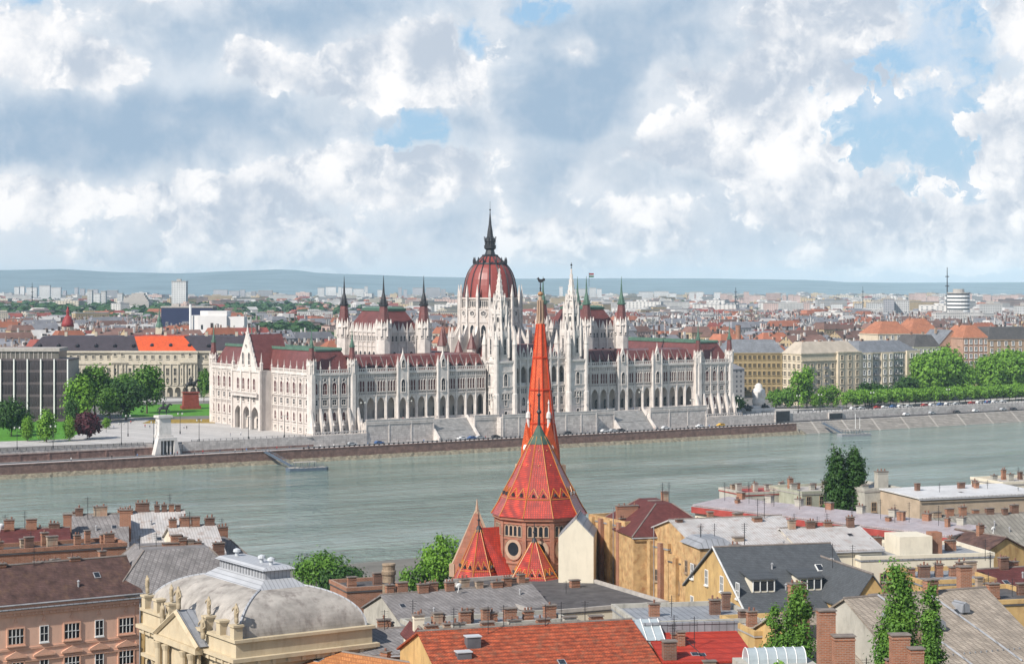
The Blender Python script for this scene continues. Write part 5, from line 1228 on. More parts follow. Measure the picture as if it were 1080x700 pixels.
# ------------------------------------------------------------------ the city beyond
def gridmat(n, c): return mat('city_wall_' + n, c, 0.9, 0.15, 0.05, pat='grid', rand=0.25)
cw = [gridmat('cream', (0.52, 0.47, 0.38)), gridmat('white', (0.62, 0.60, 0.57)), gridmat('grey', (0.42, 0.41, 0.40)), gridmat('pink', (0.52, 0.38, 0.33)), gridmat('ochre', (0.47, 0.36, 0.22))]
cr_ = [mat('city_roof_orange', (0.36, 0.135, 0.08), 0.85, 0.25, 0.1, rand=0.3), mat('city_roof_red', (0.27, 0.075, 0.06), 0.85, 0.25, 0.1, rand=0.3), mat('city_roof_brown', (0.19, 0.11, 0.09), 0.85, 0.25, 0.1, rand=0.3), mat('city_roof_grey', (0.22, 0.22, 0.24), 0.8, 0.25, 0.1, rand=0.3), mat('city_roof_pale', (0.50, 0.48, 0.46), 0.8, 0.2, 0.1, rand=0.2)]
names = ['orange', 'red', 'brown', 'grey', 'pale']
protos = []
for i in range(30):
    ri = (0, 0, 1, 2, 2, 3, 3, 3, 4, 4)[i % 10]; w = rnd.uniform(16, 38); d = rnd.uniform(13, 19); h = rnd.uniform(16, 26); kd = rnd.choice(('gable', 'hip', 'mansard', 'gable')) if ri != 4 else rnd.choice(('flat', 'mansard', 'gable'))
    m = MB(); m.box(0, w, 0, d, -2, h)
    if kd == 'gable':
        for xx in (0, w - .4): m.add([(xx, 0, h), (xx + .4, 0, h), (xx + .4, d, h), (xx, d, h), (xx, d / 2, h + 5.4), (xx + .4, d / 2, h + 5.4)], [(0, 4, 3), (1, 2, 5), (0, 1, 5, 4), (2, 3, 4, 5)])
    wl = m.mesh('wall', cw[i % 5]); m = MB()
    if kd == 'gable': m.gable(0, w, 0, d, h, h + 5.8, .3)
    elif kd == 'hip': m.taper(-.4, w + .4, -.4, d + .4, h, h + 6, d * .45, d * .45)
    elif kd == 'mansard': m.taper(-.4, w + .4, -.4, d + .4, h, h + 4.6, 2.6, 2.6)
    else:
        m.box(-.2, w + .2, -.2, d + .2, h, h + .6); m.box(w * .3, w * .55, d * .3, d * .7, h + .6, h + 3.4)
    cm = m
    for k in range(rnd.randint(4, 8)): cm.cbox(rnd.uniform(2, w - 2), rnd.uniform(.2, .8) * d, h + 2, rnd.uniform(.8, 2.2), .9, rnd.uniform(3.0, 6.0), rnd.randint(1, 3))
    for k in range(rnd.randint(1, 4)): x_ = rnd.uniform(2, w - 2); cm.box(x_ - .8, x_ + .8, d * .1, d * .4, h + 1.0, h + 3.0, rnd.choice((2, 3)))
    protos.append((ri, w, d, wl, cm.mesh('roof', [cr_[ri], mat('city_chimney', (0.34, 0.25, 0.2), .9, .2, .3), mat('city_chimney_white', (0.6, 0.58, 0.54), .9, .2, .3), mat('city_chimney_dark', (0.09, 0.07, 0.065), .9, .2, .3)])))
def city_house(i, x, y, rz, s):
    ri, w, d, wl, rf_ = protos[i]; 
    o = thing('city_house', 'old city house with %s roof among the crowded rooftops behind the parliament' % names[ri], 'house', (x, y, 9), rz, 'city houses with %s roofs' % names[ri]); o.scale = (1, 1, s)
    for nm, me in (('wall', wl), ('roof', rf_)): c = bpy.data.objects.new(nm, me); COL.objects.link(c); c.parent = o
    return o
# streets run along and across the river frame; houses stand in rows
def blocked(x, y):
    px = 540 + x / y * F; t = CU * (x - AX) + SU * (y - AY); w = -SU * (x - AX) + CU * (y - AY)
    if px < -25 or px > 1105: return True
    if -12 < t < 250 and w < 150: return True
    if px < 270 and y < 1215: return True
    if t >= 240 and w < 105 and px > 815: return True
    if 755 < px < 835 and y < 1195: return True
    if px > 915 and y < 1345: return True
    if 268 < px < 335 and 1750 < y < 2350 : return True       # park
    return False
cells = []
for w in range(110, 1500, 46):
    t = -1500 + (w * 7) % 23
    while t < 1600:
        i = rnd.randrange(30); ww = protos[i][1]
        if rnd.random() < .9: cells.append((t, w + rnd.uniform(-3, 3), i, ww))
        t += ww + (.4 if rnd.random() < .8 else 13)
cand = []
for (t, w, i, ww) in cells:
    x, y = RF(t, w); xm, ym = RF(t + ww / 2, w + 8)
    if y < 1100 or blocked(xm, ym) or blocked(x, y): continue
    cand.append((ym, x, y, i))
cand.sort()
for (ym, x, y, i) in cand[:298]: city_house(i, x, y, ANG, rnd.uniform(.8, 1.12))
print('city candidates', len(cand), 'nearest mass', cand[298][0] if len(cand) > 298 else None)
# the rest of the roofs reads as one mass
vsall = MB(); 
def mass_house(x, y, rz, w, d, h, wi, ri, kd):
    vsall.M = T((x, y, 9)) @ RZ(rz); vsall.box(0, w, 0, d, -2, h, wi)
    if kd == 0: 
        vsall.add([(-.4, -.4, h), (w + .4, -.4, h), (w + .4, d + .4, h), (-.4, d + .4, h), (-.4, d / 2, h + 5.6), (w + .4, d / 2, h + 5.6)], [(0, 1, 5, 4), (2, 3, 4, 5), (0, 4, 3), (1, 2, 5)], 5 + ri)
    elif kd == 1: vsall.taper(-.4, w + .4, -.4, d + .4, h, h + 5, 3.5, 3.5, 5 + ri)
    else: vsall.box(-.2, w + .2, -.2, d + .2, h, h + .8, 5 + ri); vsall.box(w * .3, w * .6, d * .3, d * .7, h + .8, h + 3.5, wi)
for (ym, x, y, i) in cand[298:]:
    ri, w, d = protos[i][:3]; mass_house(x, y, ANG, w, d, rnd.uniform(14, 25), i % 5, ri, rnd.choice((0, 0, 1, 2)))
    for k in range(3): vsall.cbox(w * rnd.uniform(.1, .9), d * rnd.uniform(.3, .7), 18, rnd.uniform(1, 2.4), 1, rnd.uniform(9, 12), rnd.choice((1, 2, 3, 7)))
Y = 2350.0
while Y < 8200:
    n = int(0.56 * Y / 34); 
    for k in range(n):
        if rnd.random() < .22: continue
        px = rnd.uniform(-20, 1100); yy = Y + rnd.uniform(-20, 20); x = WX(px, yy)
        if 268 < px < 335 and yy < 2500: continue
        if px < 400 and 2400 < yy < 4600 and rnd.random() < .45: continue
        big = rnd.random() < .06 + (Y - 2350) / 26000
        w = rnd.uniform(16, 38) if not big else rnd.uniform(40, 90); d = rnd.uniform(12, 20); h = rnd.uniform(10, 22) if not big else rnd.uniform(14, 34)
        mass_house(x, yy, rnd.choice((ANG, ANG + R(90), .2, -.5)), w, d, h, rnd.choice((0, 1, 1, 2, 3, 4)), rnd.choice((0, 1, 2, 2, 3, 3, 4, 4, 4)) if not big else rnd.choice((3, 4)), rnd.choice((0, 1, 2)) if not big else 2)
    Y *= 1.0 + 0.018 + (Y - 2000) * 1.2e-6
vsall.M = Matrix.Identity(4)
tag(vsall.build('distant_city', cw + cr_), kind='stuff')

# tree masses between the far roofs
def far_trees(name, pts, leafm):
    m = MB(); q = random.Random(3)
    for (x, y, r_) in pts:
        for k in range(26):
            u = Vector((q.gauss(0, 1), q.gauss(0, 1), abs(q.gauss(0, 1)) * .8)); u.normalize(); c = Vector((x, y, 9 + r_ * .5)) + Vector((u.x * r_, u.y * r_, u.z * r_ * 1.15)) * q.uniform(.6, 1)
            a = r_ * q.uniform(.28, .5); t1 = u.orthogonal().normalized() * a; t2 = u.cross(t1)
            m.add([tuple(c - t1), tuple(c + t2 * .8), tuple(c + t1), tuple(c - t2 * .8)], [(0, 1, 2, 3)])
    return tag(m.build(name, leafm), kind='stuff')
pts = []
for k in range(240): px = rnd.gauss(300, 22); Y = rnd.uniform(1700, 2450); pts.append((WX(px, Y), Y, rnd.uniform(9, 15)))
for k in range(1100):
    Y = rnd.uniform(2300, 7500); px = rnd.choice((rnd.uniform(-20, 400), rnd.uniform(-20, 1100))); pts.append((WX(px, Y), Y + rnd.uniform(-20, 20), rnd.uniform(8, 17)))
for k in range(420): px = rnd.gauss(60, 50); Y = rnd.uniform(3200, 4400); pts.append((WX(px, Y), Y, rnd.uniform(11, 19)))
for k in range(380): px = rnd.gauss(215, 70); Y = rnd.uniform(3400, 4600); pts.append((WX(px, Y), Y, rnd.uniform(11, 19)))
lf_far = leaf_mat('leaf_far_green', (0.028, 0.072, 0.026), (0.075, 0.145, 0.045))
far_trees('distant_trees', pts, lf_far)
pts = []
for k in range(60):
    Y = rnd.uniform(1250, 2200); px = rnd.uniform(-10, 1090); x = WX(px, Y)
    if not blocked(x, Y): pts.append((x, Y, rnd.uniform(5, 8)))
far_trees('courtyard_trees', pts, lf_mid)

# landmarks one can pick out
panel = [gridmat('panel_white', (0.60, 0.60, 0.59)), gridmat('panel_pink', (0.55, 0.42, 0.38)), gridmat('panel_grey', (0.38, 0.38, 0.40))]
def slab_tower(lab, pxa, pxb, ytop, Y, mi, d=16, cat='tower block', roofhut=True):
    x0, x1 = WX(pxa, Y), WX(pxb, Y); h = ZP(ytop, Y) - 9; o = thing('tower_block', lab, cat, (x0, Y, 9))
    m = MB(); m.box(0, x1 - x0, 0, d, -1, h); m.build('wall', panel[mi], o)
    m = MB(); m.box(-.5, x1 - x0 + .5, -.5, d + .5, h, h + 1.2); w = x1 - x0
    if roofhut: m.box(w * .3, w * .6, d * .3, d * .7, h + 1.2, h + 5)
    m.build('roof', conc, o); return o
slab_tower('pale square tower block rising over the trees left of the parliament', 181, 196, 297, 3600, 0, 24)
slab_tower('grey tower block with a darker left half right of the city centre', 934, 943, 315.5, 2900, 2, 18)
slab_tower('lighter grey slab right beside the dark grey tower block', 943.5, 959, 317, 2920, 0, 18)
slab_tower('white cube like tower block near the right edge of the city', 1037, 1057, 321, 2700, 0, 22)
slab_tower('white slab at the far right border of the city', 1073, 1092, 323, 2700, 0, 20)
o = thing('round_tower_block', 'white rounded tower block with dark window bands and an antenna platform', 'tower block', (WX(1011, 2600), 2600, 9))
h = ZP(309.5, 2600) - 9; rr = WX(1023, 2600) - WX(1011, 2600); m = MB()
for i in range(11): m.lathe(0, 0, [(rr, h * i / 11), (rr, h * (i + .55) / 11)], 20, 0, 0); m.lathe(0, 0, [(rr * .97, h * (i + .55) / 11), (rr * .97, h * (i + 1) / 11)], 20, 0, 1)
m.build('floors', [white_p, glass_d], o); m = MB(); m.lathe(0, 0, [(rr * 1.02, h), (rr * 1.02, h + 1.5), (rr * .5, h + 1.6), (rr * .5, h + 6)], 16); m.build('roof', conc, o)
def mast(lab, px, yt, Y, r_):
    o = thing('radio_mast', lab, 'mast', (WX(px, Y), Y, 9)); h = ZP(yt, Y) - 9; m = MB(); m.beam((0, 0, 0), (0, 0, h), r_, 6, 0, r_ * .3); m.build('mast_pole', iron, o)
    m = MB()
    for f_ in (.55, .7, .85): m.lathe(0, 0, [(r_ * 1.8, h * f_), (r_ * 1.8, h * f_ + 1.2)], 8)
    m.build('platform', iron, o)
mast('tall thin radio mast left of the white rounded tower block', 999, 282, 2750, 1.6)
mast('thin distant mast in the middle of the right city', 910, 302, 3300, 1.0); mast('short dark chimney mast above the right rooftops', 776, 303, 3600, 1.6); mast('thin mast over the left housing blocks', 34, 298, 4200, 1.5)
q = random.Random(8); i = 0
for (a, b, y0, y1, Y, mi) in ((15, 60, 301, 306, 6200, 0), (66, 120, 302, 307, 6800, 2), (92, 125, 306, 310, 4200, 0), (335, 400, 302, 307, 7000, 0), (420, 470, 303, 307, 6400, 2), (590, 640, 302, 306, 6600, 0), (655, 760, 306, 310, 5800, 0), (806, 850, 318, 320, 3400, 1), (866, 912, 319, 321, 3200, 0), (915, 935, 319, 322, 3200, 0), (760, 840, 308, 312, 5000, 1), (225, 300, 305, 308, 6600, 2), (960, 1070, 309, 313, 4800, 1)):
    px = a
    while px < b:
        w = q.choice((3.5, 5, 7, 11, 15)); slab_tower('distant %s housing slab on the hazy horizon of the city' % ('white', 'pink', 'grey')[mi], px, min(px + w, b + 4), q.uniform(y0, y1), Y + q.uniform(-150, 150), mi, 14, 'housing slab', False)['group'] = 'distant %s housing slabs' % ('white', 'pink', 'grey')[mi]; px += w + (q.uniform(.5, 3) if q.random() < .6 else q.uniform(6, 14))
# white theatre like block, long dark hall, green spire, red dome, brick stack
Y = 1700.0; o = thing('white_hall', 'big windowless white hall with a curved corner left of the parliament', 'building', (WX(199, Y), Y, 9)); k = Y / F
m = MB(); h = ZP(328, Y) - 9; r0 = 12 * k
poly = [(22 * k, 0), (36 * k, 0), (36 * k, 24), (0, 24), (0, 10)] + [(r0 - r0 * math.cos(a), 10 - 10 * math.sin(a) ) for a in (R(20), R(45), R(70))]
poly = [(0, 24), (0, 9), (1.5 * k, 4), (5 * k, 1), (10 * k, 0), (40 * k, 0), (40 * k, 24)]
m.slab(poly, -1, h - 4); m.slab([(x_ + (10 * k if x_ < 11 * k else 0), y_ + 2) for x_, y_ in poly], h - 4, h); m.box(40 * k, 58 * k, 3, 22, -1, h - 5); m.build('wall', mat('white_render', (0.66, 0.64, 0.62), .85, .08, .1), o)
m = MB(); m.lathe(2 * k, -1, [(1.2, 0), (1.0, h + 6)], 8); m.build('chimney', white_p, o); m = MB(); m.box(13 * k, 15 * k, -.15, -.01, h - 16, h - 12); m.build('window', glass_d, o)
Y = 2000.0; k = Y / F; o = thing('dark_hall', 'long dark blue windowless hall behind the white hall', 'building', (WX(170, Y), Y, 9)); m = MB(); h = ZP(324.5, Y) - 9; m.box(0, 54 * k, 0, 30, -1, h); m.build('wall', mat('dark_blue_cladding', (0.022, 0.028, 0.075), .6, .15, .1), o); m = MB(); m.box(-.5, 54 * k + .5, -.5, 31, h, h + 1.5); m.box(10 * k, 18 * k, 4, 12, h + 1.5, h + 4); m.build('roof', conc, o)
Y = 1500.0; k = Y / F; o = thing('green_spire_church', 'slim pale church tower with green copper spire behind the ministry', 'church tower', (WX(168, Y), Y, 9)); h = ZP(345, Y) - 9
m = MB(); m.cbox(0, 0, -1, 5, 5, h + 1); m.build('tower', cream, o); m = MB(); m.lathe(0, 0, [(3.2, h), (2.6, h + 2), (1.6, h + 4), (1.7, h + 6), (.6, h + 9), (.1, h + 16)], 8); m.build('spire', copper, o)
Y = 1560.0; k = Y / F; o = thing('red_domed_church', 'brick red domed tower with lantern above the left rooftops', 'domed tower', (WX(71.5, Y), Y, 9)); h = ZP(345, Y) - 9; r0 = 6.3 * k
m = MB(); m.lathe(0, 0, [(r0, -1), (r0, h), (r0 * 1.06, h + .5)], 12); m.build('drum', cream, o); m = MB(); m.lathe(0, 0, [(r0 * 1.05, h + .5), (r0 * 1.0, h + 3), (r0 * .82, h + 6), (r0 * .5, h + 8.5), (r0 * .25, h + 9.5)], 14); m.build('dome', mat('dome_brick_red', (0.26, 0.035, 0.035), .6), o, True)
m = MB(); m.lathe(0, 0, [(r0 * .25, h + 9.4), (r0 * .25, h + 12), (r0 * .34, h + 12.2), (.1, h + 17)], 8); m.build('lantern', mat('dome_brick_red', (0, 0, 0)), o)
Y = 1420.0; o = thing('brick_stack', 'short thick orange brick chimney above the ochre building', 'chimney', (WX(778.5, Y), Y, 9)); h = ZP(343, Y) - 9
m = MB(); m.lathe(0, 0, [(2.3, -1), (1.9, h - 1), (2.2, h - .6), (2.1, h)], 12); m.build('shaft', brick, o); m = MB(); m.lathe(0, 0, [(1.5, h), (1.5, h + .4)], 10); m.build('flue', iron, o)
Y = 3900.0; k = Y / F; o = thing('stadium_grandstand', 'pale stepped grandstand among trees at the upper left of the city', 'grandstand', (WX(127, Y), Y, 9)); m = MB(); h0 = ZP(316, Y) - 9
for i in range(5): m.box(i * 2.6 * k, (30 - i * 1.6) * k, i * 3, 30, h0 * .8 + i * 4.0, h0 * .8 + (i + 1) * 4.0)
m.box(0, 30 * k, 0, 30, -1, h0 * .8); m.build('tiers', conc, o)
# ------------------------------------------------------------------ the red church on the near bank
tile_red = mat('glazed_red_tiles', (0.56, 0.042, 0.014), 0.33, 0.5, 0.9, 0.35, pat='tile', psc=1.25, col2=(0.12, 0.015, 0.01), spec=0.6, coat=0.35, mortar=0.07, stain=0.35, dirt=(0.24, 0.03, 0.02))
tile_org = mat('orange_red_tiles', (0.70, 0.115, 0.028), 0.42, 0.25, 1.0, 0.2, pat='tile', psc=1.0, col2=(0.28, 0.03, 0.01), spec=0.5, coat=0.2)
tile_yel = mat('yellow_glazed_tiles', (0.52, 0.22, 0.035), 0.35, 0.15, 1.5, spec=0.5)
ch_brick = mat('church_brick', (0.38, 0.14, 0.085), 0.9, 0.25, 0.8, 0.2, pat='brick', psc=1.2, col2=(0.26, 0.17, 0.13), stain=0.3)
ch_stone = mat('church_stone', (0.43, 0.30, 0.215), 0.9, 0.2, 0.8, stain=0.3)
Yc = 330.0; cx0 = WX(568.5, Yc); zc0 = near_z(cx0, Yc)
church = thing('church', 'red brick church with glazed tile roofs and tall orange spire on the near bank', 'church', (cx0, Yc, 0), 0)
NS = 10; ROT = R(-20 - 90)
def zc(py, Y=Yc): return ZP(py, Y)
RP = [(8.15, 36.2), (7.7, 36.9), (6.9, 38.2), (6.2, 39.7), (4.45, 42.8), (2.2, 47.4), (.95, 49.6)]
m = MB(); m.lathe(0, 0, [(7.4, 8), (7.4, 28.2), (7.6, 28.5), (7.4, 28.8), (7.4, 35.4), (7.9, 35.7), (7.9, 36.15)], NS, ROT); m.build('crossing_drum', ch_brick, church)
m = MB(); m.lathe(0, 0, RP, NS, ROT); m.build('crossing_roof', tile_red, church)
def fpt(k, u, z, off=.07, prof=RP, cx=0, cy=0, n=NS, rot=ROT):
    for (r0, z0), (r1, z1) in zip(prof, prof[1:]):
        if z0 <= z <= z1: r = r0 + (r1 - r0) * (z - z0) / (z1 - z0); break
    else: r = prof[-1][0]
    a0 = rot + 2 * math.pi * k / n; a1 = a0 + 2 * math.pi / n; am = (a0 + a1) / 2
    p = Vector((cx + r * (math.cos(a0) * (1 - u) + math.cos(a1) * u), cy + r * (math.sin(a0) * (1 - u) + math.sin(a1) * u), z)); return p + Vector((math.cos(am), math.sin(am), .35)) * off
def strip(mb, ps, wd):
    for a, b in zip(ps, ps[1:]): mb.beam(tuple(a), tuple(b), wd, 4)
def tile_bands(prof, n, rot, zl, zh, teeth, wd, cx=0, cy=0, ztop=None, parent=church):
    m = MB()
    for k in range(n):
        pts = []
        for j in range(teeth * 2 + 1): pts.append(fpt(k, .06 + .88 * j / (teeth * 2), zl if j % 2 == 0 else zh, .06, prof, cx, cy, n, rot))
        strip(m, pts, wd); strip(m, [fpt(k, u, zl - .25, .06, prof, cx, cy, n, rot) for u in (.03, .97)], wd)
        zt = ztop or prof[-1][1] - .3
        ed = [p[1] for p in prof if p[1] <= zt] + [zt]
        strip(m, [fpt(k, 0, z, .05, prof, cx, cy, n, rot) for z in ed], wd * 1.1)
    m.build('tile_band', tile_yel, parent)
    for k in range(n):
        for j in range(teeth):
            d = MB()
            u = .06 + .88 * (j + .5) / teeth; p = fpt(k, u, zl + (zh - zl) * .15, .05, prof, cx, cy, n, rot); am = rot + 2 * math.pi * (k + .5) / n
            d.M = T(p) @ RZ(am + math.pi / 2); s = (zh - zl) * .36; s *= .55; d.prism([(-s, 0), (s, 0), (0, s * 1.7)], -.22, .3); d.build('roof_vent', iron, parent)
tile_bands(RP, NS, ROT, 39.4, 40.9, 2, .062)
m = MB()
for k in range(NS):
    for z in (44.6, 47.0): 
        p = fpt(k, .5, z, .05); m.ball(p.x, p.y, p.z, .12, 5)
m.build('tile_stud', tile_yel, church)
m = MB(); m.lathe(0, 0, [(1.95, 48.0), (1.75, 48.4), (.95, 49.7), (.35, 51.0), (.2, 51.2)], NS, ROT); m.build('copper_cap', mat('dark_copper', (0.06, 0.10, 0.075), .6, .3, 1.0), church)
m = MB(); m.lathe(0, 0, [(.28, 51), (.2, 53), (.45, 53.4), (.2, 53.8), (.16, 56), (.34, 56.3), (.12, 56.6), (.06, 59.2)], 8); m.build('finial', iron, church)
# drum details
ap = win_mesh('arcade_window', .62, 1.7, 1.35, False, 0, glass_d, .14, frame=ch_stone, bars=0, sill=False, proud=.14)
rwm = MB(); n_ = 20
c1 = [(1.15 * math.cos(2*math.pi*i/n_), 1.15 * math.sin(2*math.pi*i/n_)) for i in range(n_)]; c2 = [(1.75 * math.cos(2*math.pi*i/n_), 1.75 * math.sin(2*math.pi*i/n_)) for i in range(n_)]; c3 = [(1.9 * math.cos(2*math.pi*i/n_), 1.9 * math.sin(2*math.pi*i/n_)) for i in range(n_)]
ring(rwm, c1, c2, -.12, 0, 0); ring(rwm, c2, c3, -.2, 0, 2); rwm.add([(x, -.03, z) for x, z in c1], [tuple(range(n_))], 1); rwm = rwm.mesh('round_window', [ch_stone, glass_d, ch_brick])
pil = MB()
for k in range(NS):
    a = ROT + 2 * math.pi * (k + .5) / NS; rr = 7.4 * math.cos(math.pi / NS); M = RZ(a) @ T((rr, 0, 0)) @ RZ(R(90))
    for j in range(4): inst_mesh('arcade_window', ap, church, M @ T((-1.35 + .9 * j, 0, 33.1)))
    inst_mesh('round_window', rwm, church, M @ T((0, 0, 30.9)))
    a2 = ROT + 2 * math.pi * k / NS; pil.M = RZ(a2); pil.cbox(7.35, 0, 10, .5, .7, 25.4); pil.M = M; pil.box(-2.2, 2.2, -.16, 0, 32.5, 32.8); pil.box(-2.2, 2.2, -.16, 0, 35.0, 35.3)
pil.build('drum_pilaster', ch_brick, church)
# front apse with its steep small roof
def apse(cx, cy, r, z0, ze, zt, n, rot, bands=True):
    m = MB(); m.lathe(cx, cy, [(r * .93, z0), (r * .93, ze)], n, rot); m.build('apse_wall', ch_brick, church)
    pr = [(r, ze - .15), (r * .8, ze + (zt - ze) * .17), (.28, zt - .4)]
    m = MB(); m.lathe(cx, cy, pr, n, rot); m.build('apse_roof', tile_red, church)
    tile_bands(pr, n, rot, ze + (zt - ze) * .18, ze + (zt - ze) * .34, 2, .055, cx, cy)
    m = MB(); m.lathe(cx, cy, [(.62, zt - 1.1), (.3, zt - .1), (.12, zt), (.12, zt + .7), (.3, zt + .9), (.1, zt + 1.1), (.05, zt + 2.6)], 8); m.build('apse_finial', iron, church)
apse(-.9, -8.6, 4.7, 8, 25.9, 33.2, 8, R(-20 - 90))
apse(WX(505, 326) - cx0, -3.6, 4.3, 8, 26.0, 34.6, 8, R(-14 - 90))
# transept behind the left apse
m = MB(); xt = WX(505, 326) - cx0
m.add([(xt, -3.6, 34.2), (-4.5, -1.2, 34.2), (xt - 3.2, -1.5, 26), (-5.5, 4.2, 26), (xt + 3.4, -6.2, 26), (-4.2, -5.6, 26)], [(0, 1, 3, 2), (0, 4, 5, 1)]); m.build('transept_roof', tile_red, church)
m = MB(); m.M = T((xt - .6, -.4, 0)) @ RZ(R(-28)); m.prism([(-4.6, 8), (4.6, 8), (4.6, 27), (.3, 36.2), (-.3, 36.2), (-4.6, 27)], 0, .9); m.build('transept_gable', ch_brick, church)
m = MB(); m.M = T((xt - .6, -.4, 0)) @ RZ(R(-28))
for s in (-1, 1): m.beam((s * 4.9, .45, 26.6), (0, .45, 36.5), .42, 4)
m.cbox(-4.6, .45, 25.2, 1.0, 1.2, 2.2); m.cbox(4.6, .45, 25.2, 1.0, 1.2, 2.2); m.lathe(0, .45, [(.4, 36), (.3, 37), (.06, 38.6)], 6); m.build('gable_coping', ch_stone, church)
# bell tower with the tall spire
bt = (WX(570, 352) - cx0, 352 - Yc); TB = T((bt[0], bt[1], 0)) @ RZ(ANG)
m = MB(TB); m.cbox(0, 0, 6, 5.7, 5.7, 35.5); m.build('bell_tower', ch_brick, church)
m = MB(TB); m.cbox(0, 0, 41.0, 6.2, 6.2, .7); m.cbox(0, 0, 30, 6.1, 6.1, .5)
for sx in (-1, 1):
    for sy in (-1, 1): m.cbox(sx * 2.85, sy * 2.85, 8, .9, .9, 34.5)
m.build('tower_trim', ch_stone, church)
SPR = [(3.35, 42.0), (3.05, 45.5), (2.1, 54.4), (.72, 67.9)]
m = MB(TB); m.lathe(0, 0, SPR, 8, R(22.5)); m.build('spire', tile_org, church)
m = MB(TB)
for k in range(8):
    a = R(22.5 + 45 * k)
    for (r0, z0), (r1, z1) in zip(SPR, SPR[1:]): m.beam((r0 * math.cos(a), r0 * math.sin(a), z0), (r1 * math.cos(a), r1 * math.sin(a), z1), .12, 5)
for z in (50, 56.0, 61.8):
    r = 3.35
    for (r0, z0), (r1, z1) in zip(SPR, SPR[1:]):
        if z0 <= z <= z1: r = r0 + (r1 - r0) * (z - z0) / (z1 - z0)
    m.lathe(0, 0, [(r + .05, z - .22), (r + .14, z - .1), (r + .14, z + .1), (r + .02, z + .22)], 8, R(22.5), cap=False)
m.build('spire_rib', mat('dark_red_ridge', (0.48, 0.05, 0.018), .4, .2, 1.0), church)
# four gables round the foot of the spire, with white roundels and pinnacles
for q_ in range(4):
    M = TB @ RZ(R(90 * q_)) @ T((0, -2.85, 0))
    m = MB(M); m.prism([(-1.75, 41.7), (1.75, 41.7), (1.45, 45.4), (0, 50.2), (-1.45, 45.4)], -.35, 1.6); m.build('spire_gable', tile_org, church)
    m = MB(M); m.prism([(.62 * math.cos(2*math.pi*i/14), 45.6 + .62 * math.sin(2*math.pi*i/14)) for i in range(14)], -.5, -.36); m.build('roundel', white_p, church)
    m = MB(M); m.lathe(0, .2, [(.32, 49.2), (.3, 50.8), (.5, 51.0), (.42, 51.8), (.16, 52.2), (.1, 53.4), (.2, 53.6), (.04, 54.3)], 8); m.build('gable_pinnacle', whst, church)
m = MB(TB); m.lathe(0, 0, [(.76, 67.2), (.66, 68.0), (.5, 68.5), (.34, 72.4), (.28, 72.8)], 8, R(22.5)); 
for k in range(8): a = R(45 * k); m.beam((.7 * math.cos(a), .7 * math.sin(a), 68), (.5 * math.cos(a), .5 * math.sin(a), 72.2), .09, 4)
m.build('stone_finial', ch_stone, church)
m = MB(TB); m.ball(0, 0, 73.3, .52, 10, 0, .8); m.build('gilded_ball', mat('aged_gilding', (0.36, 0.20, 0.10), .45, .2, 2.0, spec=.5), church)
m = MB(); m.M = T((bt[0], bt[1], 0))
m.lathe(0, 0, [(.12, 73.7), (.08, 75.3)], 6); m.ball(0, 0, 74.3, .18, 6)
m.prism([(x_ * 1.0, 75.35 + z_) for x_, z_ in ((-.25, .05), (.1, -.05), (.45, .1), (.6, .25), (.85, .35), (.8, .75), (.5, .8), (.3, .62), (.1, .58), (-.15, .62), (-.22, .8), (-.4, .98), (-.52, .82), (-.75, .7), (-.5, .6), (-.45, .3))], -.09, .09)
m.build('weathercock', iron, church)

# ------------------------------------------------------------------ the roofs of the near bank
pinkw = mat('salmon_plaster', (0.78, 0.49, 0.355), 0.9, 0.12, 0.25, 0.05, stain=0.22); yel_w = mat('yellow_plaster', (0.52, 0.35, 0.15), 0.9, 0.2, 0.35, 0.1, stain=0.55, dirt=(0.24, 0.12, 0.06)); tanw = mat('rusty_tan_plaster', (0.50, 0.33, 0.16), 0.92, 0.35, 0.7, 0.15, stain=0.75, dirt=(0.30, 0.13, 0.055))
whitew = mat('white_cream_plaster', (0.66, 0.60, 0.48), 0.9, 0.08, 0.3, stain=0.18); greyw = mat('grey_stucco', (0.42, 0.40, 0.35), 0.9, 0.2, 0.3, 0.1, stain=0.5)
browntile = mat('mossy_brown_tiles', (0.115, 0.065, 0.055), 0.85, 0.55, 0.7, 0.5, pat='tile', psc=0.8, col2=(0.05, 0.03, 0.03), stain=0.35, dirt=(0.20, 0.12, 0.07)); slate_l = mat('light_slate_shingles', (0.235, 0.22, 0.215), 0.8, 0.3, 0.5, 0.4, pat='shingle', psc=1.15, col2=(0.11, 0.10, 0.10), stain=0.3)
slate_b = mat('beige_diamond_shingles', (0.34, 0.29, 0.235), 0.85, 0.3, 0.35, 0.4, pat='shingle', psc=1.25, col2=(0.15, 0.12, 0.10), stain=0.4); slate_d = mat('dark_new_slate', (0.085, 0.092, 0.10), 0.7, 0.2, 0.8, 0.2, pat='tile', psc=0.8)
palem = mat('pale_sheet_metal', (0.46, 0.44, 0.425), 0.6, 0.22, 0.35, pat='seam', psc=.5, stain=0.7, dirt=(0.27, 0.20, 0.165)); greym = mat('grey_sheet_metal', (0.27, 0.28, 0.30), 0.5, 0.2, 0.4, pat='seam', stain=0.4); lilac = mat('lilac_grey_sheet', (0.40, 0.355, 0.365), 0.5, 0.2, 0.3, pat='seam', psc=.6, stain=0.5, dirt=(0.24, 0.15, 0.14))
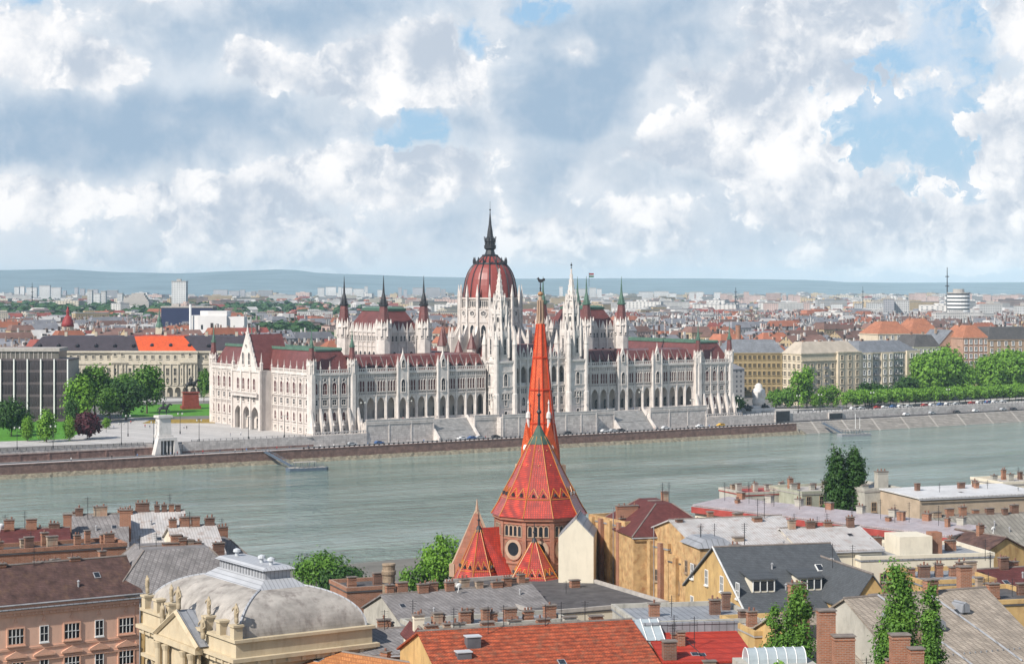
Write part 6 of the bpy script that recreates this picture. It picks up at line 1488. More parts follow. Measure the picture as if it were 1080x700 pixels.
redtile = mat('weathered_red_tiles', (0.50, 0.105, 0.042), 0.8, 0.6, 1.3, 0.6, pat='tile', psc=1.1, col2=(0.10, 0.025, 0.015), mortar=.065, stain=0.6, dirt=(0.20, 0.10, 0.06)); redtile2 = mat('new_red_tiles', (0.42, 0.045, 0.025), 0.6, 0.2, 0.8, 0.4, mortar=.055, pat='tile', psc=1.2, col2=(0.24, 0.02, 0.012)); orgtile = mat('ochre_orange_tiles', (0.50, 0.21, 0.075), 0.85, 0.25, 0.8, 0.4, pat='tile', psc=0.9, col2=(0.28, 0.10, 0.04), stain=0.3)
darkflat = mat('dark_bitumen_roof', (0.085, 0.08, 0.082), 0.9, 0.35, 0.35, 0.2, stain=0.3, dirt=(0.17, 0.16, 0.15)); redstrip = mat('red_gutter_band', (0.34, 0.06, 0.05), 0.7, 0.3, 0.6); dkred = mat('dark_maroon_tiles', (0.125, 0.038, 0.036), 0.8, 0.35, 0.6, 0.4, pat='tile', psc=0.9, stain=0.2)
vig = mat('concert_hall_stone', (0.52, 0.435, 0.30), 0.85, 0.12, 0.4, 0.1, stain=0.35, dirt=(0.32, 0.22, 0.12)); vroof = mat('weathered_zinc', (0.36, 0.33, 0.295), 0.6, 0.35, 0.4, 0.1, stain=0.75, dirt=(0.165, 0.14, 0.125)); vseam = mat('seamed_zinc', (0.40, 0.41, 0.43), 0.5, 0.15, 0.3, pat='seam', psc=.6)
wf1 = win_mesh('window', 1.05, 2.0, None, True, 1, glass_d, .10, frame=win_w, bars=1, proud=.12, bt=.035); wf2 = win_mesh('window', 2.1, 2.0, None, True, 3, glass_d, .2, frame=mat('salmon_trim', (0.68, 0.40, 0.28), .9, .15, 1.0), bars=1, proud=.16, bt=.04, barm=win_w); wf3 = win_mesh('window', .95, 1.7, None, True, 1, glass_d, .12, frame=mat('brown_frame', (0.30, 0.22, 0.15), .7, .2, 1.0), bars=1, proud=.12, bt=.035)
def corner(px, Y): return WX(px, Y), Y
def wid(pxl, pxr, Y, rz): a = (pxr - 540) / F; x = WX(pxl, Y); return (a * Y - x) / (math.cos(rz) - a * math.sin(rz))
gut_m = mat('zinc_gutter', (0.33, 0.33, 0.34), .5, .25, 1.0)
def near_house(label, pxl, pxr, Y, ye, yr, d, rz, wall, roof, kind='gable', nchim=0, cm=None, **kw):
    x = WX(pxl, Y); w = kw.pop('w', None) or wid(pxl, pxr, Y, rz); ze = ZP(ye, Y); Yr = Y + d / 2 * math.cos(rz); zr = ZP(yr, Yr) if kind not in ('flat',) else ze + .55
    if kind == 'shed': zr = ZP(yr, Y + d * math.cos(rz))
    ch = list(kw.pop('chim', []))
    q = random.Random(int(pxl * 7 + Y))
    for i in range(nchim):
        f_ = (i + .5) / nchim; yy = d * .5 + q.uniform(-.4, .4); zz = zr - .2 if kind != 'flat' else ze + .3
        if kind in ('hip',): f_ = .3 + f_ * .4
        ch.append((w * f_ + q.uniform(-.4, .4), yy, zz, q.uniform(.9, 1.7), .75, q.uniform(1.0, 1.9), q.randint(1, 3)) + ((cm,) if cm else ()))
    if w > 9 and kind in ('gable', 'flat', 'hip', 'shed'):
        for i in range(2 if w < 16 else 4):
            yy = d * q.uniform(.5, .8); zz = (zr - (zr - ze) * abs(yy - d / 2) / (d / 2) - .4) if kind in ('gable',) else ze + .3 if kind == 'flat' else ze + (zr - ze) * min(1, yy / d) - .4 if kind == 'shed' else zr - .6; yy = d / 2 if kind == 'hip' else yy
            ch.append((w * q.uniform(.35 if kind == 'hip' else .06, .65 if kind == 'hip' else .94), yy, zz, q.uniform(.7, 1.5), q.uniform(.6, .9), q.uniform(1.0, 2.2), q.randint(0, 2)))
    kw.setdefault('trim', gut_m); nm = kw.pop('name', 'town_house'); cat = kw.pop('cat', 'house')
    o = house(nm, label, cat, x, Y, rz, w, d, near_z(x, Y), ze, zr, wall, roof, kind, kw.pop('win', None), ch, **kw)
    for i in range(q.randint(0, 3)): antenna(o, q.uniform(.15, .85) * w, d * q.uniform(.42, .58), zr - o.location.z - (.3 if kind != 'flat' else .6), q.uniform(2.0, 3.6))
    if q.random() < .3:
        m = MB(); m.M = T((q.uniform(.2, .8) * w, d * .4, zr - o.location.z + .9)) @ Matrix.Rotation(R(-70), 4, 'X') @ RZ(.3); m.lathe(0, 0, [(.08, -.16), (.34, -.08), (.46, .03), (.44, .03)], 12, 0, 0, False); m.beam((0, 0, -.1), (0, .9, -.5), .05, 5); m.build('satellite_dish', white_p, o)
    return o
def antenna(o, x, y, z, h=2.6):
    m = MB(); m.beam((x, y, z - .5), (x, y, z + h), .045, 5)
    for i in range(4): m.beam((x - .5 + .08 * i, y, z + h - .2 - .28 * i), (x + .5 - .08 * i, y, z + h - .2 - .28 * i), .02, 4)
    m.build('antenna', iron, o)
def skylight(o, x, y, z, slope, w=.8, h=1.1):
    m = MB(); m.M = T((x, y, z)) @ Matrix.Rotation(slope, 4, 'X'); m.box(-w/2 - .1, w/2 + .1, -h/2 - .1, h/2 + .1, -.2, .16, 0); m.box(-w/2, w/2, -h/2, h/2, .165, .19, 1); m.build('skylight', [win_w, glass_d], o)

# 1 salmon house
def ex_pink(o):
    w = wid(-60, 147, 254.0, ANG); zb = o.location.z; m = MB(); z0 = 31.8 - zb
    m.box(-.1, w + .1, -.5, -.003, z0 - .55, z0 - .02); m.box(-.1, w + .1, -.28, -.003, z0 - 1.0, z0 - .58); m.box(0, w, -.12, -.003, z0 - 5.6, z0 - 5.3); m.box(0, w, -.16, -.003, z0 - 7.2, z0 - 6.9)
    for i in range(int(w / 1.0)): m.box(.3 + i, .6 + i, -.42, -.29, z0 - .95, z0 - .6)
    for x in (.3, w - .3): m.box(x - .3, x + .3, -.1, -.003, -1, z0 - 1.0)
    n = 7
    for i in range(n):
        x = (i + .5) * w / n
        m.box(x - 1.5, x + 1.5, -.3, -.003, z0 - 6.6, z0 - 6.35); m.prism([(x - 1.4, z0 - 6.34), (x + 1.4, z0 - 6.34), (x + .5, z0 - 5.9), (x, z0 - 5.65), (x - .5, z0 - 5.9)], -.26, -.003)
        m.prism([(x - .3, z0 - 1.9), (x + .3, z0 - 1.9), (x, z0 - 1.2)], -.12, -.003)
    m.build('stucco_ornament', mat('salmon_trim', (0, 0, 0)), o)
    for i in range(n):
        x = (i + .5) * w / n
        for z, me in ((z0 - 4.7, wf2 if i % 2 == 0 else wf1), (z0 - 9.0, wf2 if i % 2 == 0 else wf1), (z0 - 13.4, wf2 if i % 2 == 0 else wf1)): inst_mesh('window', me, o, T((x, 0, z)))
    m = MB(); m.beam((-.4, -.62, z0 - .05), (w + .3, -.62, z0 - .05), .13, 6); m.beam((w - .1, -.5, z0), (w - .1, -.2, 0), .09, 6); m.build('gutter', greym, o)
near_house('salmon plastered house with stucco window ornaments and mossy brown roof', -60, 147, 254.0, 643, 604, 11.0, ANG, pinkw, browntile, 'gable', 0, extra=ex_pink, chim=[(9.5, 5.5, 35.6, 1.3, .8, 1.5, 2), (15.2, 6.5, 35.2, 1.1, .8, 1.6, 2), (20, 5.6, 35.6, 1.4, .8, 1.5, 2), (24.4, 6.4, 35.3, .9, .8, 2.3, 1)])
# 2 grey slate roof beside it
o = near_house('house with a wide light slate roof between the salmon house and the concert hall', 122, 262, 268.0, 627, 578, 17, R(20), yel_w, slate_l, 'hip', 0, ins=5.0, cornice=yel_w, win=([27.5, 23], 6), wm=wf3, chim=[(9, 8.5, 36.4, 2.2, .8, 1.5, 3), (12.5, 8.6, 36.4, 1.9, .8, 1.5, 3), (16, 8.4, 36.2, 1.6, .8, 1.4, 2)])
# 3 rows behind
near_house('low house with dark maroon roof and a brick chimney row at the far left', -50, 73, 300.0, 581, 561, 13, R(15), brick, dkred, 'gable', 5)
near_house('narrow brick block with stubby chimneys behind the salmon house', -40, 133, 281.0, 588, 588, 7, ANG * .8, brick, darkflat, 'flat', 6)
near_house('steep light slate roof house with tall brick chimneys at its left end', 68, 134, 310.0, 582, 544, 19, R(12), brick, slate_l, 'gable', 0, chim=[(.4, 4, 32.5, 1.3, 1.1, 5.4, 1), (2.2, 9.4, 36.5, 1.2, .8, 1.7, 1), (5.6, 9.4, 36.5, 2.2, .9, 1.9, 2), (9.6, 6.5, 33.5, 1.8, 1.0, 4.6, 2)])
near_house('house with a pale metal roof and brick chimneys behind the light slate roof', 134, 200, 316.0, 580, 541, 20, R(16), whitew, palem, 'gable', 0, chim=[(.5, 9.6, 35.5, 2.4, .9, 1.9, 3), (3.4, 10.2, 36.6, 2.2, .9, 1.7, 3), (5.8, 10, 36.5, .8, .8, 1.4, 1), (7.0, 10, 36.5, .8, .8, 1.4, 1), (8.2, 10, 36.5, .8, .8, 1.4, 1), (9.3, 10, 36.4, .8, .8, 1.4, 1)])
near_house('lower pale roofed house at the right end of the brick chimney row', 188, 236, 308.0, 585, 556, 16, R(20), whitew, palem, 'gable', 4)
near_house('small riverside roof with stubby chimneys left of the park trees', 222, 262, 318.0, 590, 566, 12, R(25), greyw, slate_l, 'hip', 3)

# 4 concert hall with the big zinc roof
hx, hy = WX(250, 226.0), 226.0; hw, hd = 17.6, 27.0; hz = near_z(hx, hy)
hall = thing('concert_hall', 'cream neoclassical hall with pediment, roof statues and a huge curved zinc roof', 'concert hall', (hx, hy, 0), ANG)
m = MB(); m.box(0, hw, 0, hd, hz - 2, 31.2); m.build('wall', vig, hall)
m = MB()
for z, p, h in ((31.2, .95, .45), (30.6, .6, .6), (27.6, .45, .4), (22.6, .35, .4)): m.box(-p, hw + p, -p, hd + p, z, z + h)
m.box(-.25, hw + .25, -.25, hd + .25, 31.65, 33.4)
for x in range(9): m.box(x * 1.95 + .3, x * 1.95 + .75, -.8, -.6, 30.65, 31.15)
for y in range(14): m.box(-.8, -.6, y * 1.95 + .3, y * 1.95 + .75, 30.65, 31.15)
m.box(-.55, hw + .55, -.55, hd + .55, 33.4, 33.75)
m.build('cornice', vig, hall)
# curved roof: four quarter-round slopes up to a seamed flat top
cv = []; N_ = 16
for i in range(N_ + 1): a = math.pi / 2 * i / N_ * .93; cv.append((7.4 * (1 - math.cos(a)), 33.75 + 4.7 * math.sin(a)))
vs = []; fs = []
for ins_, z in cv: vs += [(.3 + ins_, .3 + ins_, z), (hw - .3 - ins_, .3 + ins_, z), (hw - .3 - ins_, hd - .3 - ins_, z), (.3 + ins_, hd - .3 - ins_, z)]
for i in range(N_):
    for k in range(4): fs.append((i*4+k, i*4+(k+1) % 4, i*4+4+(k+1) % 4, i*4+4+k))
m = MB(); m.add(vs, fs); ro = m.build('roof', vroof, hall, smooth=False)
m = MB(); L_ = cv[-1][0] + .3; zt = cv[-1][1]
m.taper(L_ - 1.6, hw - L_ + 1.6, L_ - 1.6, hd - L_ + 1.6, zt - .35, zt + .8, 1.6, 1.6); m.build('upper_roof', vseam, hall)
m = MB(); m.box(L_ + .2, hw - L_ - .2, L_ + .2, hd - L_ - .2, zt + .5, zt + 1.9); m.taper(L_ - .3, hw - L_ + .3, L_ - .3, hd - L_ + .3, zt + 1.9, zt + 2.25, .5, .5); m.build('roof_lantern', vseam, hall)
lou = MB()
for i in range(16): y = L_ + .5 + i * (hd - 2 * L_ - 1) / 15; lou.box(L_ + .12, L_ + .19, y - .18, y + .18, zt + .9, zt + 1.8)
lou.build('louvre', greym, hall)
vt = MB(); vt.lathe(0, 0, [(.25, 0), (.25, .5), (.5, .55), (.45, .85), (.1, 1.0)], 10); vt = vt.mesh('roof_vent', mat('galvanised', (0.5, 0.52, 0.54), .4, .1, 1.0))
for y in (L_ + 2, L_ + 4.6, hd - L_ - 1.6): inst_mesh('roof_vent', vt, hall, T((hw / 2, y, zt + 2.22)))
for k in range(4):
    m = MB(); x, y = ((.3, .3), (hw - .3, .3), (hw - .3, hd - .3), (.3, hd - .3))[k]; sx, sy = (1 if x < 5 else -1), (1 if y < 5 else -1)
    for (i0, z0), (i1, z1) in zip(cv, cv[1:]): m.beam((x + sx * i0, y + sy * i0, z0), (x + sx * i1, y + sy * i1, z1), .16, 5)
    m.build('roof_rib', vseam, hall)
# pediment on the narrow front (local -x side), attic piers and statues
PMt = T((0, hd, 0)) @ RZ(R(-90))
m = MB(PMt); c = hd / 2
m.box(c - 5.6, c + 5.6, -1.3, -.96, hz, 31.6); m.box(c - 6.2, c + 6.2, -2.0, -.96, 31.0, 31.66); m.prism([(c - 6.2, 31.7), (c + 6.2, 31.7), (c, 35.0)], -1.6, .2)
for s in (-1, 1): m.beam((c + s * 6.4, -1.75, 31.8), (c, -1.75, 35.25), .32, 4)
for x in (c - 4.9, c - 2.6, c + 2.6, c + 4.9): m.lathe(x, -1.9, [(.45, 22.5), (.4, 30.2), (.6, 30.9)], 10)
m.build('pediment', vig, hall)
m = MB(PMt); m.add([(c - 6.3, -1.7, 31.9), (c, -1.7, 35.45), (c, 2.5, 35.45), (c - 6.3, 2.5, 31.9), (c + 6.3, -1.7, 31.9), (c + 6.3, 2.5, 31.9)], [(0, 1, 2, 3), (1, 4, 5, 2)]); m.build('pediment_roof', greym, hall)
for x in (.4, 4.2, 8.0, hd - 8, hd - 4.2, hd - .4): m = MB(PMt); m.cbox(x, .1, 33.7, 1.1, 1.1, 1.5); m.cbox(x, .1, 35.2, 1.4, 1.4, .25); m.build('attic_pier', vig, hall)
vw = win_mesh('window', 1.6, 3.6, 2.8, False, 1, glass_d, .25, frame=vig, bars=2)
for i in range(6):
    x = (1.9, 5.0, c - 3.7, c + 3.7, hd - 5.0, hd - 1.9)[i]; inst_mesh('window', vw, hall, PMt @ T((x, -1.3 if 2 <= i <= 3 else 0, 24.0))); inst_mesh('window', vw, hall, PMt @ T((x, -1.3 if 2 <= i <= 3 else 0, 18.6)))
inst_mesh('window', vw, hall, PMt @ T((c, -1.3, 24.0)))
for i in range(5): inst_mesh('window', vw, hall, T((1.8 + i * 3.5, 0, 24.0))); inst_mesh('window', vw, hall, T((1.8 + i * 3.5, 0, 18.6)))
def statue_mesh(k):
    s = (-1, 1)[k % 2]
    V = [(0, 0, .9), (0, 0, 1.3), (0, 0, 1.6), (0, 0, 1.74), (.02, -.03, 1.92), (.12, 0, .1), (-.12, .05, .1), (.12, -.05, .5), (-.12, .05, .5), (.24 * s, 0, 1.55), (.5 * s, -.1, 1.35), (.62 * s, -.1, 1.75 if k else 1.1), (-.24 * s, 0, 1.52), (-.36 * s, .05, 1.15), (-.25 * s, -.15, .95)]
    return skin_mesh('figure', V, [(0, 1), (1, 2), (2, 3), (3, 4), (0, 7), (7, 5), (0, 8), (8, 6), (2, 9), (9, 10), (10, 11), (2, 12), (12, 13), (13, 14)], [.22, .2, .2, .08, .13, .2, .2, .2, .2, .1, .08, .06, .1, .08, .06], [mat('weathered_statue_stone', (.38, .31, .21), .9, .3, 2.0)])
sts = [statue_mesh(0), statue_mesh(1)]
for i, (x, y, z, s) in enumerate(((c, -1.4, 35.3, 1.6), (c - 6, -.9, 32.6, 1.5), (c + 6, -.9, 32.6, 1.5), (.4, .1, 35.45, 1.3), (hd - .4, .1, 35.45, 1.3), (8.0, .1, 35.45, 1.2), (hd - 8, .1, 35.45, 1.2))):
    inst_mesh('statue', sts[i % 2], hall, PMt @ T((x, y, z)) @ Matrix.Scale(s, 4))

# 5 round boiler chimney and brick yard
o = thing('boiler_chimney', 'round banded brick boiler chimney standing before the river trees', 'chimney', (WX(410, 293), 293, 12), 0)
m = MB(); m.lathe(0, 0, [(1.0, 0), (.95, 19.2), (1.1, 19.4), (1.1, 19.9), (.95, 20.1), (.95, 20.6), (1.05, 20.8), (1.0, 21)], 16); m.build('shaft', mat('pale_old_brick', (0.33, 0.25, 0.17), .9, .3, 1.0, .2, pat='brick', psc=.9, col2=(.18, .13, .1), stain=.5), o)
m = MB()
for z in range(6, 20, 2): m.lathe(0, 0, [(1.02, z), (1.05, z + .05), (1.05, z + .15), (1.02, z + .2)], 16, cap=False)
for i in range(30): m.beam((.98, -.3, 4 + i * .5), (.98, .3, 4 + i * .5), .03, 4)
m.build('iron_band', iron, o)
near_house('bare brick yard building with stepped wall beside the round boiler chimney', 366, 424, 297.0, 625, 625, 9, R(22), brick, darkflat, 'flat', 2)
# 7 long slate roof with a chimney row
o = near_house('long low house with grey slate roof and brick chimney row on the ridge', 424, 582, 281.0, 657, 628, 15, R(26), greyw, slate_l, 'gable', 10)
# 8 bottom roofs
near_house('grey diamond shingle roof between the concert hall and the white chimney', 318, 446, 232.0, 694, 668, 13, R(14), greyw, slate_l, 'gable', 2)
o = near_house('ochre orange tiled roof at the bottom edge in front of the concert hall', 282, 420, 232.0, 702, 682, 12, R(-38), yel_w, orgtile, 'gable', 0, w=24)
# 9 red tiled roof in the middle
def ex_red(o):
    zb = o.location.z
    for x, y in ((11.2, 3.0), (5.0, 4.6), (17.5, 4.4)): skylight(o, x, y, 29.5 - zb + (35.3 - 29.5) * y / 9 + .25, math.atan2(5.8, 9), 1.2 if x == 11.2 else .6, 1.6 if x == 11.2 else .7)
    for k, (x, y, h) in enumerate(((5.2, 5.5, 1.6), (3.5, 3.5, 1.6))):
        m = MB(); z = 29.5 - zb + 5.8 * y / 9; m.cbox(x, y, z - 1, 1.6, 1.2, 1 + h + .6); m.build('vent_box', [mat('vent_panel', (.12, .12, .13), .6)], o); m = MB(); m.cbox(x, y, z + h + .6, 1.8, 1.4, .12); m.build('vent_cap', mat('galvanised', (0, 0, 0)), o)
    antenna(o, 10, 9, 35.4 - zb); antenna(o, 20, 9, 35.4 - zb); antenna(o, 4, 9, 35.4 - zb)
o = near_house('weathered red tiled roof with skylights, vent boxes and a chimney row behind', 466, 694, 213.0, 715, 667, 18, R(18), yel_w, redtile, 'gable', 0, extra=ex_red, chim=[(x, 9.6 + (i % 2) * .3, 35.1, 1.5, .7, .9, 2, greyw if i % 2 else brick) for i, x in enumerate((1.5, 4.8, 8.2, 11.6, 15.0, 18.4, 21.6))])
o = near_house('narrow white gabled chimney house between the red roof and the grey shingles', 436, 452, 226.0, 675, 660, 6, R(14), whitew, dkred, 'gabley', 0, chim=[(1.0, 2, 33.2, 1.2, 1, 3.0, 1, whitew)])
near_house('low grey sheet roof strip with brick stubs behind the weathered red roof', 440, 600, 246.0, 668, 668, 7, R(20), greyw, greym, 'flat', 7)
# 10 dark flat roof
def ex_flat(o):
    zb = o.location.z; q = random.Random(4); z = 25.7 - zb
    for i in range(7): m = MB(); x, y = q.uniform(3, 16), q.uniform(4, 26); m.cbox(x, y, z, .5, .5, q.uniform(.4, 1.0)); m.build('roof_vent', conc, o)
    m = MB()
    for i in range(24): m.cbox(3 + i * .55, 20 - i * .62, z, .28, .28, .16)
    m.build('stepping_slab', conc, o)
o = near_house('broad dark bitumen flat roof in front of the church apse', 566, 704, 285.0, 650, 650, 34, R(25), whitew, darkflat, 'flat', 0, extra=ex_flat, cornice=conc)
# 11 rusty tan houses in the middle
near_house('white blind gable wall standing beside the church', 589, 626, 316.0, 566, 543, 10, R(-6), whitew, greym, 'gabley', 0, oh=.03)
bx, by = RF(0, 0)
def vhouse(label, x, y, w, d, ze, zr, wall, roof, kind, chim=(), side=None, **kw):
    return house('town_house', label, 'house', x, y, ANG * .8, w, d, near_z(x, y), ze, zr, wall, roof, kind, None, chim, side_l=side, wm=wf3, **kw)
vx, vy = -math.sin(ANG * .8), math.cos(ANG * .8); ox, oy = 29.6, 296.0
def pipes(n, d, z):
    def f(o):
        for i in range(n):
            m = MB(); y = d * (i + .5) / n; zz = z - o.location.z; m.cbox(-.35, y, -1, .7, .9, zz + 2.2); m.build('flue', tanw if i % 2 else brick, o)
        m = MB(); m.beam((-.25, d * .3, 2), (-.25, d * .3, z - o.location.z + 3.5), .07, 5); m.build('pipe', greym, o)
    return f
vhouse('tan house with a rust streaked blind wall and flues, nearest to the dark flat roof', ox, oy, 10, 11, 31.4, 32.4, tanw, darkflat, 'flat', [(3, 5, 31.6, 1.2, .9, 1.2)], ([27.0], 2), extra=pipes(2, 11, 31.2))
vhouse('tall rust streaked tan house with exterior flues, middle of the row', ox + vx * 11.2, oy + vy * 11.2, 11, 13, 33.2, 34.0, tanw, greym, 'flat', [(2, 4, 33, 1.0, .8, 1.6), (2, 9, 33, 1.0, .8, 1.6)], ([28], 2), extra=pipes(4, 13, 33))
vhouse('tan firewall house with pale pipes beside the white gable', ox + vx * 24.5, oy + vy * 24.5, 9, 12, 35.2, 36.0, tanw, greym, 'flat', [(1, 3, 35, .9, .7, 1.4)], None, extra=pipes(4, 12, 34.8))
near_house('house under a maroon hipped roof with one broad brick chimney above the tan walls', 668, 756, 311.0, 566, 529, 20, R(14), tanw, dkred, 'hip', 0, ins=6, chim=[(2.2, 10.5, 34.8, 3.6, 1.0, 3.6, 4), (7, 9, 36.2, 1.2, .8, 1.6, 2)])
near_house('small tan annex with domed tin roof between the tan walls and yellow gable', 738, 774, 292.0, 578, 566, 8, R(14), tanw, greym, 'mansard', 0, ins=1.4, side_l=([31.0], 2), wm=wf3, win=([31], 2))
# 12 house with the large dark slate roof
dfr = MB(); dfr.box(-1.7, 1.7, -.1, 2.6, 0, 1.75, 0); dfr.add([(-2.0, -.4, 1.72), (2.0, -.4, 1.72), (2.0, 3.9, 2.3), (-2.0, 3.9, 2.3), (-2.0, -.4, 1.9), (2.0, -.4, 1.9), (2.0, 3.9, 2.48), (-2.0, 3.9, 2.48)], [(3,2,1,0), (4,5,6,7), (0,1,5,4), (1,2,6,5), (2,3,7,6), (3,0,4,7)], 1)
for i in range(3): dfr.box(-1.5 + i * 1.03, -.58 + i * 1.03, -.16, -.1, .25, 1.5, 2)
for i in range(4): dfr.box(-1.62 + i * 1.03, -1.5 + i * 1.03, -.22, -.1, .1, 1.65, 3)
dfr = dfr.mesh('dormer', [whitew, slate_d, glass_d, win_w])
def ex_slate(o):
    w = wid(787, 912, 262.0, R(14)); zb = o.location.z; ze, zr, d = 30.8 - zb, 37.8 - zb, 25.0; k = (zr - ze) / (d / 2)
    for x in (w * .22, w * .62): 
        y = 3.4; inst_mesh('dormer', dfr, o, T((x, y, ze + k * y + .2)))
    for x, y in ((w * .80, 7.5), (w * .9, 4.6), (w * .93, 8.6)): skylight(o, x, y, ze + k * y + .25, math.atan(k), .8, 1.3)
    m = MB(); m.beam((-.4, -.6, ze - .25), (w + .3, -.6, ze - .25), .14, 6)
    for i in range(int(w / .9)): m.box(.1 + i * .9, .22 + i * .9, -.5, -.05, ze - .5, ze - .3)
    m.build('gutter', mat('white_gutter', (.6, .6, .58), .5), o)
    m = MB(); m.add([(-.38, -.42, ze - .05), (-.38, d / 2, zr + .22), (-.12, d / 2, zr + .26), (-.12, -.42, ze + .02)], [(0, 1, 2, 3)]); m.beam((-.3, -.35, ze + .05), (-.3, d / 2, zr + .3), .12, 4); m.beam((-.3, d + .35, ze + .05), (-.3, d / 2, zr + .3), .12, 4); m.build('verge_board', mat('white_gutter', (.6, .6, .58), .5), o)
near_house('yellow house with a big dark slate roof, two dormers and white gutters', 787, 912, 262.0, 646, 578, 25, R(14), yel_w, slate_d, 'gable', 0, extra=ex_slate, win=([27.2, 23.2], 5), wm=wf1, side_l=([32.3, 27.6], 4))
def ex_wing(o):
    zb = o.location.z; w = wid(897, 942, 258.0, R(14))
    for i in range(5): m = MB(); m.box(.9 + i * (w - 1.8) / 5, .9 + (i + .86) * (w - 1.8) / 5, -.12, -.02, 30.6 - zb, 32.4 - zb); m.build('window', glass_d, o)
    m = MB(); m.box(.75, w - .75, -.2, -.121, 32.4 - zb, 32.6 - zb); m.box(.75, w - .75, -.2, -.121, 30.4 - zb, 30.6 - zb); m.build('window_frame', win_w, o)
near_house('gabled wing with a strip window at the right end of the dark slate roof', 897, 942, 258.0, 640, 596, 20, R(14), yel_w, slate_d, 'gabley', 0, extra=ex_wing)
# 13 red flat-pitched roof and glass canopy
def ex_red2(o):
    zb = o.location.z; w = wid(702, 795, 220.0, R(8)); m = MB(); m.box(-.5, w + .5, 9.1, 9.5, 33.5 - zb, 34.9 - zb); m.box(-.6, w + .6, 9.0, 9.6, 34.9 - zb, 35.15 - zb); m.build('rear_parapet', greym, o)
    m = MB(); m.beam((5, -.3, 31.8 - zb + .5), (2.8, 9, 34.1 - zb + .5), .05, 4); m.build('cable', iron, o)
near_house('bright new red roof sloping behind a thick brick chimney', 702, 795, 220.0, 700, 669, 9, R(8), brick, redtile2, 'shed', 0, extra=ex_red2, chim=[(.6, .8, 31.5, 1.5, 1.1, 3.0, 2), (5.0, -.1, 31.0, 1.4, .9, 1.3, 2)])
o = near_house('grey service roof with pale parapet and ducts beyond the bright red roof', 672, 800, 246.0, 662, 662, 14, R(10), greyw, greym, 'flat', 2)
o = thing('glass_canopy', 'tilted glass roof light with grey frame left of the bright red roof', 'roof light', (WX(664, 226), 226, 30), R(8))
m = MB(); w = WX(702, 226) - WX(664, 226); m.box(0, w, 0, 4, -8, 3.5); m.build('base', greyw, o); m = MB(); m.add([(-.1, -.1, 3.6), (w + .1, -.1, 3.6), (w + .1, 4, 5.4), (-.1, 4, 5.4), (-.1, 4, 3.5), (w + .1, 4, 3.5)], [(0, 1, 2, 3), (0, 3, 4), (1, 5, 2)]); m.build('glass', mat('pale_glass', (.35, .40, .42), .15, .1, 1.0, spec=.6), o)
m = MB()
for i in range(5): m.beam((w * i / 4, -.12, 3.65), (w * i / 4, 4, 5.45), .07, 4)
m.build('glazing_bar', win_w, o)
# 14 the right bank of roofs
def long_roof(label, px, Y, w, d, rz, ye, yr, wall, roof, kind, n, **kw): return near_house(label, px, 0, Y, ye, yr, d, rz, wall, roof, kind, n, w=w, **kw)
def ex_red_band(z):
    def f(o):
        m = MB(); zz = z - o.location.z; m.box(-.3, 60.3, -.7, -.004, zz - 1.3, zz - .15); m.build('red_gutter_band', redstrip, o)
        for i in range(9): antenna(o, 4 + i * 6.3, 4, zz + 1.5, 3.0)
    return f
long_roof('very long low lilac grey sheet roof with a red gutter band running across the right', 733, 372.0, 60, 9, R(-50), 533, 525, whitew, lilac, 'shed', 0, extra=ex_red_band(ZP(533, 372)), chim=[(4 + i * 7.4, 8.5, ZP(525, 377) - 1.5, 1.4, .9, 2.8, 2, greyw if i % 3 else brick) for i in range(8)])
near_house('wide pale sheet metal roof behind the dark slate ridge', 748, 868, 292.0, 590, 549, 30, R(18), tanw, palem, 'gable', 0, side_l=([31.2, 27.2], 5), wm=wf3, chim=[(7.5, 6, 33.8, 1.6, .9, 2.2, 2), (14, 13, 36.6, 1.4, .9, 1.4, 2), (1.0, 14, 36.5, 1.0, .8, 1.6, 1)])
near_house('pale sheet roofed house with brick chimneys right of the wide pale roof', 848, 930, 296.0, 582, 558, 18, R(14), whitew, palem, 'gable', 4)
near_house('grey white riverside house with two windows and a stepped stack of chimneys', 912, 950, 398.0, 519, 519, 14, R(18), greyw, conc, 'flat', 0, win=([28.6], 2), wm=wf3, chim=[(6.0, 4, 32, 2.4, 1.6, 4.2, 3, greyw), (1.5, 3, 32, 1.4, 1.0, 1.6, 2, greyw)])
near_house('lower grey stucco annex sloping down right of the riverside house', 949, 980, 400.0, 532, 524, 12, R(18), greyw, conc, 'shed', 0)
near_house('grey green flat house half hidden by the twin riverside poplars', 846, 914, 418.0, 522, 522, 14, R(22), mat('grey_green_plaster', (.36, .36, .28), .9, .2, .3, stain=.4), conc, 'flat', 4, greyw, win=([27.6], 5), wm=wf3)
near_house('riverside block with red roof edge and grey chimneys left of the poplars', 786, 848, 424.0, 523, 523, 12, R(22), greyw, redstrip, 'flat', 4, greyw)
near_house('wide white flat pitched roof with orange eaves near the right edge', 970, 1100, 385.0, 526, 516, 15, R(20), mat('tan_eaves_plaster', (.42, .33, .24), .9, .2, .4), mat('white_roof_sheet', (.62, .61, .60), .5, .15, .2, pat='seam', stain=.45, dirt=(.40, .36, .33)), 'shed', 0)
near_house('pale block with chimneys at the right edge beside the white roof', 1058, 1110, 410.0, 512, 512, 12, R(20), whitew, conc, 'flat', 3, greyw)
near_house('grey corrugated roof with skylights and a crowd of brick chimneys', 1010, 1110, 338.0, 578, 545, 20, R(16), greyw, mat('mossy_corrugated', (.235, .22, .19), .85, .35, .5, .3, pat='seam', stain=.5), 'gable', 7)
near_house('yellow plaster gable house below the corrugated roof', 1020, 1100, 316.0, 596, 566, 12, R(28), yel_w, browntile, 'gabley', 1)
def box_part(o, x0, x1, y0, y1, z0, z1, mm, nm): m = MB(); m.box(x0, x1, y0, y1, z0 - o.location.z, z1 - o.location.z); m.build(nm, mm, o)
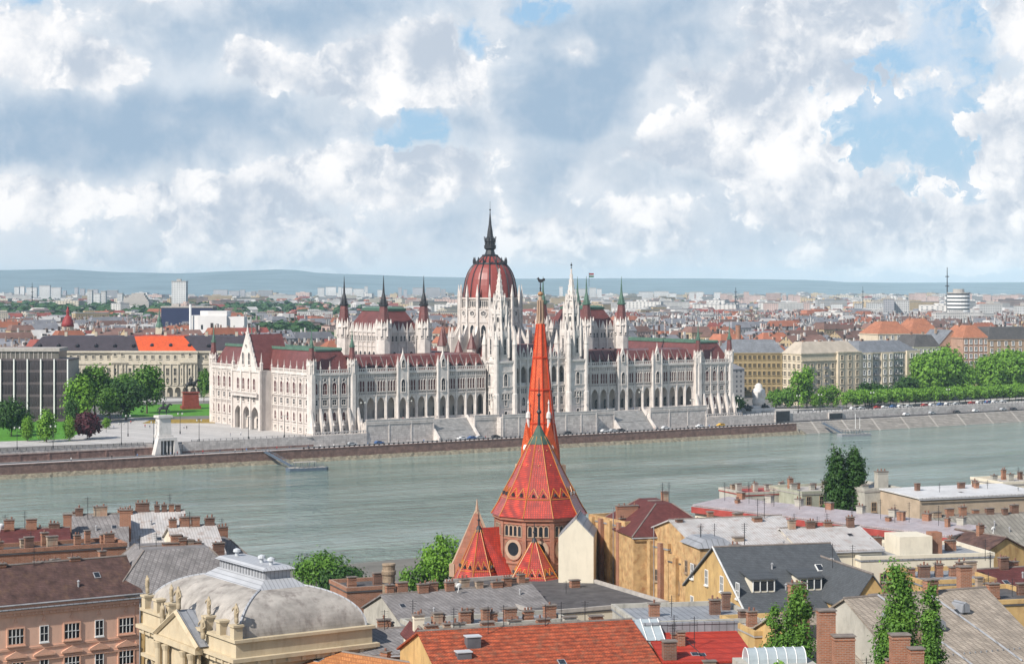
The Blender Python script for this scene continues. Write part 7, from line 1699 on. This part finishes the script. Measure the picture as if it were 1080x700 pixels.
def ex_l(o): box_part(o, 7.6, 13.0, 3, 9, 32.4, 36.0, whitew, 'stair_block'); box_part(o, 13.3, 15.1, 4, 6, 32.4, 36.4, brick, 'brick_stack'); antenna(o, 4, 6, 33 - o.location.z); antenna(o, 18, 6, 33 - o.location.z)
near_house('long grey flat roofed house with a pale stair block on top', 908, 1048, 296.0, 592, 592, 14, R(12), whitew, greym, 'flat', 3, win=([29.2], 9), wm=wf3, extra=ex_l)
near_house('low terraced house with chimney clusters right of the tall poplar', 972, 1050, 268.0, 618, 618, 12, R(12), yel_w, greym, 'flat', 5, win=([29.6], 6), wm=wf3)
near_house('maroon roofed corner house with satellite dish at the right edge', 1052, 1120, 272.0, 632, 602, 14, R(20), yel_w, dkred, 'gable', 1, extra=lambda o: antenna(o, 2, 6, 36 - o.location.z))
near_house('dark flat roof with a tall brick stack at the lower right', 1030, 1110, 250.0, 640, 640, 12, R(14), yel_w, darkflat, 'flat', 0, chim=[(.8, 5, 33.6, 1.6, 1.2, 4.4, 3), (4.4, 4, 33.6, 1.5, 1.0, 2.2, 2)])
def ex_beige(o):
    w = wid(960, 1110, 222.0, R(24)); zb = o.location.z; e = ZP(712, 222.0) - zb; r = ZP(632, 222.0 + 13 * math.cos(R(24))) - zb; k = (r - e) / 13
    m = MB()
    for x0, x1 in ((4.5, 9.0), (11.5, 16.0)): m.beam((x0, 12.9, r + .28), (x1, .2, e + k * .2 + .28), .16, 4)
    m.build('zinc_flashing', greym, o)
    for x, y in ((3.2, 8.5), (8.8, 7.0), (14.2, 9.5)):
        m = MB(); z = e + k * y; m.prism([(x - .6, z), (x + .6, z), (x + .5, z + .9), (x, z + 1.25), (x - .5, z + .9)], y - 1.1, y + 1.2); m.build('roof_hatch', greym, o)
    m = MB()
    for i in range(int(w / .8)): m.cbox(.4 + i * .8, 2.2, e + k * 2.2 + .2, .1, .12, .22)
    m.build('snow_guard', greym, o)
near_house('big beige diamond shingle roof at the lower right with zinc flashings', 960, 1110, 222.0, 712, 632, 26, R(24), greyw, slate_b, 'gable', 0, extra=ex_beige, chim=[(3.4, 4.4, 32.5, 1.9, 1.2, 2.6, 2), (12, 12.6, 37.2, 1.6, 1.0, 1.6, 3), (7.5, 14, 37.0, 2.4, 1.0, 1.6, 3)])
near_house('smaller beige shingle roof left of the tall poplar', 858, 962, 228.0, 706, 650, 20, R(20), yel_w, slate_b, 'gable', 0, chim=[(.9, 5, 33.0, 2.0, 1.3, 4.0, 4), (3.0, 9.6, 36.0, 2.0, 1.1, 2.4, 3)])
near_house('low yellow block between the slate roof and the barrel skylight', 796, 905, 240.0, 672, 672, 12, R(14), yel_w, conc, 'flat', 3)
o = thing('barrel_skylight', 'half round glazed barrel skylight with white ribs at the bottom edge', 'skylight', (WX(790, 214), 214, near_z(10, 214)), R(6))
zb = o.location.z; zz = ZP(700, 214) - zb; w = WX(852, 214) - WX(790, 214)
m = MB(); m.box(-1, w + 1, -1, 4, 0, zz); m.build('base', greyw, o)
m = MB(); vs = []; fs = []
for i in range(11): a = math.pi * i / 10; vs += [(0, 1.6 - 1.6 * math.cos(a), zz + 1.5 * math.sin(a)), (w, 1.6 - 1.6 * math.cos(a), zz + 1.5 * math.sin(a))]
for i in range(10): fs.append((2*i, 2*i+1, 2*i+3, 2*i+2))
fs += [tuple(range(0, 22, 2)), tuple(range(21, 0, -2))]; m.add(vs, fs); m.build('glazing', mat('pale_glass', (0, 0, 0)), o)
m = MB()
for k in range(7):
    x = w * k / 6
    for i in range(10): a, b = math.pi * i / 10, math.pi * (i + 1) / 10; m.beam((x, 1.6 - 1.63 * math.cos(a), zz + 1.53 * math.sin(a)), (x, 1.6 - 1.63 * math.cos(b), zz + 1.53 * math.sin(b)), .06, 4)
m.build('glazing_bar', win_w, o)
def ex_stack(o):
    for x, y, h, w_, n_ in ((1.2, 2.5, 8.2, 1.7, 4), (2.6, 1.0, 5.8, 2.1, 0), (8.9, 2.2, 5.6, 1.9, 0), (10.2, .9, 4.4, 1.4, 2)):
        inst_mesh('chimney', mk_chimney(w_, 1.2, h, n_, brick), o, T((x, y, 33.2 - o.location.z)))
near_house('nearest low roof with two big orange brick chimney stacks at the bottom edge', 866, 990, 198.0, 722, 722, 6, R(6), brick, redstrip, 'flat', 0, extra=ex_stack)
# trees of the near bank
def near_tree(label, px, ytop, Y, zb, wpx, shape, leaf, seed, n, per, ls, cat='tree', base=.12, name='tree', group=None):
    k = Y / F; h = ZP(ytop, Y) - zb; return tree(name, label, h, wpx * k / 2, leaf, n, per, ls, shape, base, (WX(px, Y), Y, zb), group, seed, cat)
near_tree('big tree with yellow green top between the concert hall and the river', 338, 584, 432, 6.5, 62, 'round', lf_mid, 3, 70, 60, .38)
near_tree('darker rounded tree right of the yellow green one at the river', 361, 601, 428, 6.5, 56, 'round', lf_dark, 4, 70, 60, .38)
near_tree('light leafy tree at the river left of the church gable', 464, 561, 405, 7, 54, 'round', lf_lite, 6, 90, 60, .36)
near_tree('low bushy tree at the foot of the light leafy tree', 438, 595, 400, 7, 38, 'round', lf_mid, 7, 40, 50, .36)
near_tree('left trunk of the twin dark poplars by the river', 883, 466, 402, 9, 30, 'column', lf_dark, 8, 230, 110, .32, 'poplar', .06, 'poplar_tree')
near_tree('right trunk of the twin dark poplars by the river', 901, 463, 404, 9, 28, 'column', lf_dark, 9, 230, 110, .32, 'poplar', .06, 'poplar_tree')
near_tree('tallest poplar rising in front of the beige shingle roofs', 947, 582, 211, 18, 50, 'column', lf_mid, 10, 190, 170, .19, 'poplar', .05, 'poplar_tree')
near_tree('slimmer poplar close to the right of the tallest poplar', 983, 606, 209, 18, 33, 'column', lf_mid, 12, 130, 160, .18, 'poplar', .05, 'poplar_tree')
near_tree('poplar standing before the left dormer of the dark slate roof', 842, 606, 226, 16, 40, 'column', lf_mid, 13, 160, 150, .18, 'poplar', .05, 'poplar_tree')
near_tree('lower poplar left of the one before the dormers', 818, 622, 227, 16, 32, 'column', lf_mid, 14, 110, 150, .18, 'poplar', .05, 'poplar_tree')
near_tree('bright green shrub top at the bottom edge left of centre', 822, 684, 206, 20, 34, 'round', lf_lite, 15, 60, 50, .22)
near_tree('bright green shrub top in front of the barrel skylight', 858, 682, 205, 20, 28, 'round', lf_lite, 16, 60, 50, .22)
mb = MB(); mb.add([(-60, -345, 5.02), (200, -345, 5.02), (200, -326, 5.02), (-60, -326, 5.02)], [(0, 3, 2, 1)]); tag(mb.build('near_quay', paving, M=RM), kind='structure')

# ------------------------------------------------------------------ the air
hz_m = bpy.data.materials.new('haze_air'); hz_m.use_nodes = True; nt = hz_m.node_tree; nt.nodes.clear()
pv_ = nt.nodes.new('ShaderNodeVolumePrincipled'); ou = nt.nodes.new('ShaderNodeOutputMaterial'); nt.links.new(pv_.outputs[0], ou.inputs['Volume'])
pv_.inputs['Color'].default_value = (0.58, 0.84, 1.0, 1); pv_.inputs['Density'].default_value = HAZE; pv_.inputs['Anisotropy'].default_value = -0.45
m = MB(); m.box(-9000, 9000, -900, 15900, -3, 190); o = m.build('haze', hz_m); o['kind'] = 'stuff'
